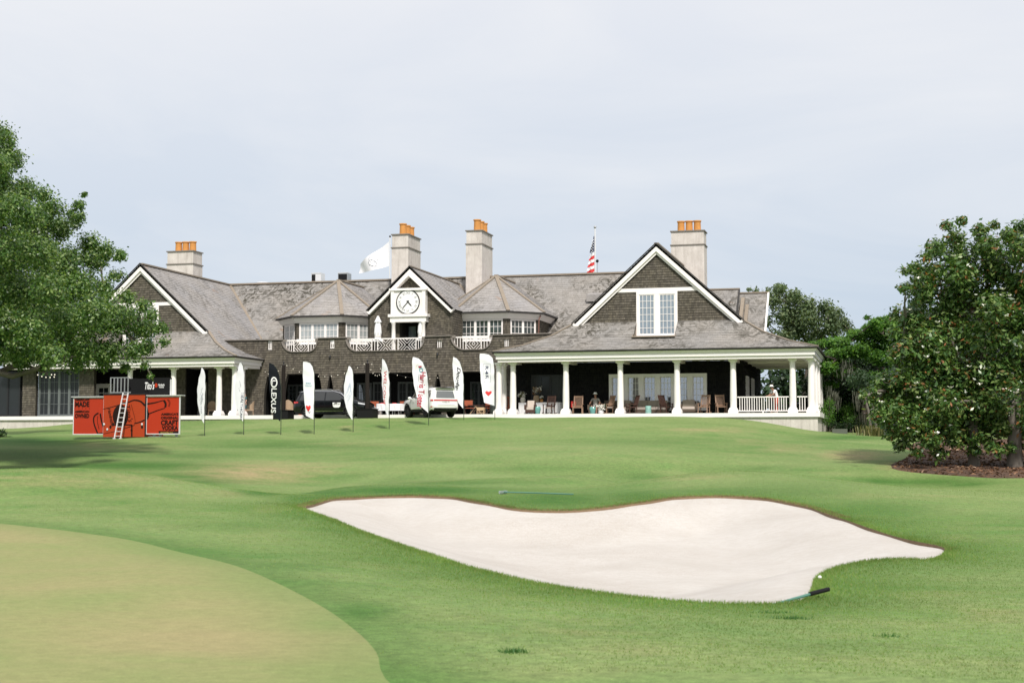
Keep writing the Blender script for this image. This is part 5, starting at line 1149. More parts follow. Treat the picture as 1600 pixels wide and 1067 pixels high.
TP = lambda X_, Y_: (100 + X_ / 8.42, 585 + Y_ / 8.42)
FT = Frame((0, TY, 0), (1, 0, 0), (0, 0, 1))
def tp(X_, Y_): px, py = TP(X_, Y_); p = on_y(px, py, TY); return (p.x, p.z)
def off_at(x): return .012 if x0 <= x <= x1 else -.108
ink = MB()
def stroke(pts, w0=.035, w1=None):
    P = [tp(*p) for p in pts]; P = [Vector((a, b)) for a, b in P]
    # smooth the polyline
    S_ = []
    for i in range(len(P) - 1):
        a, b, c, d = P[max(i - 1, 0)], P[i], P[i + 1], P[min(i + 2, len(P) - 1)]
        for k in range(6): t = k / 6; S_.append(0.5 * ((2 * b) + (c - a) * t + (2 * a - 5 * b + 4 * c - d) * t * t + (3 * b - a - 3 * c + d) * t ** 3))
    S_.append(P[-1]); w1 = w0 if w1 is None else w1
    for i in range(len(S_) - 1):
        a, b = S_[i], S_[i + 1]; d = (b - a)
        if d.length < 1e-5: continue
        q = Vector((-d.y, d.x)).normalized(); ww = (w0 + (w1 - w0) * i / len(S_)) / 2; mid = (a.x + b.x) / 2; o_ = off_at(mid)
        ink.add([FT.pt(*(a - q * ww), o_), FT.pt(*(b - q * ww), o_), FT.pt(*(b + q * ww), o_), FT.pt(*(a + q * ww), o_)], [(0, 1, 2, 3)])
stroke([(440, 505), (395, 535), (375, 580), (382, 650), (405, 715), (430, 778)], .08); stroke([(462, 512), (478, 600), (500, 680), (512, 716)], .09); stroke([(430, 545), (425, 620), (448, 720)], .03)
stroke([(515, 455), (640, 425), (740, 395), (850, 360)], .03, .05); stroke([(850, 365), (920, 338), (1000, 350), (1045, 385), (1062, 405)], .06, .12); stroke([(1062, 405), (1085, 470), (1085, 540), (1060, 595), (1000, 625), (925, 645)], .10, .05)
stroke([(1070, 388), (1180, 370), (1295, 338)], .09, .03); stroke([(1095, 520), (1200, 478), (1315, 440)], .06, .04); stroke([(1075, 470), (1092, 500), (1098, 540), (1080, 590)], .08); stroke([(1300, 338), (1325, 385), (1318, 432)], .12); stroke([(1345, 325), (1372, 370), (1362, 420)], .03); stroke([(1360, 322), (1385, 370), (1372, 425)], .02)
stroke([(435, 778), (480, 770), (515, 778)], .05); stroke([(515, 780), (650, 752), (780, 715), (930, 665)], .02, .03); stroke([(885, 390), (905, 470), (930, 560), (940, 640)], .02); stroke([(600, 470), (620, 560), (650, 660)], .02); stroke([(660, 662), (895, 662)], .06); stroke([(893, 662), (893, 818)], .09); stroke([(875, 735), (905, 735)], .05)
c = tp(745, 545); ink.poly([[(c[0] + .48 * math.cos(t / 20 * 2 * math.pi), c[1] + .62 * math.sin(t / 20 * 2 * math.pi)) for t in range(20)]], FT, .011)
for X_, Y_ in ((612, 690), (1028, 690), (650, 655)): c = tp(X_, Y_); ink.poly([[(c[0] + .07 * math.cos(t), c[1] + .09 * math.sin(t)) for t in np.linspace(0, 6.0, 10)]], FT, .013)
put_text(ink, "Tito's", FT, *tp(858, 515), width=.95, height=.30, rot=-1.32, off=.014, italic=.3); put_text(ink, 'Handmade', FT, *tp(618, 560), width=1.0, height=.2, rot=-1.32, off=.014, italic=.2)
ink.build('bottle_drawing', MT['ink'], TR, fix=False, kind='stuff')
tx = MB()
for body, X_, Y_, w_, h_ in (('AMERICAN', 224, 328, 205, 34), ('MADE', 226, 390, 205, 68), ('AMERICAN', 224, 486, 205, 30), ('OWNED', 224, 543, 205, 56), ("AMERICA'S", 1378, 520, 240, 30), ('ORIGINAL', 1378, 568, 245, 34), ('CRAFT', 1376, 632, 240, 66), ('VODKA', 1380, 702, 225, 58)):
    c = tp(X_, Y_); put_text(tx, body, FT, *c, width=w_ / 8.42 / 27.2, height=h_ / 8.42 / 27.2, off=-.105, bold=.045)
for k in range(5): c = tp(135 + k * 46, 446); tx.poly([[(c[0] + (.035 if i % 2 else .015) * math.cos(i * math.pi / 5), c[1] + (.035 if i % 2 else .015) * math.sin(i * math.pi / 5)) for i in range(10)]], FT, -.105)
a, b = tp(1232, 742), tp(1500, 780); tx.box((a[0], TY + .105, b[1]), (b[0], TY + .118, a[1])); tx.build('panel_lettering', MT['ink'], TR, fix=False)
tw = MB(); put_text(tw, 'titosvodka.com', FT, *tp(1340, 762), width=.75, off=-.09); tw.build('small_lettering', INK['yellow'], TR, fix=False)
sk = MB()
for px in (236, 246, 271): sk.box((X(px) - .05, TY + .3, zb - .12), (X(px) + .05, TY + .45, zb + .15))
for px in (170, 218): sk.lathe([(.25, -.08), (.3, -.06), (.3, .06), (.25, .08)], (X(px), TY + 1.0, zb + .12), 16, 'y')
sk.box((X(229), TY + .2, zb - .02), (X(248), TY + .9, zb + .05)); sk.build('jack_legs', MT['grey_metal'], TR)
for X_, Y_ in ((530, 655), (572, 722), (1028, 655)): c = tp(X_, Y_); MB().ball((c[0], TY - .03, c[1]), (.06, .03, .07), 8, 6).build('corner_lamp', MT['alu'], TR)
# roof display: slatted rack, dark crate, lettered board, white upright
zr = zt + .065; yr = TY + .6
za_, zb2 = Zp(178, 588.5), zr
rk_ = MB().box((X(162), yr, za_ - .05), (X(196), yr + .05, za_)).box((X(162), yr, zb2 + .05), (X(196), yr + .05, zb2 + .11)); RK = rk_.build('rack_frame', MT['grey_metal'], TR)
for k in range(7): xx = X(162) + (X(195) - X(162)) * k / 6; MB().box((xx, yr + .003, zb2 + .11), (xx + .06, yr + .047, za_ - .05)).build('rack_bar', MT['grey_metal'], RK)
MB().box((X(162), yr + .5, zb2), (X(196), yr + .55, za_ - .05)).build('rack_back', MT['black'], TR)
MB().box((X(196.5), yr - .1, zb2), (X(225), yr + .9, Zp(210, 591))).build('roof_cabinet', MT['black'], TR)
sg = MB().box((X(225.3), yr - .2, zb2 - .05), (X(258), yr + .1, Zp(240, 589.5))).build('sign_board', MT['black'], TR)
st = MB(); FS = Frame((0, yr - .2, 0), (1, 0, 0), (0, 0, 1)); s2 = lambda px, py: (on_y(px, py, yr - .2).x, on_y(px, py, yr - .2).z)
put_text(st, "Tito's", FS, *s2(234, 602.5), width=.58, height=.42, off=.012, italic=.3, bold=.02); put_text(st, 'Handmade', FS, *s2(252.3, 601), width=.37, height=.13, off=.012, bold=.02); put_text(st, 'VODKA', FS, *s2(252.5, 604.8), width=.30, height=.09, off=.012, bold=.02); st.build('sign_lettering', INK['white'], sg, fix=False)
c = s2(244, 602); MB().poly([[(c[0] + .09 * math.cos(t), c[1] + .12 * math.sin(t)) for t in np.linspace(0, 6, 14)]], FS, .012).build('sign_emblem', MT['orange'], sg, fix=False)
MB().box((X(258.5), yr - .15, zb2 - .3), (X(260.8), yr - .08, Zp(259, 592))).build('sign_upright', MT['alu'], TR)
# ladder leaning on the trailer
pb, pt_ = on_y(183.5, 684.5, TY - .75), on_y(196.5, 613.5, TY - .06); gz = H(pb.x, TY - .75)
LD = thing('ladder', 'white aluminium ladder leaning against the front of the orange trailer', 'ladder', (pb.x, TY - .75, gz))
A0, A1 = Vector((pb.x, TY - .75, gz)), Vector((pt_.x, TY - .06, pt_.z)); hw_ = Vector((.19, 0, 0)); hw1 = Vector((.155, 0, 0))
for s in (-1, 1): MB().bar(A0 + hw_ * s, A1 + hw1 * s, .05, .07, up=(0, 1, 0)).build('rail', MT['alu'], LD); MB().cbox(A0 + hw_ * s + Vector((0, 0, .02)), .14, .1, .05).build('foot', MT['alu'], LD)
for k in range(10): t = (k + .6) / 10; c = A0.lerp(A1, t); h_ = hw_.lerp(hw1, t); MB().bar(c - h_, c + h_, .035, .045, up=(0, 1, 0)).build('rung', MT['alu'], LD)

# ---------------------------------------------------------------- black lighting posts, strings of lamps
lampm, N, L, b = new_mat('festoon_lamp'); b.inputs['Base Color'].default_value = (0.9, 0.85, 0.75, 1); b.inputs['Emission Color'].default_value = (1, 0.82, 0.6, 1); b.inputs['Emission Strength'].default_value = 0.15; b.inputs['Roughness'].default_value = 0.2
tops = []
for px, lab in ((443, 'black wrapped light post in a square planter box beside the black banner'), (574, 'black wrapped light post in a square planter box in front of the black SUV nose')):
    x, y = ux(px, 85.3 if px > 500 else 86.6), 85.3 if px > 500 else 86.6; z = H(x, y); PT = thing('light_post', lab, 'post', (x, y, z), 0, 'black light posts in planter boxes'); zt_ = on_y(px, 567 if px < 500 else 564, y).z
    pl = MB().box((x - .50, y - .50, z - .05), (x + .55, y + .5, z + .56)).box((x - .54, y - .54, z + .561), (x + .59, y + .54, z + .60)).build('planter_box', MT['black'], PT)
    MB().tube([(x, y, z + .5), (x + .02, y, z + 1.3), (x - .01, y, z + 2.4), (x, y, zt_ - .15)], [.15, .145, .13, .125], 10).build('post', paint('wrapped_post', (0.022, 0.018, 0.016), .9, .3, 12, bmp=.6, bscale=40), PT); MB().lathe([(.06, zt_ - .15), (.03, zt_ - .05), (.07, zt_ + .02), (.01, zt_ + .1)], (x, y, 0), 10).build('finial', MT['iron'], PT); tops.append(Vector((x, y, zt_)))
def festoon(a, b, sag, n, label, rad=.03):
    a, b = Vector(a), Vector(b); pts = [a.lerp(b, t) - Vector((0, 0, sag * 4 * t * (1 - t))) for t in np.linspace(0, 1, 25)]
    T = thing('string_lights', label, 'string lights', a, 0, 'strings of small lamps')
    MB().tube(pts, .007, 4).build('wire', MT['iron'], T); b0 = None
    for k in range(n):
        t = (k + .5) / n; c = a.lerp(b, t) - Vector((0, 0, sag * 4 * t * (1 - t) + .05))
        if b0 is None: b0 = MB().ball(c, rad, 6, 4).build('bulb', lampm, T, smooth=True); c0_ = c
        else: copies(b0, T, [c - c0_])
wallp = lambda px, py: on_y(px, py, 91.85)
festoon(tops[0], tops[1] , .9, 13, 'string of small lamps slung between the two black posts')
festoon(tops[0], wallp(412, 577), .5, 6, 'string of small lamps from the left black post back to the wall')
festoon(tops[1], wallp(604, 563), .95, 9, 'string of small lamps hanging in a deep loop right of the middle post')
festoon(tops[1], wallp(690, 588), .5, 9, 'string of small lamps from the middle post along the wall above the white SUV')
for a, b, n, lb in (((54, 575), (88, 584), 7, 'upper string of lamps glowing under the oak before the glass doors'), ((56, 583), (88, 587), 5, 'lower string of lamps glowing under the oak before the glass doors')): festoon(on_y(*a, 87.5), on_y(*b, 87.2), .15, n, lb, .05)

# ---------------------------------------------------------------- roof gear, flags, umbrellas
def hvac(px0, px1, py0, py1, y, label, flip):
    a, b = on_y(px0, py0, y), on_y(px1, py1, y); T = thing('rooftop_unit', label, 'air conditioner', (a.x, y, b.z)); w_ = b.x - a.x
    MB().box((a.x, y, b.z), (b.x, y + w_, a.z)).build('casing', MT['alu'] if flip else MT['grey_metal'], T)
    q = MB(); x0_, x1_ = (a.x + .04, a.x + w_ * .42) if flip else (a.x + .05, b.x - .05)
    n = 7
    gr = MB().box((x0_, y - .02, b.z + .08), (x1_, y - .005, a.z - .08)).build('coil_panel', MT['black'], T)
    for k in range(n): zz = b.z + .12 + (a.z - b.z - .24) * k / (n - 1); q.box((x0_, y - .035, zz - .012), (x1_, y - .021, zz + .012))
    q.build('grille', MT['iron'], gr)
    MB().box((a.x, y - .03, a.z), (b.x, y + w_, a.z + .05)).build('lid', MT['alu'], T); MB().box((a.x + .1, y + .1, 8.9), (a.x + .2, y + .2, b.z)).box((b.x - .2, y + .1, 8.9), (b.x - .1, y + .2, b.z)).build('stand', MT['iron'], T)
hvac(486.5, 501.5, 427.5, 440.5, 107, 'pale rooftop cooling unit with a dark grille on its left half', True); hvac(528, 543, 427, 441, 107, 'dark grilled rooftop cooling unit, right of the paler one', False)
p = on_y(411, 446, 107); T = thing('roof_vent', 'low round white vent cap above the left part of the ridge', 'vent', (p.x, 107, 9)); MB().lathe([(.5, 9), (.5, p.z + .05), (.65, p.z + .08), (.65, p.z + .18), (.45, p.z + .25), (.02, p.z + .27)], (p.x, 107, 0), 18).build('cap', MT['alu'], T, smooth=True); MB().lathe([(.35, 9), (.35, p.z + .02), (.3, p.z + .1), (.01, p.z + .13)], (p.x + 1.1, 107, 0), 14).build('small_cap', MT['grey_metal'], T, smooth=True)
FYD = 116.0
def cloth_grid(corners, nx, ny, fold, hf, name, mat, parent=None, uv=(0, 1, 0, 1), **kw):
    """corners: hoist top, hoist bottom, fly bottom, fly top"""
    A, Bq, C, D = [Vector(c) for c in corners]; m = MB()
    for i in range(ny + 1):
        for j in range(nx + 1):
            u = uv[0] + (uv[1] - uv[0]) * j / nx; v = uv[2] + (uv[3] - uv[2]) * i / ny
            p = A.lerp(D, u).lerp(Bq.lerp(C, u), v); p = p + Vector((0.15 * fold * u * math.sin(hf * u * 6 + 2 * v), fold * math.sin(hf * u * 7 + 1.5 * v) * (0.25 + u), 0.25 * fold * u * math.sin(5 * u + 3 * v) - .12 * fold * math.sin(math.pi * u))); m.v.append(tuple(p))
    for i in range(ny):
        for j in range(nx): a = i * (nx + 1) + j; m.f.append((a, a + 1, a + nx + 2, a + nx + 1))
    return m.build(name, mat, parent, smooth='all', fix=False, **kw)
f = lambda px, py, y=FYD: on_y(px, py, y)
MT['flag_white'] = paint('white_flag', (0.80, 0.80, 0.82), .7, .03)
b_ = f(608.5, 371); T = thing('flagpole', 'white flagpole mostly hidden behind the middle chimney', 'flagpole', (b_.x + .05, FYD, -.5)); MB().tube([(b_.x + .05, FYD, -1), (b_.x + .05, FYD, b_.z)], [.09, .05], 8).build('pole', MT['alu'], T, smooth=True); MB().ball((b_.x + .05, FYD, b_.z + .07), .09).build('finial', MT['iron'], T, smooth=True)
T = thing('white_flag', 'white flag streaming left from behind the middle chimney', 'flag', f(607.5, 378)); fl = cloth_grid([f(607.8, 377.5), f(607.5, 415.5), f(558.5, 428), f(562, 411)], 24, 10, .28, 1.0, 'flag_cloth', MT['flag_white'], T)
em = MB()
for k in range(9): a = k * .7; em.bar(f(583 + 7 * math.cos(a), 405 + 5 * math.sin(a), FYD - .45), f(583 + 7 * math.cos(a + .5), 405 + 5 * math.sin(a + .5), FYD - .45), .03, .05, up=(0, 1, 0))
em.build('faint_emblem', INK['grey'], fl)
b_ = f(929.7, 356); T = thing('flagpole', 'slim white flagpole rising behind the ridge left of the right gable', 'flagpole', (b_.x, FYD, -.5)); MB().tube([(b_.x, FYD, -1), (b_.x, FYD, b_.z)], [.10, .06], 8).build('pole', MT['alu'], T, smooth=True); MB().ball((b_.x, FYD, b_.z + .05), .12).build('finial', MT['trimg'] if 'trimg' in MT else MT['grey_metal'], T, smooth=True)
T = thing('american_flag', 'American flag hanging limp on the pole behind the ridge', 'flag', f(928.5, 368)); hp = [f(928.6, 367.5), f(928.6, 430), f(914.5, 434), f(927.0, 370)]
cloth_grid([f(928.6, 367.5), f(928.6, 393), f(921.8, 396), f(927.2, 372)], 8, 10, .12, 1.3, 'canton', INK['navy'], T)
stw = MB()
for i in range(5):
    for j in range(2): c = f(927.6 - j * 2.2 - i * .35, 375 + i * 4.2 + j * 2, FYD - .25); stw.ball(c, .05, 5, 3)
stw.build('stars', INK['white'], T)
for k in range(8):
    y0_, y1_ = 393 + k * 5.2, 393 + (k + 1) * 5.2; dx = lambda y: 928.6 - 6.5 - (y - 393) * .20
    cloth_grid([f(928.6, y0_), f(928.6, y1_), f(dx(y1_), y1_ + 5), f(dx(y0_), y0_ + 5)], 6, 2, .12, 1.3, 'stripe', INK['white'] if k % 2 == 0 else INK['bright'], T)
b_ = f(933.3, 408); T = thing('roof_mast', 'thin mast with a dark ball top beside the American flag', 'mast', (b_.x, FYD, -.5)); MB().tube([(b_.x, FYD, -1), (b_.x, FYD, b_.z)], .03, 6).build('pole', MT['grey_metal'], T); MB().ball((b_.x, FYD, b_.z), .13).build('ball_top', MT['black'], T, smooth=True)
def umbrella(px, label):
    y = 92.62; x = ux(px, y, 520); T = thing('closed_umbrella', label, 'umbrella', (x, y, 4.2), 0, 'closed white balcony umbrellas', local=True)
    MB().tube([(0, 0, 0), (0, 0, 2.75)], .03, 8).build('pole', MT['white'], T); m = MB(); n = 16
    prof = [(.05, 2.72), (.13, 2.5), (.21, 2.3), (.15, 2.24), (.19, 1.9), (.21, 1.55), (.17, 1.3), (.20, 1.15), (.34, .95)]
    for r, z in prof:
        for k in range(n): a = 2 * math.pi * k / n; rr = r * (1 + .22 * (k % 2)); m.v.append((rr * math.cos(a), rr * math.sin(a), z))
    for i in range(len(prof) - 1):
        for k in range(n): m.f.append((i * n + k, i * n + (k + 1) % n, (i + 1) * n + (k + 1) % n, (i + 1) * n + k))
    m.build('folded_canopy', MT['flag_white'], T, fix=True); MB().lathe([(.24, 1.28), (.235, 1.34)], (0, 0, 0), 14, cap=False).build('tie', MT['cream'], T); MB().lathe([(.28, 0), (.28, .05), (.05, .09)], (0, 0, 0), 14).build('base', MT['iron'], T)
    return T
umbrella(590.5, 'closed white umbrella on the balcony left of the clock portico'); umbrella(658.5, 'closed white umbrella on the balcony at the right clock pillar')

# ---------------------------------------------------------------- rakes, ball, divots on the course
def rake(p0, p1, label, hw=.28, grip=False):
    a, b = Vector(p0), Vector(p1); d = (b - a).normalized(); s = Vector((-d.y, d.x, 0)).normalized(); T = thing('bunker_rake', label, 'rake', a, 0, 'bunker rakes'); up = Vector((0, 0, .05))
    MB().tube([a + up, a.lerp(b, .5) + up, b + up * .8], .018, 7).build('handle', paint('rake_handle', (0.075, 0.19, 0.15), .4), T, smooth=True)
    hd = MB().bar(a - s * hw + up * 1.2, a + s * hw + up * 1.2, .05, .06); hd.build('rake_head', paint('rake_head', (0.28, 0.34, 0.33), .5), T)
    for k in range(9): q = a + s * (hw * (k / 4 - 1)); MB().bar(q + up * 1.1, q + Vector((0, 0, -.02)) , .015, .015).build('tine', MT['grey_metal'], T)
    if grip: MB().tube([b.lerp(a, .28) + up, b + up * .8], .028, 8).build('grip', MT['black'], T, smooth=True)
a, b = G(786, 771.5), G(896, 774.5); rake(a, b, 'long green-handled rake lying on the bank behind the bunker')
b = G(1295, 933.5); a = G(1236, 941.5); a = a + (a - b).normalized() * .5; a.z = H(a.x, a.y) - .1; rake(a, b + Vector((0, 0, .06)), 'short view of a dark-gripped rake handle over the near bunker lip', grip=True)
g = G(1281, 905); tag(MB().ball(g + Vector((0, 0, .028)), .026, 12, 8).build('golf_ball', INK['white'], None, smooth=True, at=g), 'white golf ball in the grass by the right bunker lip', 'golf ball')
MT['tuft'] = leafmat('dark_tuft', [(0, (0.03, 0.10, 0.02)), (1, (0.06, 0.16, 0.035))], .25)
tq = []
for px, py, rx, n in ((803, 1020, .055, 170), (1235, 967, .10, 150), (1210, 958, .09, 80), (1390, 995, .10, 70)):
    c = G(px, py); tq.append(np.stack([c.x + NR.normal(0, rx, n), c.y + NR.normal(0, rx * .7, n)], 1))
tq = np.concatenate(tq); blades('dark_grass_tufts', 0, tq, .02, .05, .005, MT['tuft'], np.ones(len(tq)))
# ---------------------------------------------------------------- foliage
def leaf_cloud(centers, radii, counts, size, aspect, droop=0.0, shell=0.45, squash=0.85, up=0.5, spread=0.8):
    """leaf-sized quads round clump centres; returns vertex and face arrays"""
    C = np.repeat(np.asarray(centers, float), counts, 0); R = np.repeat(np.asarray(radii, float), counts); n = len(C)
    d = NR.normal(size=(n, 3)); d /= np.linalg.norm(d, axis=1)[:, None]
    rr = NR.uniform(shell, 1.0, n) ** 0.8 * (1 + 0.26 * NR.normal(size=n)); P = C + d * (R * rr)[:, None] * np.array([1, 1, squash])
    nrm = d * spread + np.array([0, 0, up]) + NR.normal(0, 0.55, (n, 3)); nrm /= np.linalg.norm(nrm, axis=1)[:, None]
    t = np.cross(nrm, NR.normal(size=(n, 3))); t /= np.linalg.norm(t, axis=1)[:, None]; b = np.cross(nrm, t)
    L = size * NR.uniform(0.6, 1.35, n)[:, None]; Wd = L * aspect
    t2 = t - np.array([0, 0, droop]); 
    v = np.stack([P - t2 * L * .5, P + b * Wd * .5 - nrm * Wd * .15, P + t2 * L * .5, P - b * Wd * .5 - nrm * Wd * .15], 1).reshape(-1, 3)
    return v, np.arange(n * 4).reshape(-1, 4)
MT['bark'] = paint('grey_bark', (0.155, 0.135, 0.115), 0.95, 0.35, 5, bmp=0.7, bscale=12)
MT['bark_dark'] = paint('dark_bark', (0.075, 0.062, 0.05), 0.95, 0.35, 5, bmp=0.7, bscale=12)
def limb(m, a, b, r0, r1, sag=0.0, n=6, wob=0.1):
    a, b = Vector(a), Vector(b); L = (b - a).length; pts = []
    for i in range(n + 1):
        t = i / n; p = a.lerp(b, t) + Vector((rng.uniform(-1, 1), rng.uniform(-1, 1), rng.uniform(-1, 1))) * (wob * L * 0.12 if 0 < i < n else 0); p.z += sag * 4 * t * (1 - t); pts.append(p)
    m.tube(pts, [r0 + (r1 - r0) * i / n for i in range(n + 1)], 7)
    return pts
def tree(name, label, base, fork_h, clumps, leaf, mat, trunk_r, bark='bark', group=None, cat='tree', per=900, branches=None, crown_kw={}, extra_limbs=()):
    """clumps: list of (point, radius); limbs run from the fork to each big clump"""
    T = thing(name, label, cat, base, 0, group); base = Vector(base)
    m = MB(); fork = base + Vector((0, 0, fork_h)); lean = Vector((rng.uniform(-.2, .2), rng.uniform(-.2, .2), 0)) * fork_h * .2
    m.tube([base - Vector((0, 0, .4)), base + Vector((0, 0, .15)), base.lerp(fork, .4) + lean * .5, fork + lean], [trunk_r * 1.5, trunk_r * 1.15, trunk_r, trunk_r * .85], 12); fork += lean
    m.build('trunk', MT[bark], T, smooth=True, fix=False)
    lm = MB(); cs = sorted(clumps, key=lambda c: -c[1]); hubs = [fork]
    step = max(1, len(cs) // 40)
    for i, (c, r) in enumerate(cs):
        if (i % step and i > 12) or c.z < fork.z - 0.2: continue
        h = min(hubs, key=lambda q: (q - c).length + (0.6 * max(0, q.z - c.z)))
        d = (c - h).length; r0 = max(.035, min(trunk_r * .55, .03 + d * .03)) ; mid = limb(lm, h, h.lerp(c, .80), r0, .02, sag=.04 * d, n=5)
        hubs.append(mid[3])
        for _ in range(2): e = c + Vector((rng.gauss(0, r * .4), rng.gauss(0, r * .4), rng.gauss(0, r * .35))); limb(lm, mid[4], e, .03, .012, n=3)
    for pts, ra, rb in extra_limbs: lm.tube(pts, [ra + (rb - ra) * i / (len(pts) - 1) for i in range(len(pts))], 8)
    lm.build('limbs', MT[bark], T, smooth=True, fix=False)
    cen = np.array([list(c) for c, r in clumps]); rad = np.array([r for c, r in clumps]); cnt = np.maximum(12, (per * rad ** 2).astype(int))
    v, f_ = leaf_cloud(cen, rad, cnt, leaf[0], leaf[1], **crown_kw)
    np_mesh('crown', v, f_, MT[mat], T, org=base); return T
def px_clumps(lst, d, s=1.0, reps=2, dz=2.0, jit=.35):
    """clumps surveyed on the photograph at a forward distance d, spread through the depth of the crown"""
    o_ = []
    for px, py, r in lst:
        k = d / FPX
        for i in range(reps):
            dd = d + rng.uniform(-dz, dz) if i else d + rng.uniform(-.4, .4) * dz
            p = at_d(px + rng.gauss(0, r * jit) * (i > 0), py + rng.gauss(0, r * jit) * (i > 0), dd); o_.append((p, r * k * s * rng.uniform(.75, 1.1)))
    return o_
MT['oak_leaf'] = leafmat('live_oak_leaf', [(0, (0.024, 0.062, 0.016)), (.4, (0.062, 0.138, 0.028)), (.75, (0.135, 0.225, 0.055)), (1, (0.26, 0.33, 0.13))], .38, .38, .6)
MT['mag_leaf'] = leafmat('magnolia_leaf', [(0, (0.022, 0.062, 0.016)), (.40, (0.060, 0.128, 0.028)), (.72, (0.120, 0.200, 0.048)), (.95, (0.22, 0.29, 0.10)), (.965, (0.22, 0.11, 0.04)), (1, (0.32, 0.13, 0.05))], .25, .3, .5)
MT['pale_leaf'] = leafmat('grey_oak_leaf', [(0, (0.055, 0.095, 0.045)), (.6, (0.115, 0.165, 0.080)), (1, (0.20, 0.245, 0.13))], .35, .55, .3)
MT['bright_leaf'] = leafmat('bright_green_leaf', [(0, (0.028, 0.085, 0.015)), (.5, (0.072, 0.175, 0.028)), (1, (0.15, 0.28, 0.05))], .42, .5, .3)
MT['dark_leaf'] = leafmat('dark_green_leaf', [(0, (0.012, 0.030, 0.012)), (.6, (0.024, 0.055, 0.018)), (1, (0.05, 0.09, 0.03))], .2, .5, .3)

# ---- the big live oak on the left
OD = 64.0
OAK = [(5,212,22),(18,250,22),(-15,255,30),(0,285,26),(40,300,22),(68,303,16),(5,325,38),(45,340,34),(85,325,20),(122,322,11),(126,336,10),(112,332,13),(131,306,7),(118,348,14),(95,362,22),(140,378,20),(165,388,16),(188,398,14),(150,408,22),(105,402,26),(60,395,40),(10,395,45),(120,446,34),(165,455,20),(176,432,14),(80,450,42),(20,450,45),(200,462,14),(222,478,14),(238,492,14),(248,512,13),(258,535,11),(224,512,22),(190,498,28),(150,500,36),(100,495,42),(50,500,42),(0,505,45),(232,540,16),(205,545,20),(170,548,24),(128,545,30),(80,545,30),(35,548,30),(-5,548,30),(196,572,11),(226,572,9),(236,588,6),(160,570,12),(120,572,13),(70,570,12),(30,566,14),(-50,240,35),(-60,320,55),(-70,410,60),(-60,500,55),(-140,300,65),(-150,400,70),(-140,500,65),(-230,340,70),(-240,450,80),(-250,540,50),(-90,200,30),(-320,430,70),(12,232,14)]
cl = px_clumps(OAK, OD, 1.0, 2, 2.6) + px_clumps([c for c in OAK if c[2] > 21], OD + 3, 1.0, 2, 3) + px_clumps([c for c in OAK if c[2] > 28], OD - 4, .85, 1, 2) + px_clumps([c for c in OAK if c[2] > 28 and c[0] < 110], OD - 9, .8, 2, 3)
cl += px_clumps([(20,520,40),(80,530,32),(-60,520,50),(120,540,22),(-20,470,50),(40,480,36)], 84, 1.0, 1, 2)  # unseen rear crown clumps, added to shade the left ledge
b = at_d(-115, 700, OD); b.z = H(b.x, b.y)
lo = [[at_d(-110, 590, OD), at_d(-40, 572, OD - 1), at_d(20, 588, OD - 1.5), at_d(70, 572, OD - 2), at_d(118, 556, OD - 2)], [at_d(-110, 570, OD), at_d(-20, 590, OD - .5), at_d(15, 574, OD - 1), at_d(40, 570, OD - 1), at_d(75, 585, OD - 1.3)], [at_d(-100, 560, OD), at_d(-20, 540, OD), at_d(60, 500, OD), at_d(90, 465, OD)]]
tree('live_oak', 'big live oak spreading in from the left with low curving limbs over the trailer', b, 3.2, cl, (.14, .55), 'oak_leaf', .55, per=1500, extra_limbs=[(l_, .2, .05) for l_ in lo], crown_kw=dict(shell=.25))
# ---- two magnolias in the mulch bed on the right
MD = 57.0
MAG = [(1365,620,12),(1382,600,16),(1374,650,13),(1392,672,16),(1404,698,11),(1432,706,11),(1470,702,13),(1520,703,12),(1560,697,14),(1398,640,20),(1350,614,7),(1362,606,9),(1440,560,30),(1500,590,34),(1450,620,30),(1400,630,22),(1500,650,30),(1455,690,18),(1500,680,22),(1545,690,16),(1415,668,18),(1540,630,30),(1450,530,30),(1505,440,30),(1440,440,22),(1410,590,22),(1478,352,11),(1502,345,11),(1492,372,20),(1462,388,18),(1446,402,12),(1530,358,16),(1552,352,12),(1540,385,26),(1428,418,14),(1412,424,9),(1455,425,24),(1500,410,30),(1555,420,30),(1410,450,14),(1440,458,26),(1490,460,34),(1550,470,36),(1400,488,14),(1425,500,26),(1475,510,36),(1535,525,38),(1396,520,14),(1420,545,28),(1470,560,36),(1530,580,38),(1398,560,16),(1372,598,12),(1350,616,9),(1390,605,18),(1430,600,28),(1480,620,34),(1385,645,20),(1425,650,28),(1470,665,28),(1520,640,30),(1392,680,12),(1415,690,14),(1450,692,14),(1490,690,14),(1530,685,16),(1545,660,20),(1370,625,12)]
MAG2 = [(1580,700,12),(1610,700,14),(1640,704,14),(1600,520,34),(1570,570,26),(1600,660,26),(1590,690,14),(1560,670,18),(1650,690,24),(1595,352,14),(1580,370,20),(1620,360,20),(1600,395,30),(1650,380,35),(1590,440,30),(1640,440,40),(1700,430,45),(1590,490,30),(1650,510,45),(1720,510,50),(1585,545,26),(1640,580,45),(1710,590,50),(1575,605,22),(1610,630,30),(1660,650,36),(1720,660,35),(1560,640,14),(1580,672,16),(1625,685,18),(1670,695,20),(1605,600,30)]
MAGT = []
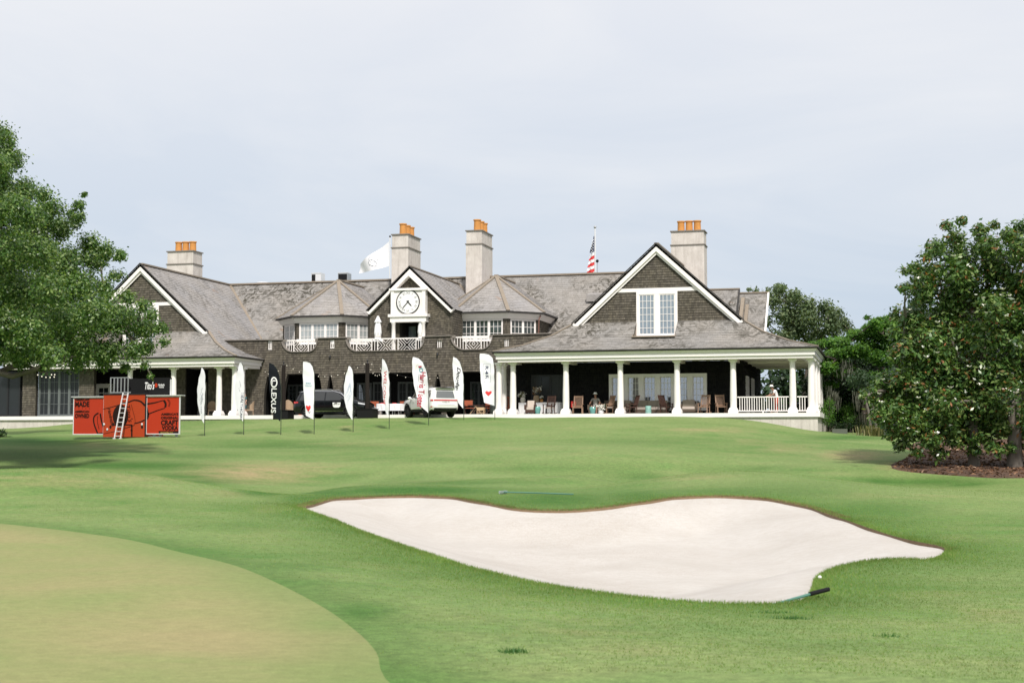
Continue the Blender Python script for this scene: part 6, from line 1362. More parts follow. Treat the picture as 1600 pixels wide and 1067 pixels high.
for lst, bx, by, lab in ((MAG, 1522, 728, 'white-flowering magnolia with a slim trunk, left one of the mulch bed pair'), (MAG2, 1586, 729, 'white-flowering magnolia cut by the right edge, right one of the mulch bed pair')):
    cl = px_clumps(lst, MD, 1.0, 2, 2.0, .25) + px_clumps([c for c in lst if c[2] > 17], MD + 1.8, 1.0, 2, 1.6)
    b = G(bx, by, 45); MAGT.append((tree('magnolia', lab, b, 2.4, cl, (.21, .45), 'mag_leaf', .20 if bx < 1550 else .27, 'bark', 'magnolias in the mulch bed', per=760, crown_kw=dict(shell=.3, up=.75, spread=.7)), cl, b))
MT['petal'] = paint('magnolia_petal', (0.78, 0.76, 0.70), .6, .04)
FLOW = [(1508,368),(1490,401),(1516,418),(1435,436),(1405,478),(1421,485),(1567,453),(1565,462),(1577,463),(1537,467),(1585,474),(1537,478),(1541,490),(1465,505),(1464,552),(1514,574),(1448,559),(1379,594),(1432,600),(1485,607),(1463,627),(1374,616),(1378,630),(1435,623),(1420,671),(1434,676),(1464,678),(1531,602),(1591,610),(1588,615)]
f0 = None
for px, py in FLOW:
    own, cl, org = MAGT[0] if px < 1562 else MAGT[1]
    near = min(((at_d(px, py, d_)) for d_ in (MD - 2.6, MD - 1.9)), key=lambda q: q.y)
    m = MB(); s = rng.uniform(.7, 1.15)
    for k in range(7):
        a = 2 * math.pi * k / 7 + rng.random(); e = Vector((math.cos(a), math.sin(a) * .8, .55 + .3 * rng.random())) * .13 * s; q = Vector((-math.sin(a), math.cos(a), 0)) * .05 * s
        m.add([near, near + e * .6 + q, near + e, near + e * .6 - q], [(0, 1, 2, 3)])
    m.build('blossom', MT['petal'], own, fix=False)
# ---- trees beyond the clubhouse on the right
def simple(name, label, lst, d, mat, base_px, tr, leaf=(.22, .6), per=330, fork=2.5, group='trees behind the right porch', bark='bark_dark', dz=3.0, reps=2, ground_y=None, **kw):
    cl = px_clumps(lst, d, .95, reps, dz, .3); b = at_d(*base_px, d); b.z = H(b.x, b.y); return tree(name, label, b, fork, cl, leaf, mat, tr, bark, group, per=per, crown_kw=kw)
simple('oak_tree', 'tall pale grey-green oak rising behind the roof at right', [(1218,452,14),(1205,470,16),(1240,462,18),(1225,490,24),(1258,480,22),(1270,500,26),(1240,515,26),(1290,478,16),(1305,490,18),(1318,505,14),(1300,515,20),(1275,530,24),(1328,515,8),(1225,530,20),(1192,500,14),(1195,540,16)], 122, 'pale_leaf', (1255, 668), .4, per=520, leaf=(.26, .55))
simple('small_oak', 'tip of a small oak peeking over the far roof ridge', [(1172,453,5),(1180,456,6),(1190,462,8),(1185,475,10),(1200,455,6),(1178,490,12)], 135, 'pale_leaf', (1185, 668), .3, per=260, leaf=(.26, .55))
simple('leafy_tree', 'bright green layered tree between the pale oak and the magnolias', [(1340,522,16),(1366,512,16),(1386,506,15),(1402,522,20),(1356,538,20),(1320,545,18),(1385,545,24),(1355,512,10),(1372,500,12),(1388,498,14),(1340,525,16),(1372,525,22),(1320,530,14),(1300,535,16),(1275,540,18),(1395,530,18),(1345,550,24),(1300,560,24),(1380,560,24),(1325,580,18),(1360,590,18),(1262,548,10),(1280,575,18),(1390,590,20),(1300,600,14),(1355,495,5)], 98, 'bright_leaf', (1352, 672), .3, per=1300, leaf=(.22, .5), up=.9, spread=.5, squash=.5)
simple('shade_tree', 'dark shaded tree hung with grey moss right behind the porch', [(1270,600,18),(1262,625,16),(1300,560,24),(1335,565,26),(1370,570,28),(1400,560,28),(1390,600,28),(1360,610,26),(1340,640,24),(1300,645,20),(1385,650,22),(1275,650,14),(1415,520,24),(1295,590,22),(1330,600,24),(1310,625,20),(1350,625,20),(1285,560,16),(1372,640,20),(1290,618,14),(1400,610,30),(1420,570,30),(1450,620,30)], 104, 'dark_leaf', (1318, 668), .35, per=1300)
for i, (px, py, r, d, lb) in enumerate([(1420,520,60,112,'dark tree deep behind the left magnolia'), (1480,560,70,116,'dark tree hidden behind the magnolia crowns'), (1560,560,75,114,'dark tree far behind the right magnolia'), (1650,560,80,112,'dark tree beyond the right edge of the magnolias')]):
    simple('background_tree', lb, [(px + rng.gauss(0, r * .5), py + rng.gauss(0, r * .5), r * rng.uniform(.3, .45)) for _ in range(12)], d, 'dark_leaf', (px, 670), .35, per=380, leaf=(.34, .6))
# trunks and moss in the shade
for px, d, h, lb in ((1371, 92, 3.2, 'thin leaning grey trunk in the shade left of the magnolia'), (1363, 88, 3.0, 'thin upright pale sapling trunk by the ornamental grass'), (1383, 94, 3.0, 'slim dark stem in the shade nearest the magnolia')):
    b = at_d(px, 675, d); b.z = H(b.x, b.y); T = thing('sapling', lb, 'tree', b, 0, 'slim trunks in the shade'); m = MB(); top_ = b + Vector((rng.uniform(-.6, .1), 0, h)); m.tube([b - Vector((0, 0, .2)), b.lerp(top_, .5) + Vector((.08, 0, 0)), top_], [.09, .075, .05], 8); m.build('trunk', MT['bark'], T, smooth=True)
    v, f_ = leaf_cloud([list(top_ + Vector((rng.gauss(0, .5), rng.gauss(0, .5), rng.uniform(-.2, .6)))) for _ in range(5)], [.55] * 5, [110] * 5, .2, .5); np_mesh('crown', v, f_, MT['dark_leaf'], T, org=b)
MT['moss'] = leafmat('grey_moss', [(0, (.09, .095, .075)), (1, (.17, .175, .14))], .3)
mv = []
for px, py in ((1327,565),(1338,575),(1318,560),(1340,610),(1296,600),(1375,620),(1345,640),(1305,610),(1352,600)):
    c = at_d(px, py, 96); n = 90; q = np.stack([c.x + NR.normal(0, .16, n), c.y + NR.normal(0, .3, n), c.z - NR.uniform(0, 1.1, n)], 1); mv.append(q)
q = np.concatenate(mv); a = NR.uniform(0, 6.28, len(q)); s = np.stack([np.cos(a), np.sin(a), 0 * a], 1) * .018; l_ = np.stack([NR.normal(0, .03, len(q)), 0 * a, -NR.uniform(.2, .55, len(q))], 1)
np_mesh('hanging_moss', np.stack([q - s, q + s, q + s * .4 + l_, q - s * .4 + l_], 1).reshape(-1, 3), np.arange(len(q) * 4).reshape(-1, 4), MT['moss'], kind='stuff')
# clipped shrubs, hedge, grasses
def shrub(name, label, lst, d, mat, leaf=(.10, .6), per=900, cat='shrub', group=None):
    cl = px_clumps(lst, d, 1.0, 2, .5, .15); b = at_d(lst[0][0], 674, d); b.z = H(b.x, b.y); T = thing(name, label, cat, b, 0, group); st = MB()
    for c, r in cl[::2]: st.tube([b, b.lerp(c, .6) + Vector((.05, 0, .1)), c], [.04, .03, .015], 5)
    st.build('stems', MT['bark_dark'], T)
    v, f_ = leaf_cloud([list(c) for c, r in cl], [r for c, r in cl], [max(40, int(per * r * r)) for c, r in cl], *leaf, shell=.5); np_mesh('foliage', v, f_, MT[mat], T, org=b); return T
shrub('clipped_shrub', 'rounded clipped green shrub right beside the porch corner', [(1292,640,14),(1290,655,14),(1296,628,9)], 92, 'bright_leaf')
shrub('clipped_shrub', 'rounded light green shrub in the shade between porch and magnolia', [(1322,638,10),(1330,636,9),(1314,640,7),(1325,650,14)], 99, 'bright_leaf')
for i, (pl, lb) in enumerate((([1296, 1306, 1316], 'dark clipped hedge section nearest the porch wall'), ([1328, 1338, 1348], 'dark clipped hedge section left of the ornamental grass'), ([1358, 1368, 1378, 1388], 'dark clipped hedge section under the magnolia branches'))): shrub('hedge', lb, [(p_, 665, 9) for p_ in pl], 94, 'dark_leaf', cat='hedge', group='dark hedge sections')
def grass_clump(label, px, py, d, r, h, n, mat, name='ornamental_grass'):
    c = at_d(px, py, d); c.z = H(c.x, c.y); x = c.x + NR.normal(0, r, n); y = c.y + NR.normal(0, r * .5, n); z = H(x, y); a = NR.uniform(0, 6.28, n); hh = h * NR.uniform(.5, 1.1, n); ln = hh * NR.uniform(.2, .8, n)
    b0 = np.stack([x, y, z - .02], 1); s = np.stack([np.cos(a) * .02, np.sin(a) * .02, 0 * a], 1); t = b0 + np.stack([np.cos(a + 1.5) * ln * .5, np.sin(a + 1.5) * ln * .5, hh * .8], 1); e = b0 + np.stack([np.cos(a + 1.5) * ln, np.sin(a + 1.5) * ln, hh * .85], 1)
    v = np.stack([b0 - s, b0 + s, t + s * .7, t - s * .7, t - s * .7, t + s * .7, e + s * .1, e - s * .1], 1).reshape(-1, 3) - np.array(c); f_ = np.arange(n * 8).reshape(-1, 4)
    o = np_mesh(name, v, f_, MT[mat], None); o.location = c; return tag(o, label, 'plant')
MT['straw'] = leafmat('tawny_grass', [(0, (.10, .12, .045)), (.6, (.20, .20, .08)), (1, (.32, .28, .14))], .3)
grass_clump('tawny ornamental grass clump at the edge of the shade left of the magnolia', 1364, 680, 84, .45, .75, 260, 'straw'); grass_clump('smaller green-gold grass clump nearest the magnolia branches', 1382, 681, 84, .3, .6, 160, 'straw')
shrub('broadleaf_shrub', 'dark low shrub at the left edge beneath the oak', [(2,676,10),(-12,680,14),(14,686,6),(-4,690,8)], 84, 'dark_leaf', (.22, .3), 700)
b = at_d(1312, 672, 88); tag(MB().box((b.x - .45, b.y, H(b.x, b.y) - .1), (b.x + .45, b.y + .8, H(b.x, b.y) + .28)).build('utility_box', paint('grey_green_box', (.10, .11, .09), .7), None, at=b), 'low grey utility box in the grass right of the porch corner', 'box')
# dark undergrowth in the shade beneath the trees
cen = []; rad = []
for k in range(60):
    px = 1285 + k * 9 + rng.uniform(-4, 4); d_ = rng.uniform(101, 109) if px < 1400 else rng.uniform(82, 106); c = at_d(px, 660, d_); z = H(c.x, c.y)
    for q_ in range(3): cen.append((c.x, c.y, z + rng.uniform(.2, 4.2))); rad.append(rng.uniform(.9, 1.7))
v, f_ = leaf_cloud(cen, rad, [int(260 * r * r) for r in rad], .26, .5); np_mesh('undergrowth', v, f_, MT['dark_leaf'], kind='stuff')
# a wood that closes the view beyond the course
n = 46; cen = []; rad = []
for k in range(n):
    a = -.42 + 1.06 * k / n + rng.uniform(-.01, .01) ; d_ = rng.uniform(138, 160); x, y = d_ * math.sin(a), d_ * math.cos(a)
    for q_ in range(4): cen.append((x + rng.gauss(0, 2), y + rng.gauss(0, 3), -1.5 + rng.uniform(.5, 6.5))); rad.append(rng.uniform(2.2, 3.4))
v, f_ = leaf_cloud(cen, rad, [int(40 * r * r) for r in rad], .7, .6); np_mesh('far_wood', v, f_, MT['dark_leaf'], kind='stuff')
# leaf litter that gives the mulch its chips
n = 16000; x = NR.uniform(-6, 20, n); y = NR.uniform(44, 74, n); ok = inside(MULCH, x, y); x, y = x[ok], y[ok]; n = len(x); z = H(x, y) + .01
a = NR.uniform(0, 6.28, n); L_ = NR.uniform(.05, .13, n); s = np.stack([np.cos(a) * L_, np.sin(a) * L_, NR.normal(0, .03, n)], 1); q = np.stack([-np.sin(a) * L_ * .3, np.cos(a) * L_ * .3, NR.normal(0, .03, n)], 1); p = np.stack([x, y, z], 1)
MT['litter'] = leafmat('fallen_leaf', [(0, (.05, .03, .02)), (.5, (.14, .07, .04)), (.85, (.24, .13, .07)), (1, (.38, .28, .20))], .1, .8)
np_mesh('leaf_litter', np.stack([p - s, p + q, p + s, p - q], 1).reshape(-1, 3), np.arange(n * 4).reshape(-1, 4), MT['litter'], kind='stuff')
# ---------------------------------------------------------------- porch furniture
MT['teak'] = paint('teak_wood', (0.30, 0.19, 0.13), .6, .2, 6); MT['dark_wood'] = paint('dark_wood', (0.065, 0.032, 0.024), .5, .2, 6); MT['taupe'] = paint('taupe_cushion', (0.30, 0.26, 0.21), .9, .1, 5); MT['linen'] = paint('linen_cushion', (0.50, 0.43, 0.38), .9, .1, 5)
MT['teal'] = paint('teal_glaze', (0.14, 0.36, 0.33), .2, .12, 6, coat=.6); MT['pale_teal'] = paint('pale_teal_glaze', (0.26, 0.47, 0.42), .25, .2, 8, coat=.5); MT['cloth_white'] = paint('table_linen', (0.72, 0.72, 0.73), .8, .05, 3); MT['red_cloth'] = paint('red_cloth', (0.45, 0.03, 0.025), .8); MT['rust'] = paint('rust_canvas', (0.33, 0.085, 0.04), .8, .15, 4)
MT['wicker'] = paint('wicker', (0.33, 0.24, 0.16), .8, .25, 25); MT['brown_wicker'] = paint('brown_wicker', (0.10, 0.075, 0.055), .8, .25, 25); MT['pine'] = paint('pale_pine', (0.55, 0.38, 0.24), .7, .12, 6)
def rocker(wood, seatm, label, loc, rz, group='rocking chairs on the right porch', rock=True):
    T = thing('rocking_chair', label, 'chair', loc, rz, group, local=True); w_ = .29
    MB().box((-w_, -.27, .40), (w_, .24, .45)).build('seat', seatm, T)
    b = MB(); P = lambda x, t: (x, .24 + .20 * t, .45 + .72 * t)
    for s in (-1, 1): b.bar(P(s * .27, -.1), P(s * .27, 1.04), .05, .05, up=(1, 0, 0))
    b.bar(P(-.27, .95), P(.27, .95), .04, .10, up=(0, -.3, 1)).bar(P(-.27, .1), P(.27, .1), .04, .07, up=(0, -.3, 1)); bk = b.build('backrest', wood, T)
    s0 = None
    for k in range(7):
        x = -.21 + .07 * k; MB().bar(P(x, .1), P(x, .95), .04, .02, up=(1, 0, 0)).build('slat', wood, bk)
    for s in (-1, 1):
        MB().box((s * .31 - .045, -.30, .62), (s * .31 + .045, .30, .655)).build('armrest', wood, T)
        for y in (-.26, .22): MB().box((s * .29 - .025, y - .025, .05), (s * .29 + .025, y + .025, .62 if y < 0 else .5)).build('leg', wood, T)
        if rock: MB().tube([(s * .29, -.46, .10), (s * .29, -.25, .045), (s * .29, 0, .03), (s * .29, .25, .045), (s * .29, .52, .11)], .025, 6).build('rocker', wood, T)
    return T
def lounge(w_, n, frame, cush, label, loc, rz, group, name='sofa'):
    T = thing(name, label, 'sofa' if n > 1 else 'armchair', loc, rz, group, local=True); h = w_ / 2
    MB().box((-h, -.38, .12), (h, .40, .30)).build('base', frame, T); MB().box((-h, .30, .30), (h, .42, .80)).build('back_panel', frame, T)
    for s in (-1, 1): MB().box((s * h - .07, -.38, .30), (s * h + .07, .42, .62)).build('armrest', frame, T)
    for x in (-h + .06, h - .06):
        for y in (-.34, .36): MB().cbox((x, y, .06), .06, .06, .12).build('leg', frame, T)
    cw = (w_ - .16) / n
    for k in range(n): x = -h + .08 + cw * (k + .5); MB().box((x - cw / 2 + .008, -.40, .30), (x + cw / 2 - .008, .22, .46)).build('seat_cushion', MT['linen'] if cush is MT['taupe'] else cush, T); MB().add([(x - cw / 2 + .01, .16, .46), (x + cw / 2 - .01, .16, .46), (x + cw / 2 - .01, .30, .90), (x - cw / 2 + .01, .30, .90), (x - cw / 2 + .01, .30, .46), (x + cw / 2 - .01, .30, .46), (x + cw / 2 - .01, .40, .90), (x - cw / 2 + .01, .40, .90)], [(0, 1, 2, 3), (0, 3, 7, 4), (1, 5, 6, 2), (3, 2, 6, 7), (4, 7, 6, 5), (0, 4, 5, 1)]).build('back_cushion', cush, T)
    return T
def stool(px, y, mat, label, tall=.47, fat=1.0):
    x = ux(px, y, 640); T = thing('garden_stool', label, 'stool', (x, y, 0), 0, 'ceramic garden stools on the porch', local=True)
    MB().lathe([(.13, 0), (.15, .02), (.17, .14), (.205, .30), (.205, .38), (.185, tall - .02), (.17, tall), (.02, tall + .01)] if fat else [(.18, 0), (.19, .03), (.19, tall - .03), (.18, tall), (.02, tall + .01)], n=20).build('body', mat, T, smooth=True)
    MB().lathe([(.20 if fat else .195, tall * .62), (.215 if fat else .205, tall * .66), (.20 if fat else .195, tall * .70)], n=20, cap=False).build('band', mat, T, smooth=True)
def at_porch(px, y): return (ux(px, y, 640), y, 0.0)
R180 = math.pi
lounge(.62, 1, MT['dark_wood'], MT['linen'], 'light cushioned armchair left of the dark teal stool', at_porch(829, 89.0), .15, None, 'armchair')
rocker(MT['dark_wood'], MT['linen'], 'dark framed rocking chair with pale seat right of the dark teal stool', at_porch(858, 89.0), -.2)
rocker(MT['teak'], MT['teak'], 'teak rocking chair facing out, beside the red cloth', at_porch(903, 89.1), .1)
rocker(MT['dark_wood'], MT['dark_wood'], 'dark rocking chair turned sideways by the left end of the sofa', at_porch(987, 89.2), -1.0)
rocker(MT['dark_wood'], MT['dark_wood'], 'dark high-backed rocking chair turned sideways to the right of the palest stool', at_porch(1041, 89.2), 1.0)
rocker(MT['teak'], MT['teak'], 'teak rocking chair facing out, left one of the right-hand pair', at_porch(1100, 89.3), -.2)
rocker(MT['teak'], MT['teak'], 'teak rocking chair facing out, right one of the pair nearest the railing', at_porch(1127, 89.3), .35)
rocker(MT['teak'], MT['linen'], 'teak rocking chair seen side on beside the white flower pot', at_porch(949, 89.4), -.8)
rocker(MT['rust'], MT['rust'], 'rust red chair half hidden between the paired corner columns', at_porch(788.5, 89.8), .2, None, False)
lounge(2.1, 3, MT['brown_wicker'], MT['taupe'], 'long three-cushion sofa under the white porch windows', at_porch(1018, 90.5), 0, None)
lounge(.95, 1, MT['brown_wicker'], MT['taupe'], 'single taupe armchair right of the fourth full column', at_porch(1076, 89.9), .1, None, 'armchair')
lounge(.95, 1, MT['brown_wicker'], MT['taupe'], 'taupe armchair partly behind the third full column', at_porch(974, 90.3), -.2, None, 'armchair')
lounge(1.2, 1, MT['black'], MT['brown_wicker'], 'dark low armchair in the shadow left of the white window group', at_porch(956, 90.3), .1, None, 'armchair')
stool(840, 88.85, MT['teal'], 'urn-shaped teal garden stool between the two pale-seated chairs', .50); stool(926, 88.9, MT['teal'], 'rounded teal garden stool in front of the seated person', .46); stool(1013, 88.9, MT['pale_teal'], 'straight pale mint garden stool before the sofa', .50, 0)
# long buffet table with linen to the floor, flower arrangement and basket
a, b = at_porch(812, 90.2), at_porch(877, 90.2); T = thing('buffet_table', 'long table in white linen to the floor behind the armchair and stool', 'table', ((a[0] + b[0]) / 2, 90.2, 0))
m = MB(); N_ = 40; loop_ = [(a[0], 89.9), (b[0], 89.9), (b[0], 90.6), (a[0], 90.6)]; lp = densify(loop_, .1); n = len(lp)
for z in (.79, .5, 0.02):
    for i, (x, y) in enumerate(lp): k = (0.79 - z) * .06 * math.sin(i * 1.7); m.v.append((x + k, y - abs(k), z))
for r_ in range(2):
    for i in range(n): j = (i + 1) % n; m.f.append((r_ * n + i, r_ * n + j, (r_ + 1) * n + j, (r_ + 1) * n + i))
m.f.append(tuple(range(n))); m.build('tablecloth', MT['cloth_white'], T, fix=True)
MB().box((a[0] + .05, 89.95, .80), (b[0] - .05, 90.55, .81)).build('runner', MT['linen'], T)
def flowers(px, y, z, label, h, r, pot, cols, nm='flower_arrangement'):
    p = at_porch(px, y); T = thing(nm, label, 'flowers', (p[0], y, z)); MB().lathe([(r * .35, z), (r * .5, z + h * .2), (r * .4, z + h * .42), (r * .3, z + h * .45)], (p[0], y, 0), 14).build('vase', pot, T, smooth=True)
    for k, mt in enumerate(cols):
        v, f_ = leaf_cloud([(p[0] + rng.gauss(0, r * .35), y + rng.gauss(0, r * .2), z + h * (.55 + .35 * rng.random())) for _ in range(4)], [r * .38] * 4, [40] * 4, .08, .7); np_mesh('blooms' if k else 'leaves', v, f_, mt, T, org=(p[0], y, z), kind='stuff')
flowers(838, 90.1, .812, 'tall arrangement of cream flowers and brown foliage on the linen table', 1.0, .42, MT['wicker'], [MT['litter'], MT['petal'], MT['wicker']])
flowers(817, 90.1, .812, 'airy arrangement in a pale wire stand at the left end of the linen table', .75, .36, MT['cream'], [MT['straw'], MT['petal']])
flowers(846, 90.3, .812, 'small pot of cream flowers right of the tall arrangement', .45, .25, MT['terracotta'], [MT['dark_leaf'], MT['petal']])
flowers(939, 88.95, 0, 'white flower pot on the deck beside the side-on teak rocker', .62, .38, MT['cloth_white'], [MT['dark_leaf'], MT['petal'], MT['petal']], 'flower_pot')
p = at_porch(896, 89.7); tag(MB().box((p[0] - .16, p[1], .45), (p[0] + .16, p[1] + .12, .85)).build('red_cloth', MT['red_cloth'], None, at=(p[0], p[1], .45)), 'bright red cloth hung over a chair arm by the second full column', 'cloth')
# dressed cafe tables, chairs and odds and ends in the forecourt
def cafe_table(px, y, w_, label):
    x = ux(px, y, 640); z = 0.0; T = thing('cafe_table', label, 'table', (x, y, z), 0, 'white dressed tables in the forecourt', local=True); n = 24; m = MB()
    for r_, zz in ((w_ * .5, .76), (w_ * .52, .70), (w_ * .56, .34), (w_ * .58, .30)):
        for k in range(n): t = 2 * math.pi * k / n; rr = r_ * (1 + (.09 * math.cos(6 * t) if zz < .6 else 0)); m.v.append((rr * math.cos(t), rr * math.sin(t), zz))
    for r_ in range(3):
        for k in range(n): m.f.append((r_ * n + k, r_ * n + (k + 1) % n, (r_ + 1) * n + (k + 1) % n, (r_ + 1) * n + k))
    m.f.append(tuple(range(n))); m.build('tablecloth', MT['cloth_white'], T)
    for k in range(4): t = math.pi / 4 + k * math.pi / 2; MB().tube([(w_ * .35 * math.cos(t), w_ * .35 * math.sin(t), 0), (w_ * .3 * math.cos(t), w_ * .3 * math.sin(t), .7)], .025, 6).build('leg', MT['alu'], T)
    q = MB(); 
    for k in range(3): q.ball((rng.uniform(-.25, .25), rng.uniform(-.2, .2), .79), (.09, .07, .03), 8, 4)
    q.build('place_settings', INK['bright'], T)
cafe_table(600, 89.2, 1.0, 'white dressed table beside the edge-on banner, left one of two'); cafe_table(620, 89.5, .9, 'white dressed table just left of the white SUV bonnet, right one of two')
def director(px, y, label, rz, mat=None):
    x = ux(px, y, 640); T = thing('canvas_chair', label, 'chair', (x, y, 0), rz, None, local=True); mat = mat or MT['rust']
    MB().box((-.28, -.24, .42), (.28, .24, .46)).build('seat', mat, T); MB().box((-.30, .20, .58), (.30, .24, .95)).build('backrest', mat, T)
    for s in (-1, 1):
        MB().bar((s * .29, -.25, 0.02), (s * .29, .22, .45), .03, .04).build('leg', MT['dark_wood'], T); MB().bar((s * .29, .25, .02), (s * .29, -.22, .45), .03, .04).build('leg', MT['dark_wood'], T); MB().box((s * .30 - .03, -.26, .60), (s * .30 + .03, .26, .635)).build('armrest', MT['dark_wood'], T); MB().box((s * .29 - .02, .19, .42), (s * .29 + .02, .25, .98)).build('back_post', MT['dark_wood'], T)
director(733, 89.3, 'rust canvas chair just right of the blackletter banner', .5); director(759, 89.3, 'rust canvas chair nearest the round dark planter', -.6); director(585, 90, 'rust chair behind the dressed tables', .3); director(628, 90.3, 'rust chair behind the white SUV bonnet', -.2)
x = ux(745, 89.6, 640); T = thing('folding_table', 'low dark folding table on crossed pale legs between the rust chairs', 'table', (x, 89.6, 0), 0, local=True); MB().box((-.55, -.3, .60), (.55, .3, .64)).build('tabletop', MT['dark_wood'], T)
for s in (-1, 1): MB().bar((-.42, s * .25, .02), (.05, s * .25, .6), .04, .04).build('leg', MT['pine'], T); MB().bar((.42, s * .25, .02), (-.05, s * .25, .6), .04, .04).build('leg', MT['pine'], T)
x = ux(751.5, 88.4, 645); T = thing('wooden_crate', 'pale open wooden crate on the terrace edge in front of the rust chairs', 'crate', (x, 88.4, 0), 0, local=True); MB().box((-.24, -.16, .26), (.24, .16, .46)).build('box_side', MT['pine'], T); MB().box((-.24, -.16, .10), (.24, .16, .13)).build('base_board', MT['pine'], T)
for sx in (-1, 1):
    for sy in (-1, 1): MB().cbox((sx * .22, sy * .14, .14), .04, .04, .28).build('leg', MT['pine'], T)
x = ux(773, 88.7, 640); T = thing('round_planter', 'dark grey barrel planter tucked behind the R4R banner', 'planter', (x, 88.7, 0), 0, local=True); MB().lathe([(.24, 0), (.30, .1), (.33, .45), (.28, .75), (.24, .78), (.22, .70), (.02, .70)], n=20).build('barrel', paint('charcoal_glaze', (.045, .055, .05), .5), T, smooth=True); MB().lathe([(.335, .43), (.345, .46), (.335, .49)], n=20, cap=False).build('rim_band', MT['iron'], T)
x0_, x1_ = ux(581, 90.6), ux(592, 90.6); T = thing('stone_planter', 'square pale stone planter between the post and the dressed tables', 'planter', (x0_, 90.6, 0)); MB().box((x0_, 90.6, 0), (x1_, 91.1, .62)).build('trough', MT['stucco'], T); v, f_ = leaf_cloud([((x0_ + x1_) / 2, 90.85, .75)] * 2, [.28, .2], [120, 60], .1, .5); np_mesh('plants', v, f_, MT['dark_leaf'], T, org=(x0_, 90.6, 0))
def wicker_chair(px, y, label, rz): 
    x = ux(px, y, 640); T = thing('wicker_chair', label, 'chair', (x, y, 0), rz, None, local=True); MB().box((-.25, -.25, .38), (.25, .25, .46)).build('seat', MT['wicker'], T)
    m = MB(); pts = [(.27 * math.cos(t), .25 * math.sin(t), .46) for t in np.linspace(-.1, math.pi + .1, 10)]
    for p, q in zip(pts[:-1], pts[1:]): h0, h1 = [.28 + .34 * max(0, v[1] / .25) for v in (p, q)]; m.add([p, q, (q[0] * 1.1, q[1] * 1.15, q[2] + h1), (p[0] * 1.1, p[1] * 1.15, p[2] + h0)], [(0, 1, 2, 3)])
    m.build('backrest', MT['wicker'], T, fix=False)
    for sx in (-1, 1):
        for sy in (-1, 1): MB().bar((sx * .24, sy * .22, 0), (sx * .21, sy * .2, .4), .035, .035).build('leg', MT['wicker'], T)
wicker_chair(452, 89.2, 'wicker chair between the left black post and the black SUV tail', .8); wicker_chair(391, 90.2, 'wicker chair beside the standing person on the left porch', -1.2); wicker_chair(331, 90.6, 'wicker chair left of the paired porch columns', .4)
for px, y, lab in ((469, 88.3, 'small orange item behind the black SUV rear wheel'), (645, 88.3, 'small orange item behind the white SUV front wheel')):
    x = ux(px, y, 650); T = thing('orange_item', lab, 'cone', (x, y, 0), 0, local=True); MB().lathe([(.12, .02), (.03, .40), (.02, .41)], n=14).build('cone', paint('cone_orange', (.6, .13, .03), .6), T, smooth=True); MB().box((-.16, -.16, 0), (.16, .16, .025)).build('base', MT['cloth_white'], T)  # unidentified orange items, given a simple cone shape
MB  # lantern on the porch wall
for px, py, y in ((684, 553, 91.95), (516, 557, 91.95)):
    c = on_y(px, py, y); T = thing('wall_lamp', 'small dark lamp on the shingle wall above the %s slot' % ('right' if px > 600 else 'left'), 'lamp', c); MB().lathe([(.06, c.z - .12), (.08, c.z), (.03, c.z + .08)], (c.x, y - .06, 0), 10).build('shade', MT['iron'], T, smooth=True); MB().cbox((c.x, y, c.z), .1, .05, .14).build('bracket', MT['iron'], T)

# ---------------------------------------------------------------- people
MT['skin'] = paint('skin', (0.50, 0.30, 0.22), .55, .06); MT['skin2'] = paint('skin_tanned', (0.36, 0.20, 0.14), .55, .06); MT['hair'] = paint('brown_hair', (0.05, 0.03, 0.02), .6)
def skin_mesh(name, chains, mat, parent, sub=2):
    """chains: lists of (point, radius); the first point of later chains is welded to the nearest existing joint"""
    V_ = []; E_ = []; R_ = []
    for ch in chains:
        prev = None
        for i, (p, r) in enumerate(ch):
            p = Vector(p); k = None
            if i == 0 and V_:
                k = min(range(len(V_)), key=lambda j: (V_[j] - p).length)
                if (V_[k] - p).length > .02: k = None
            if k is None: V_.append(p); R_.append(r); k = len(V_) - 1
            if prev is not None: E_.append((prev, k))
            prev = k
    me = bpy.data.meshes.new(name); me.from_pydata([tuple(v) for v in V_], E_, []); me.materials.append(mat); o = mesh_obj(name, me, parent)
    sk = o.modifiers.new('skin', 'SKIN'); sk.use_smooth_shade = True
    for i, r in enumerate(R_): d = me.skin_vertices[0].data[i]; d.radius = r if hasattr(r, '__len__') else (r, r)
    me.skin_vertices[0].data[0].use_root = True
    s = o.modifiers.new('sub', 'SUBSURF'); s.levels = sub; s.render_levels = sub; return o
def hand_chains(w_, d, side, s=1.0, curl=.5):
    """palm and five unequal bent fingers from the wrist along direction d"""
    d = Vector(d).normalized(); u = Vector(side); u = (u - d * u.dot(d)).normalized(); n = d.cross(u); w_ = Vector(w_); out_ = [[(w_, .028 * s), (w_ + d * .045 * s, (.036 * s, .02 * s)), (w_ + d * .085 * s, (.038 * s, .016 * s))]]
    pk = w_ + d * .085 * s
    for k, L_ in enumerate((.070, .082, .076, .058)):
        b = pk + u * (.027 - .018 * k) * s; a1 = b + d * L_ * .45 * s - n * .008 * s; a2 = a1 + (d * (1 - curl) - n * curl).normalized() * L_ * .35 * s; a3 = a2 + (d * (.6 - curl) - n * (curl + .2)).normalized() * L_ * .25 * s
        out_.append([(pk, .016 * s), (b, .0095 * s), (a1, .009 * s), (a2, .0085 * s), (a3, .007 * s)])
    t = w_ + d * .03 * s + u * .03 * s; out_.append([(w_ + d * .045 * s, .02 * s), (t, .012 * s), (t + (d * .6 + u * .5 - n * .3).normalized() * .035 * s, .0105 * s), (t + (d * .9 + u * .2 - n * .5).normalized() * .065 * s, .009 * s)]); return out_
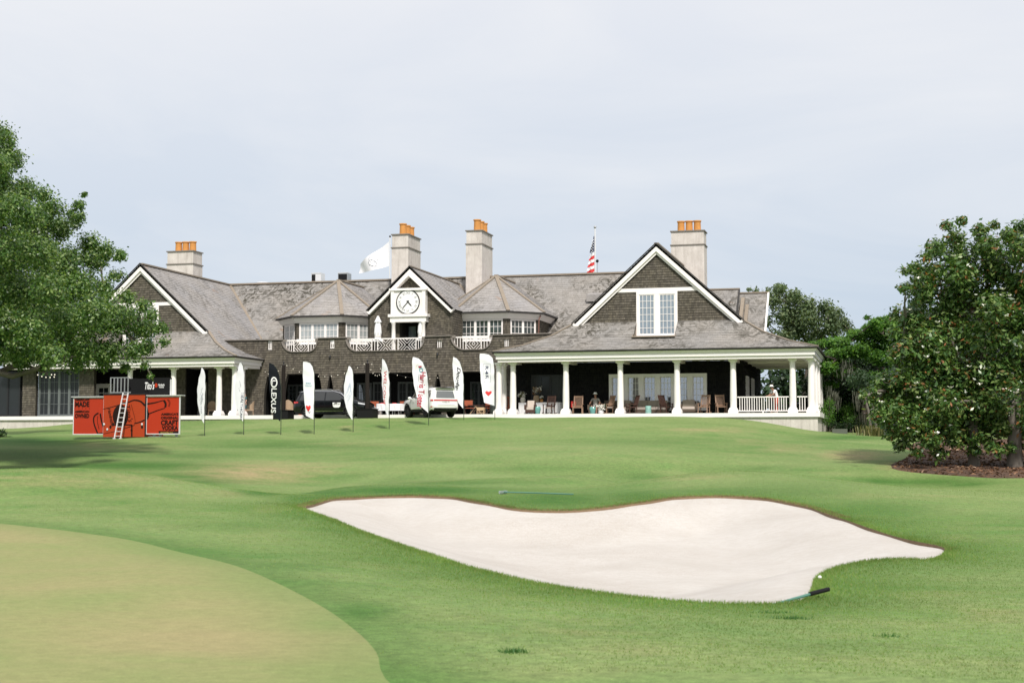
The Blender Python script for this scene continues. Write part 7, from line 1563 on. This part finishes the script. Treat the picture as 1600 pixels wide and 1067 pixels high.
def person(label, loc, rz, J, shirt, trousers, skin='skin', hat=None, shorts=False, shoes='cloth_white', hair='hair', s=1.0):
    """J: joints in local metres, facing -y; sh/el/wr/hip/kn/an are (left, right) pairs"""
    T = thing('person', label, 'person', loc, rz, None, local=True)
    pel, ch, nk, hd = [Vector(J[k]) for k in ('pelvis', 'chest', 'neck', 'head')]; look = Vector(J.get('look', (0, -1, 0))).normalized(); upv = (hd - nk).normalized(); sidev = look.cross(upv).normalized()
    body = [[(pel, (.14, .11)), (pel.lerp(ch, .5), (.13, .10)), (ch, (.15, .11)), (nk - upv * .03, (.07, .06)), (nk, .052), (hd - upv * .055 + look * .015, .068), (hd + upv * .01, (.078, .09)), (hd + upv * .085 - look * .01, .066)]]
    body.append([(hd + upv * .01, .08), (hd + look * .085 - upv * .005, .022), (hd + look * .108 - upv * .018, .012)])
    for e in (-1, 1): body.append([(hd + upv * .01, .08), (hd + sidev * .078 * e, .016), (hd + sidev * .09 * e - look * .012 + upv * .015, .010)])
    for i in (0, 1):
        sh, el, wr = Vector(J['sh'][i]), Vector(J['el'][i]), Vector(J['wr'][i]); body.append([(ch, .15), (ch.lerp(sh, .6) + Vector((0, 0, .05)), .075), (sh, .058), (sh.lerp(el, .5), .050), (el, .042), (el.lerp(wr, .4), .041), (wr, .028)]); body += hand_chains(wr, (wr - el) * .7 + Vector(J.get('hd', (0, 0, -.1))), look if i else look, s)
        hp, kn, an = Vector(J['hip'][i]), Vector(J['kn'][i]), Vector(J['an'][i]); body.append([(pel, .14), (hp, .095), (hp.lerp(kn, .5), .078), (kn, .056), (kn.lerp(an, .35), .056), (an, .038), (an + Vector((0, -.10, -.05)), (.035, .028)), (an + Vector((0, -.17, -.055)), (.032, .02))])
    skin_mesh('body', body, MT[skin], T)
    sc = [[(pel + Vector((0, 0, -.02)), (.165, .135)), (pel.lerp(ch, .5), (.155, .125)), (ch, (.175, .135)), (nk - upv * .045, (.095, .08))]]
    for i in (0, 1): sh, el = Vector(J['sh'][i]), Vector(J['el'][i]); sc.append([(ch, .17), (ch.lerp(sh, .6) + Vector((0, 0, .05)), .095), (sh, .076), (sh.lerp(el, .72), .068)])
    skin_mesh('shirt', sc, MT[shirt], T)
    tc_ = [[(pel + Vector((0, 0, .06)), (.158, .13)), (pel, (.165, .135))]]
    for i in (0, 1):
        hp, kn, an = Vector(J['hip'][i]), Vector(J['kn'][i]), Vector(J['an'][i]); c_ = [(pel, .16), (hp, .112), (hp.lerp(kn, .5), .095), (kn + (hp - kn) * .05, .078)]
        if not shorts: c_ += [(kn, .074), (kn.lerp(an, .45), .068), (an + Vector((0, 0, .03)), .058)]
        tc_.append(c_)
    skin_mesh('shorts' if shorts else 'trousers', tc_, MT[trousers], T)
    for i in (0, 1): an = Vector(J['an'][i]); skin_mesh('shoe', [[(an + Vector((0, .04, -.05)), (.045, .04)), (an + Vector((0, -.06, -.06)), (.05, .035)), (an + Vector((0, -.17, -.065)), (.046, .026)), (an + Vector((0, -.21, -.07)), (.03, .02))]], MT[shoes], T)
    m = MB().ball(hd + upv * .045 - look * .012, (.088, .098, .088), 14, 9); m2 = MB(); hairm = [v for v in m.v]
    keepf = [f for f in m.f if all((Vector(m.v[i]) - hd).dot(upv) - .9 * max(0, (Vector(m.v[i]) - hd).dot(look)) > -.03 for i in f)]; m.f = keepf; m.build('hair', MT[hair], T, smooth=True)
    fc = MB()
    for e in (-1, 1): fc.ball(hd + look * .083 + sidev * .032 * e + upv * .018, .010, 8, 5)
    fc.build('eyes', MT['black'], T); MB().ball(hd + look * .088 - upv * .05, (.022, .008, .006), 8, 5).build('mouth', paint('lips', (.35, .12, .10), .5), T)
    if hat:
        c = hd + upv * .075; q = MB()
        if hat[0] == 'brim': q.lathe([(.175, .0), (.17, .012), (.105, .02), (.10, .09), (.085, .115), (.02, .12)], (c.x, c.y, c.z), 22)
        else: q.lathe([(.10, .0), (.10, .03), (.085, .075), (.02, .095)], (c.x, c.y, c.z), 18); q.add([c + sidev * .07 + look * .08, c - sidev * .07 + look * .08, c - sidev * .05 + look * .18 - upv * .015, c + sidev * .05 + look * .18 - upv * .015], [(0, 1, 2, 3)])
        q.build('hat', MT[hat[1]], T, smooth=True)
    return T
MT['red_trousers'] = paint('coral_red_trousers', (.55, .10, .07), .8); MT['white_shirt'] = paint('white_shirt', (.78, .78, .79), .8, .03); MT['grey_green'] = paint('grey_green_shirt', (.24, .30, .27), .8); MT['teal_top'] = paint('dark_teal_top', (.03, .09, .10), .8); MT['stone'] = paint('stone_shirt', (.30, .28, .25), .8); MT['maroon'] = paint('maroon_cap', (.12, .02, .03), .8); MT['white_hat'] = paint('white_hat', (.78, .78, .76), .8); MT['navy_cloth'] = paint('navy_cloth', (.02, .025, .04), .8)
stand = dict(pelvis=(0, 0, .95), chest=(0, .01, 1.28), neck=(0, -.01, 1.50), head=(0, -.03, 1.65), sh=[(.19, 0, 1.42), (-.19, 0, 1.42)], el=[(.25, .02, 1.14), (-.25, .02, 1.14)], wr=[(.24, -.10, .90), (-.24, -.10, .90)], hip=[(.09, 0, .92), (-.09, 0, .92)], kn=[(.10, -.02, .50), (-.10, -.02, .50)], an=[(.10, .02, .09), (-.10, .02, .09)])
lean = dict(stand, pelvis=(0, .06, .95), chest=(0, -.08, 1.25), neck=(0, -.20, 1.44), head=(0, -.27, 1.57), sh=[(.19, -.15, 1.38), (-.19, -.15, 1.38)], el=[(.26, -.30, 1.15), (-.26, -.30, 1.15)], wr=[(.18, -.48, 1.06), (-.18, -.48, 1.06)], hd=(0, -.2, 0))
seat = dict(pelvis=(0, .08, .52), chest=(0, .14, .86), neck=(0, .10, 1.08), head=(0, .06, 1.23), sh=[(.19, .12, 1.0), (-.19, .12, 1.0)], el=[(.32, 0, .74), (-.32, 0, .74)], wr=[(.30, -.24, .68), (-.30, -.24, .68)], hip=[(.10, .05, .50), (-.10, .05, .50)], kn=[(.16, -.40, .52), (-.16, -.40, .52)], an=[(.15, -.42, .09), (-.15, -.42, .09)], hd=(0, -.2, -.05))
y = 88.95; person('person in a white hat, white shirt and coral red trousers at the porch railing', (ux(1213, y, 640), y, 0), -1.1, lean, 'white_shirt', 'red_trousers', 'skin2', ('brim', 'white_hat'))
y = 89.35; person('person in a maroon cap and grey-green shirt half hidden beside the white-hatted one', (ux(1205.5, y, 640), y, 0), 1.4, stand, 'grey_green', 'navy_cloth', 'skin2', ('cap', 'maroon'))
y = 91.0; person('person in a dark cap and teal top standing on the left porch by the columns', (ux(383, y, 640), y, 0), -.9, {k: ([tuple(c * .93 for c in q) for q in v] if isinstance(v, list) else tuple(c * .93 for c in v)) for k, v in stand.items()}, 'teal_top', 'teal_top', 'skin', ('cap', 'navy_cloth'), True)
y = 89.9; c_ = lounge(.72, 1, MT['brown_wicker'], MT['brown_wicker'], 'low wicker armchair under the seated person behind the teal stool', (ux(930, y, 640), y, 0), 0, None, 'armchair'); person('person in a white cap and stone shirt seated on the porch behind the teal stool', (ux(930, y, 640), y, 0.0), 0, seat, 'stone', 'navy_cloth', 'skin2', ('brim', 'white_hat'), True)
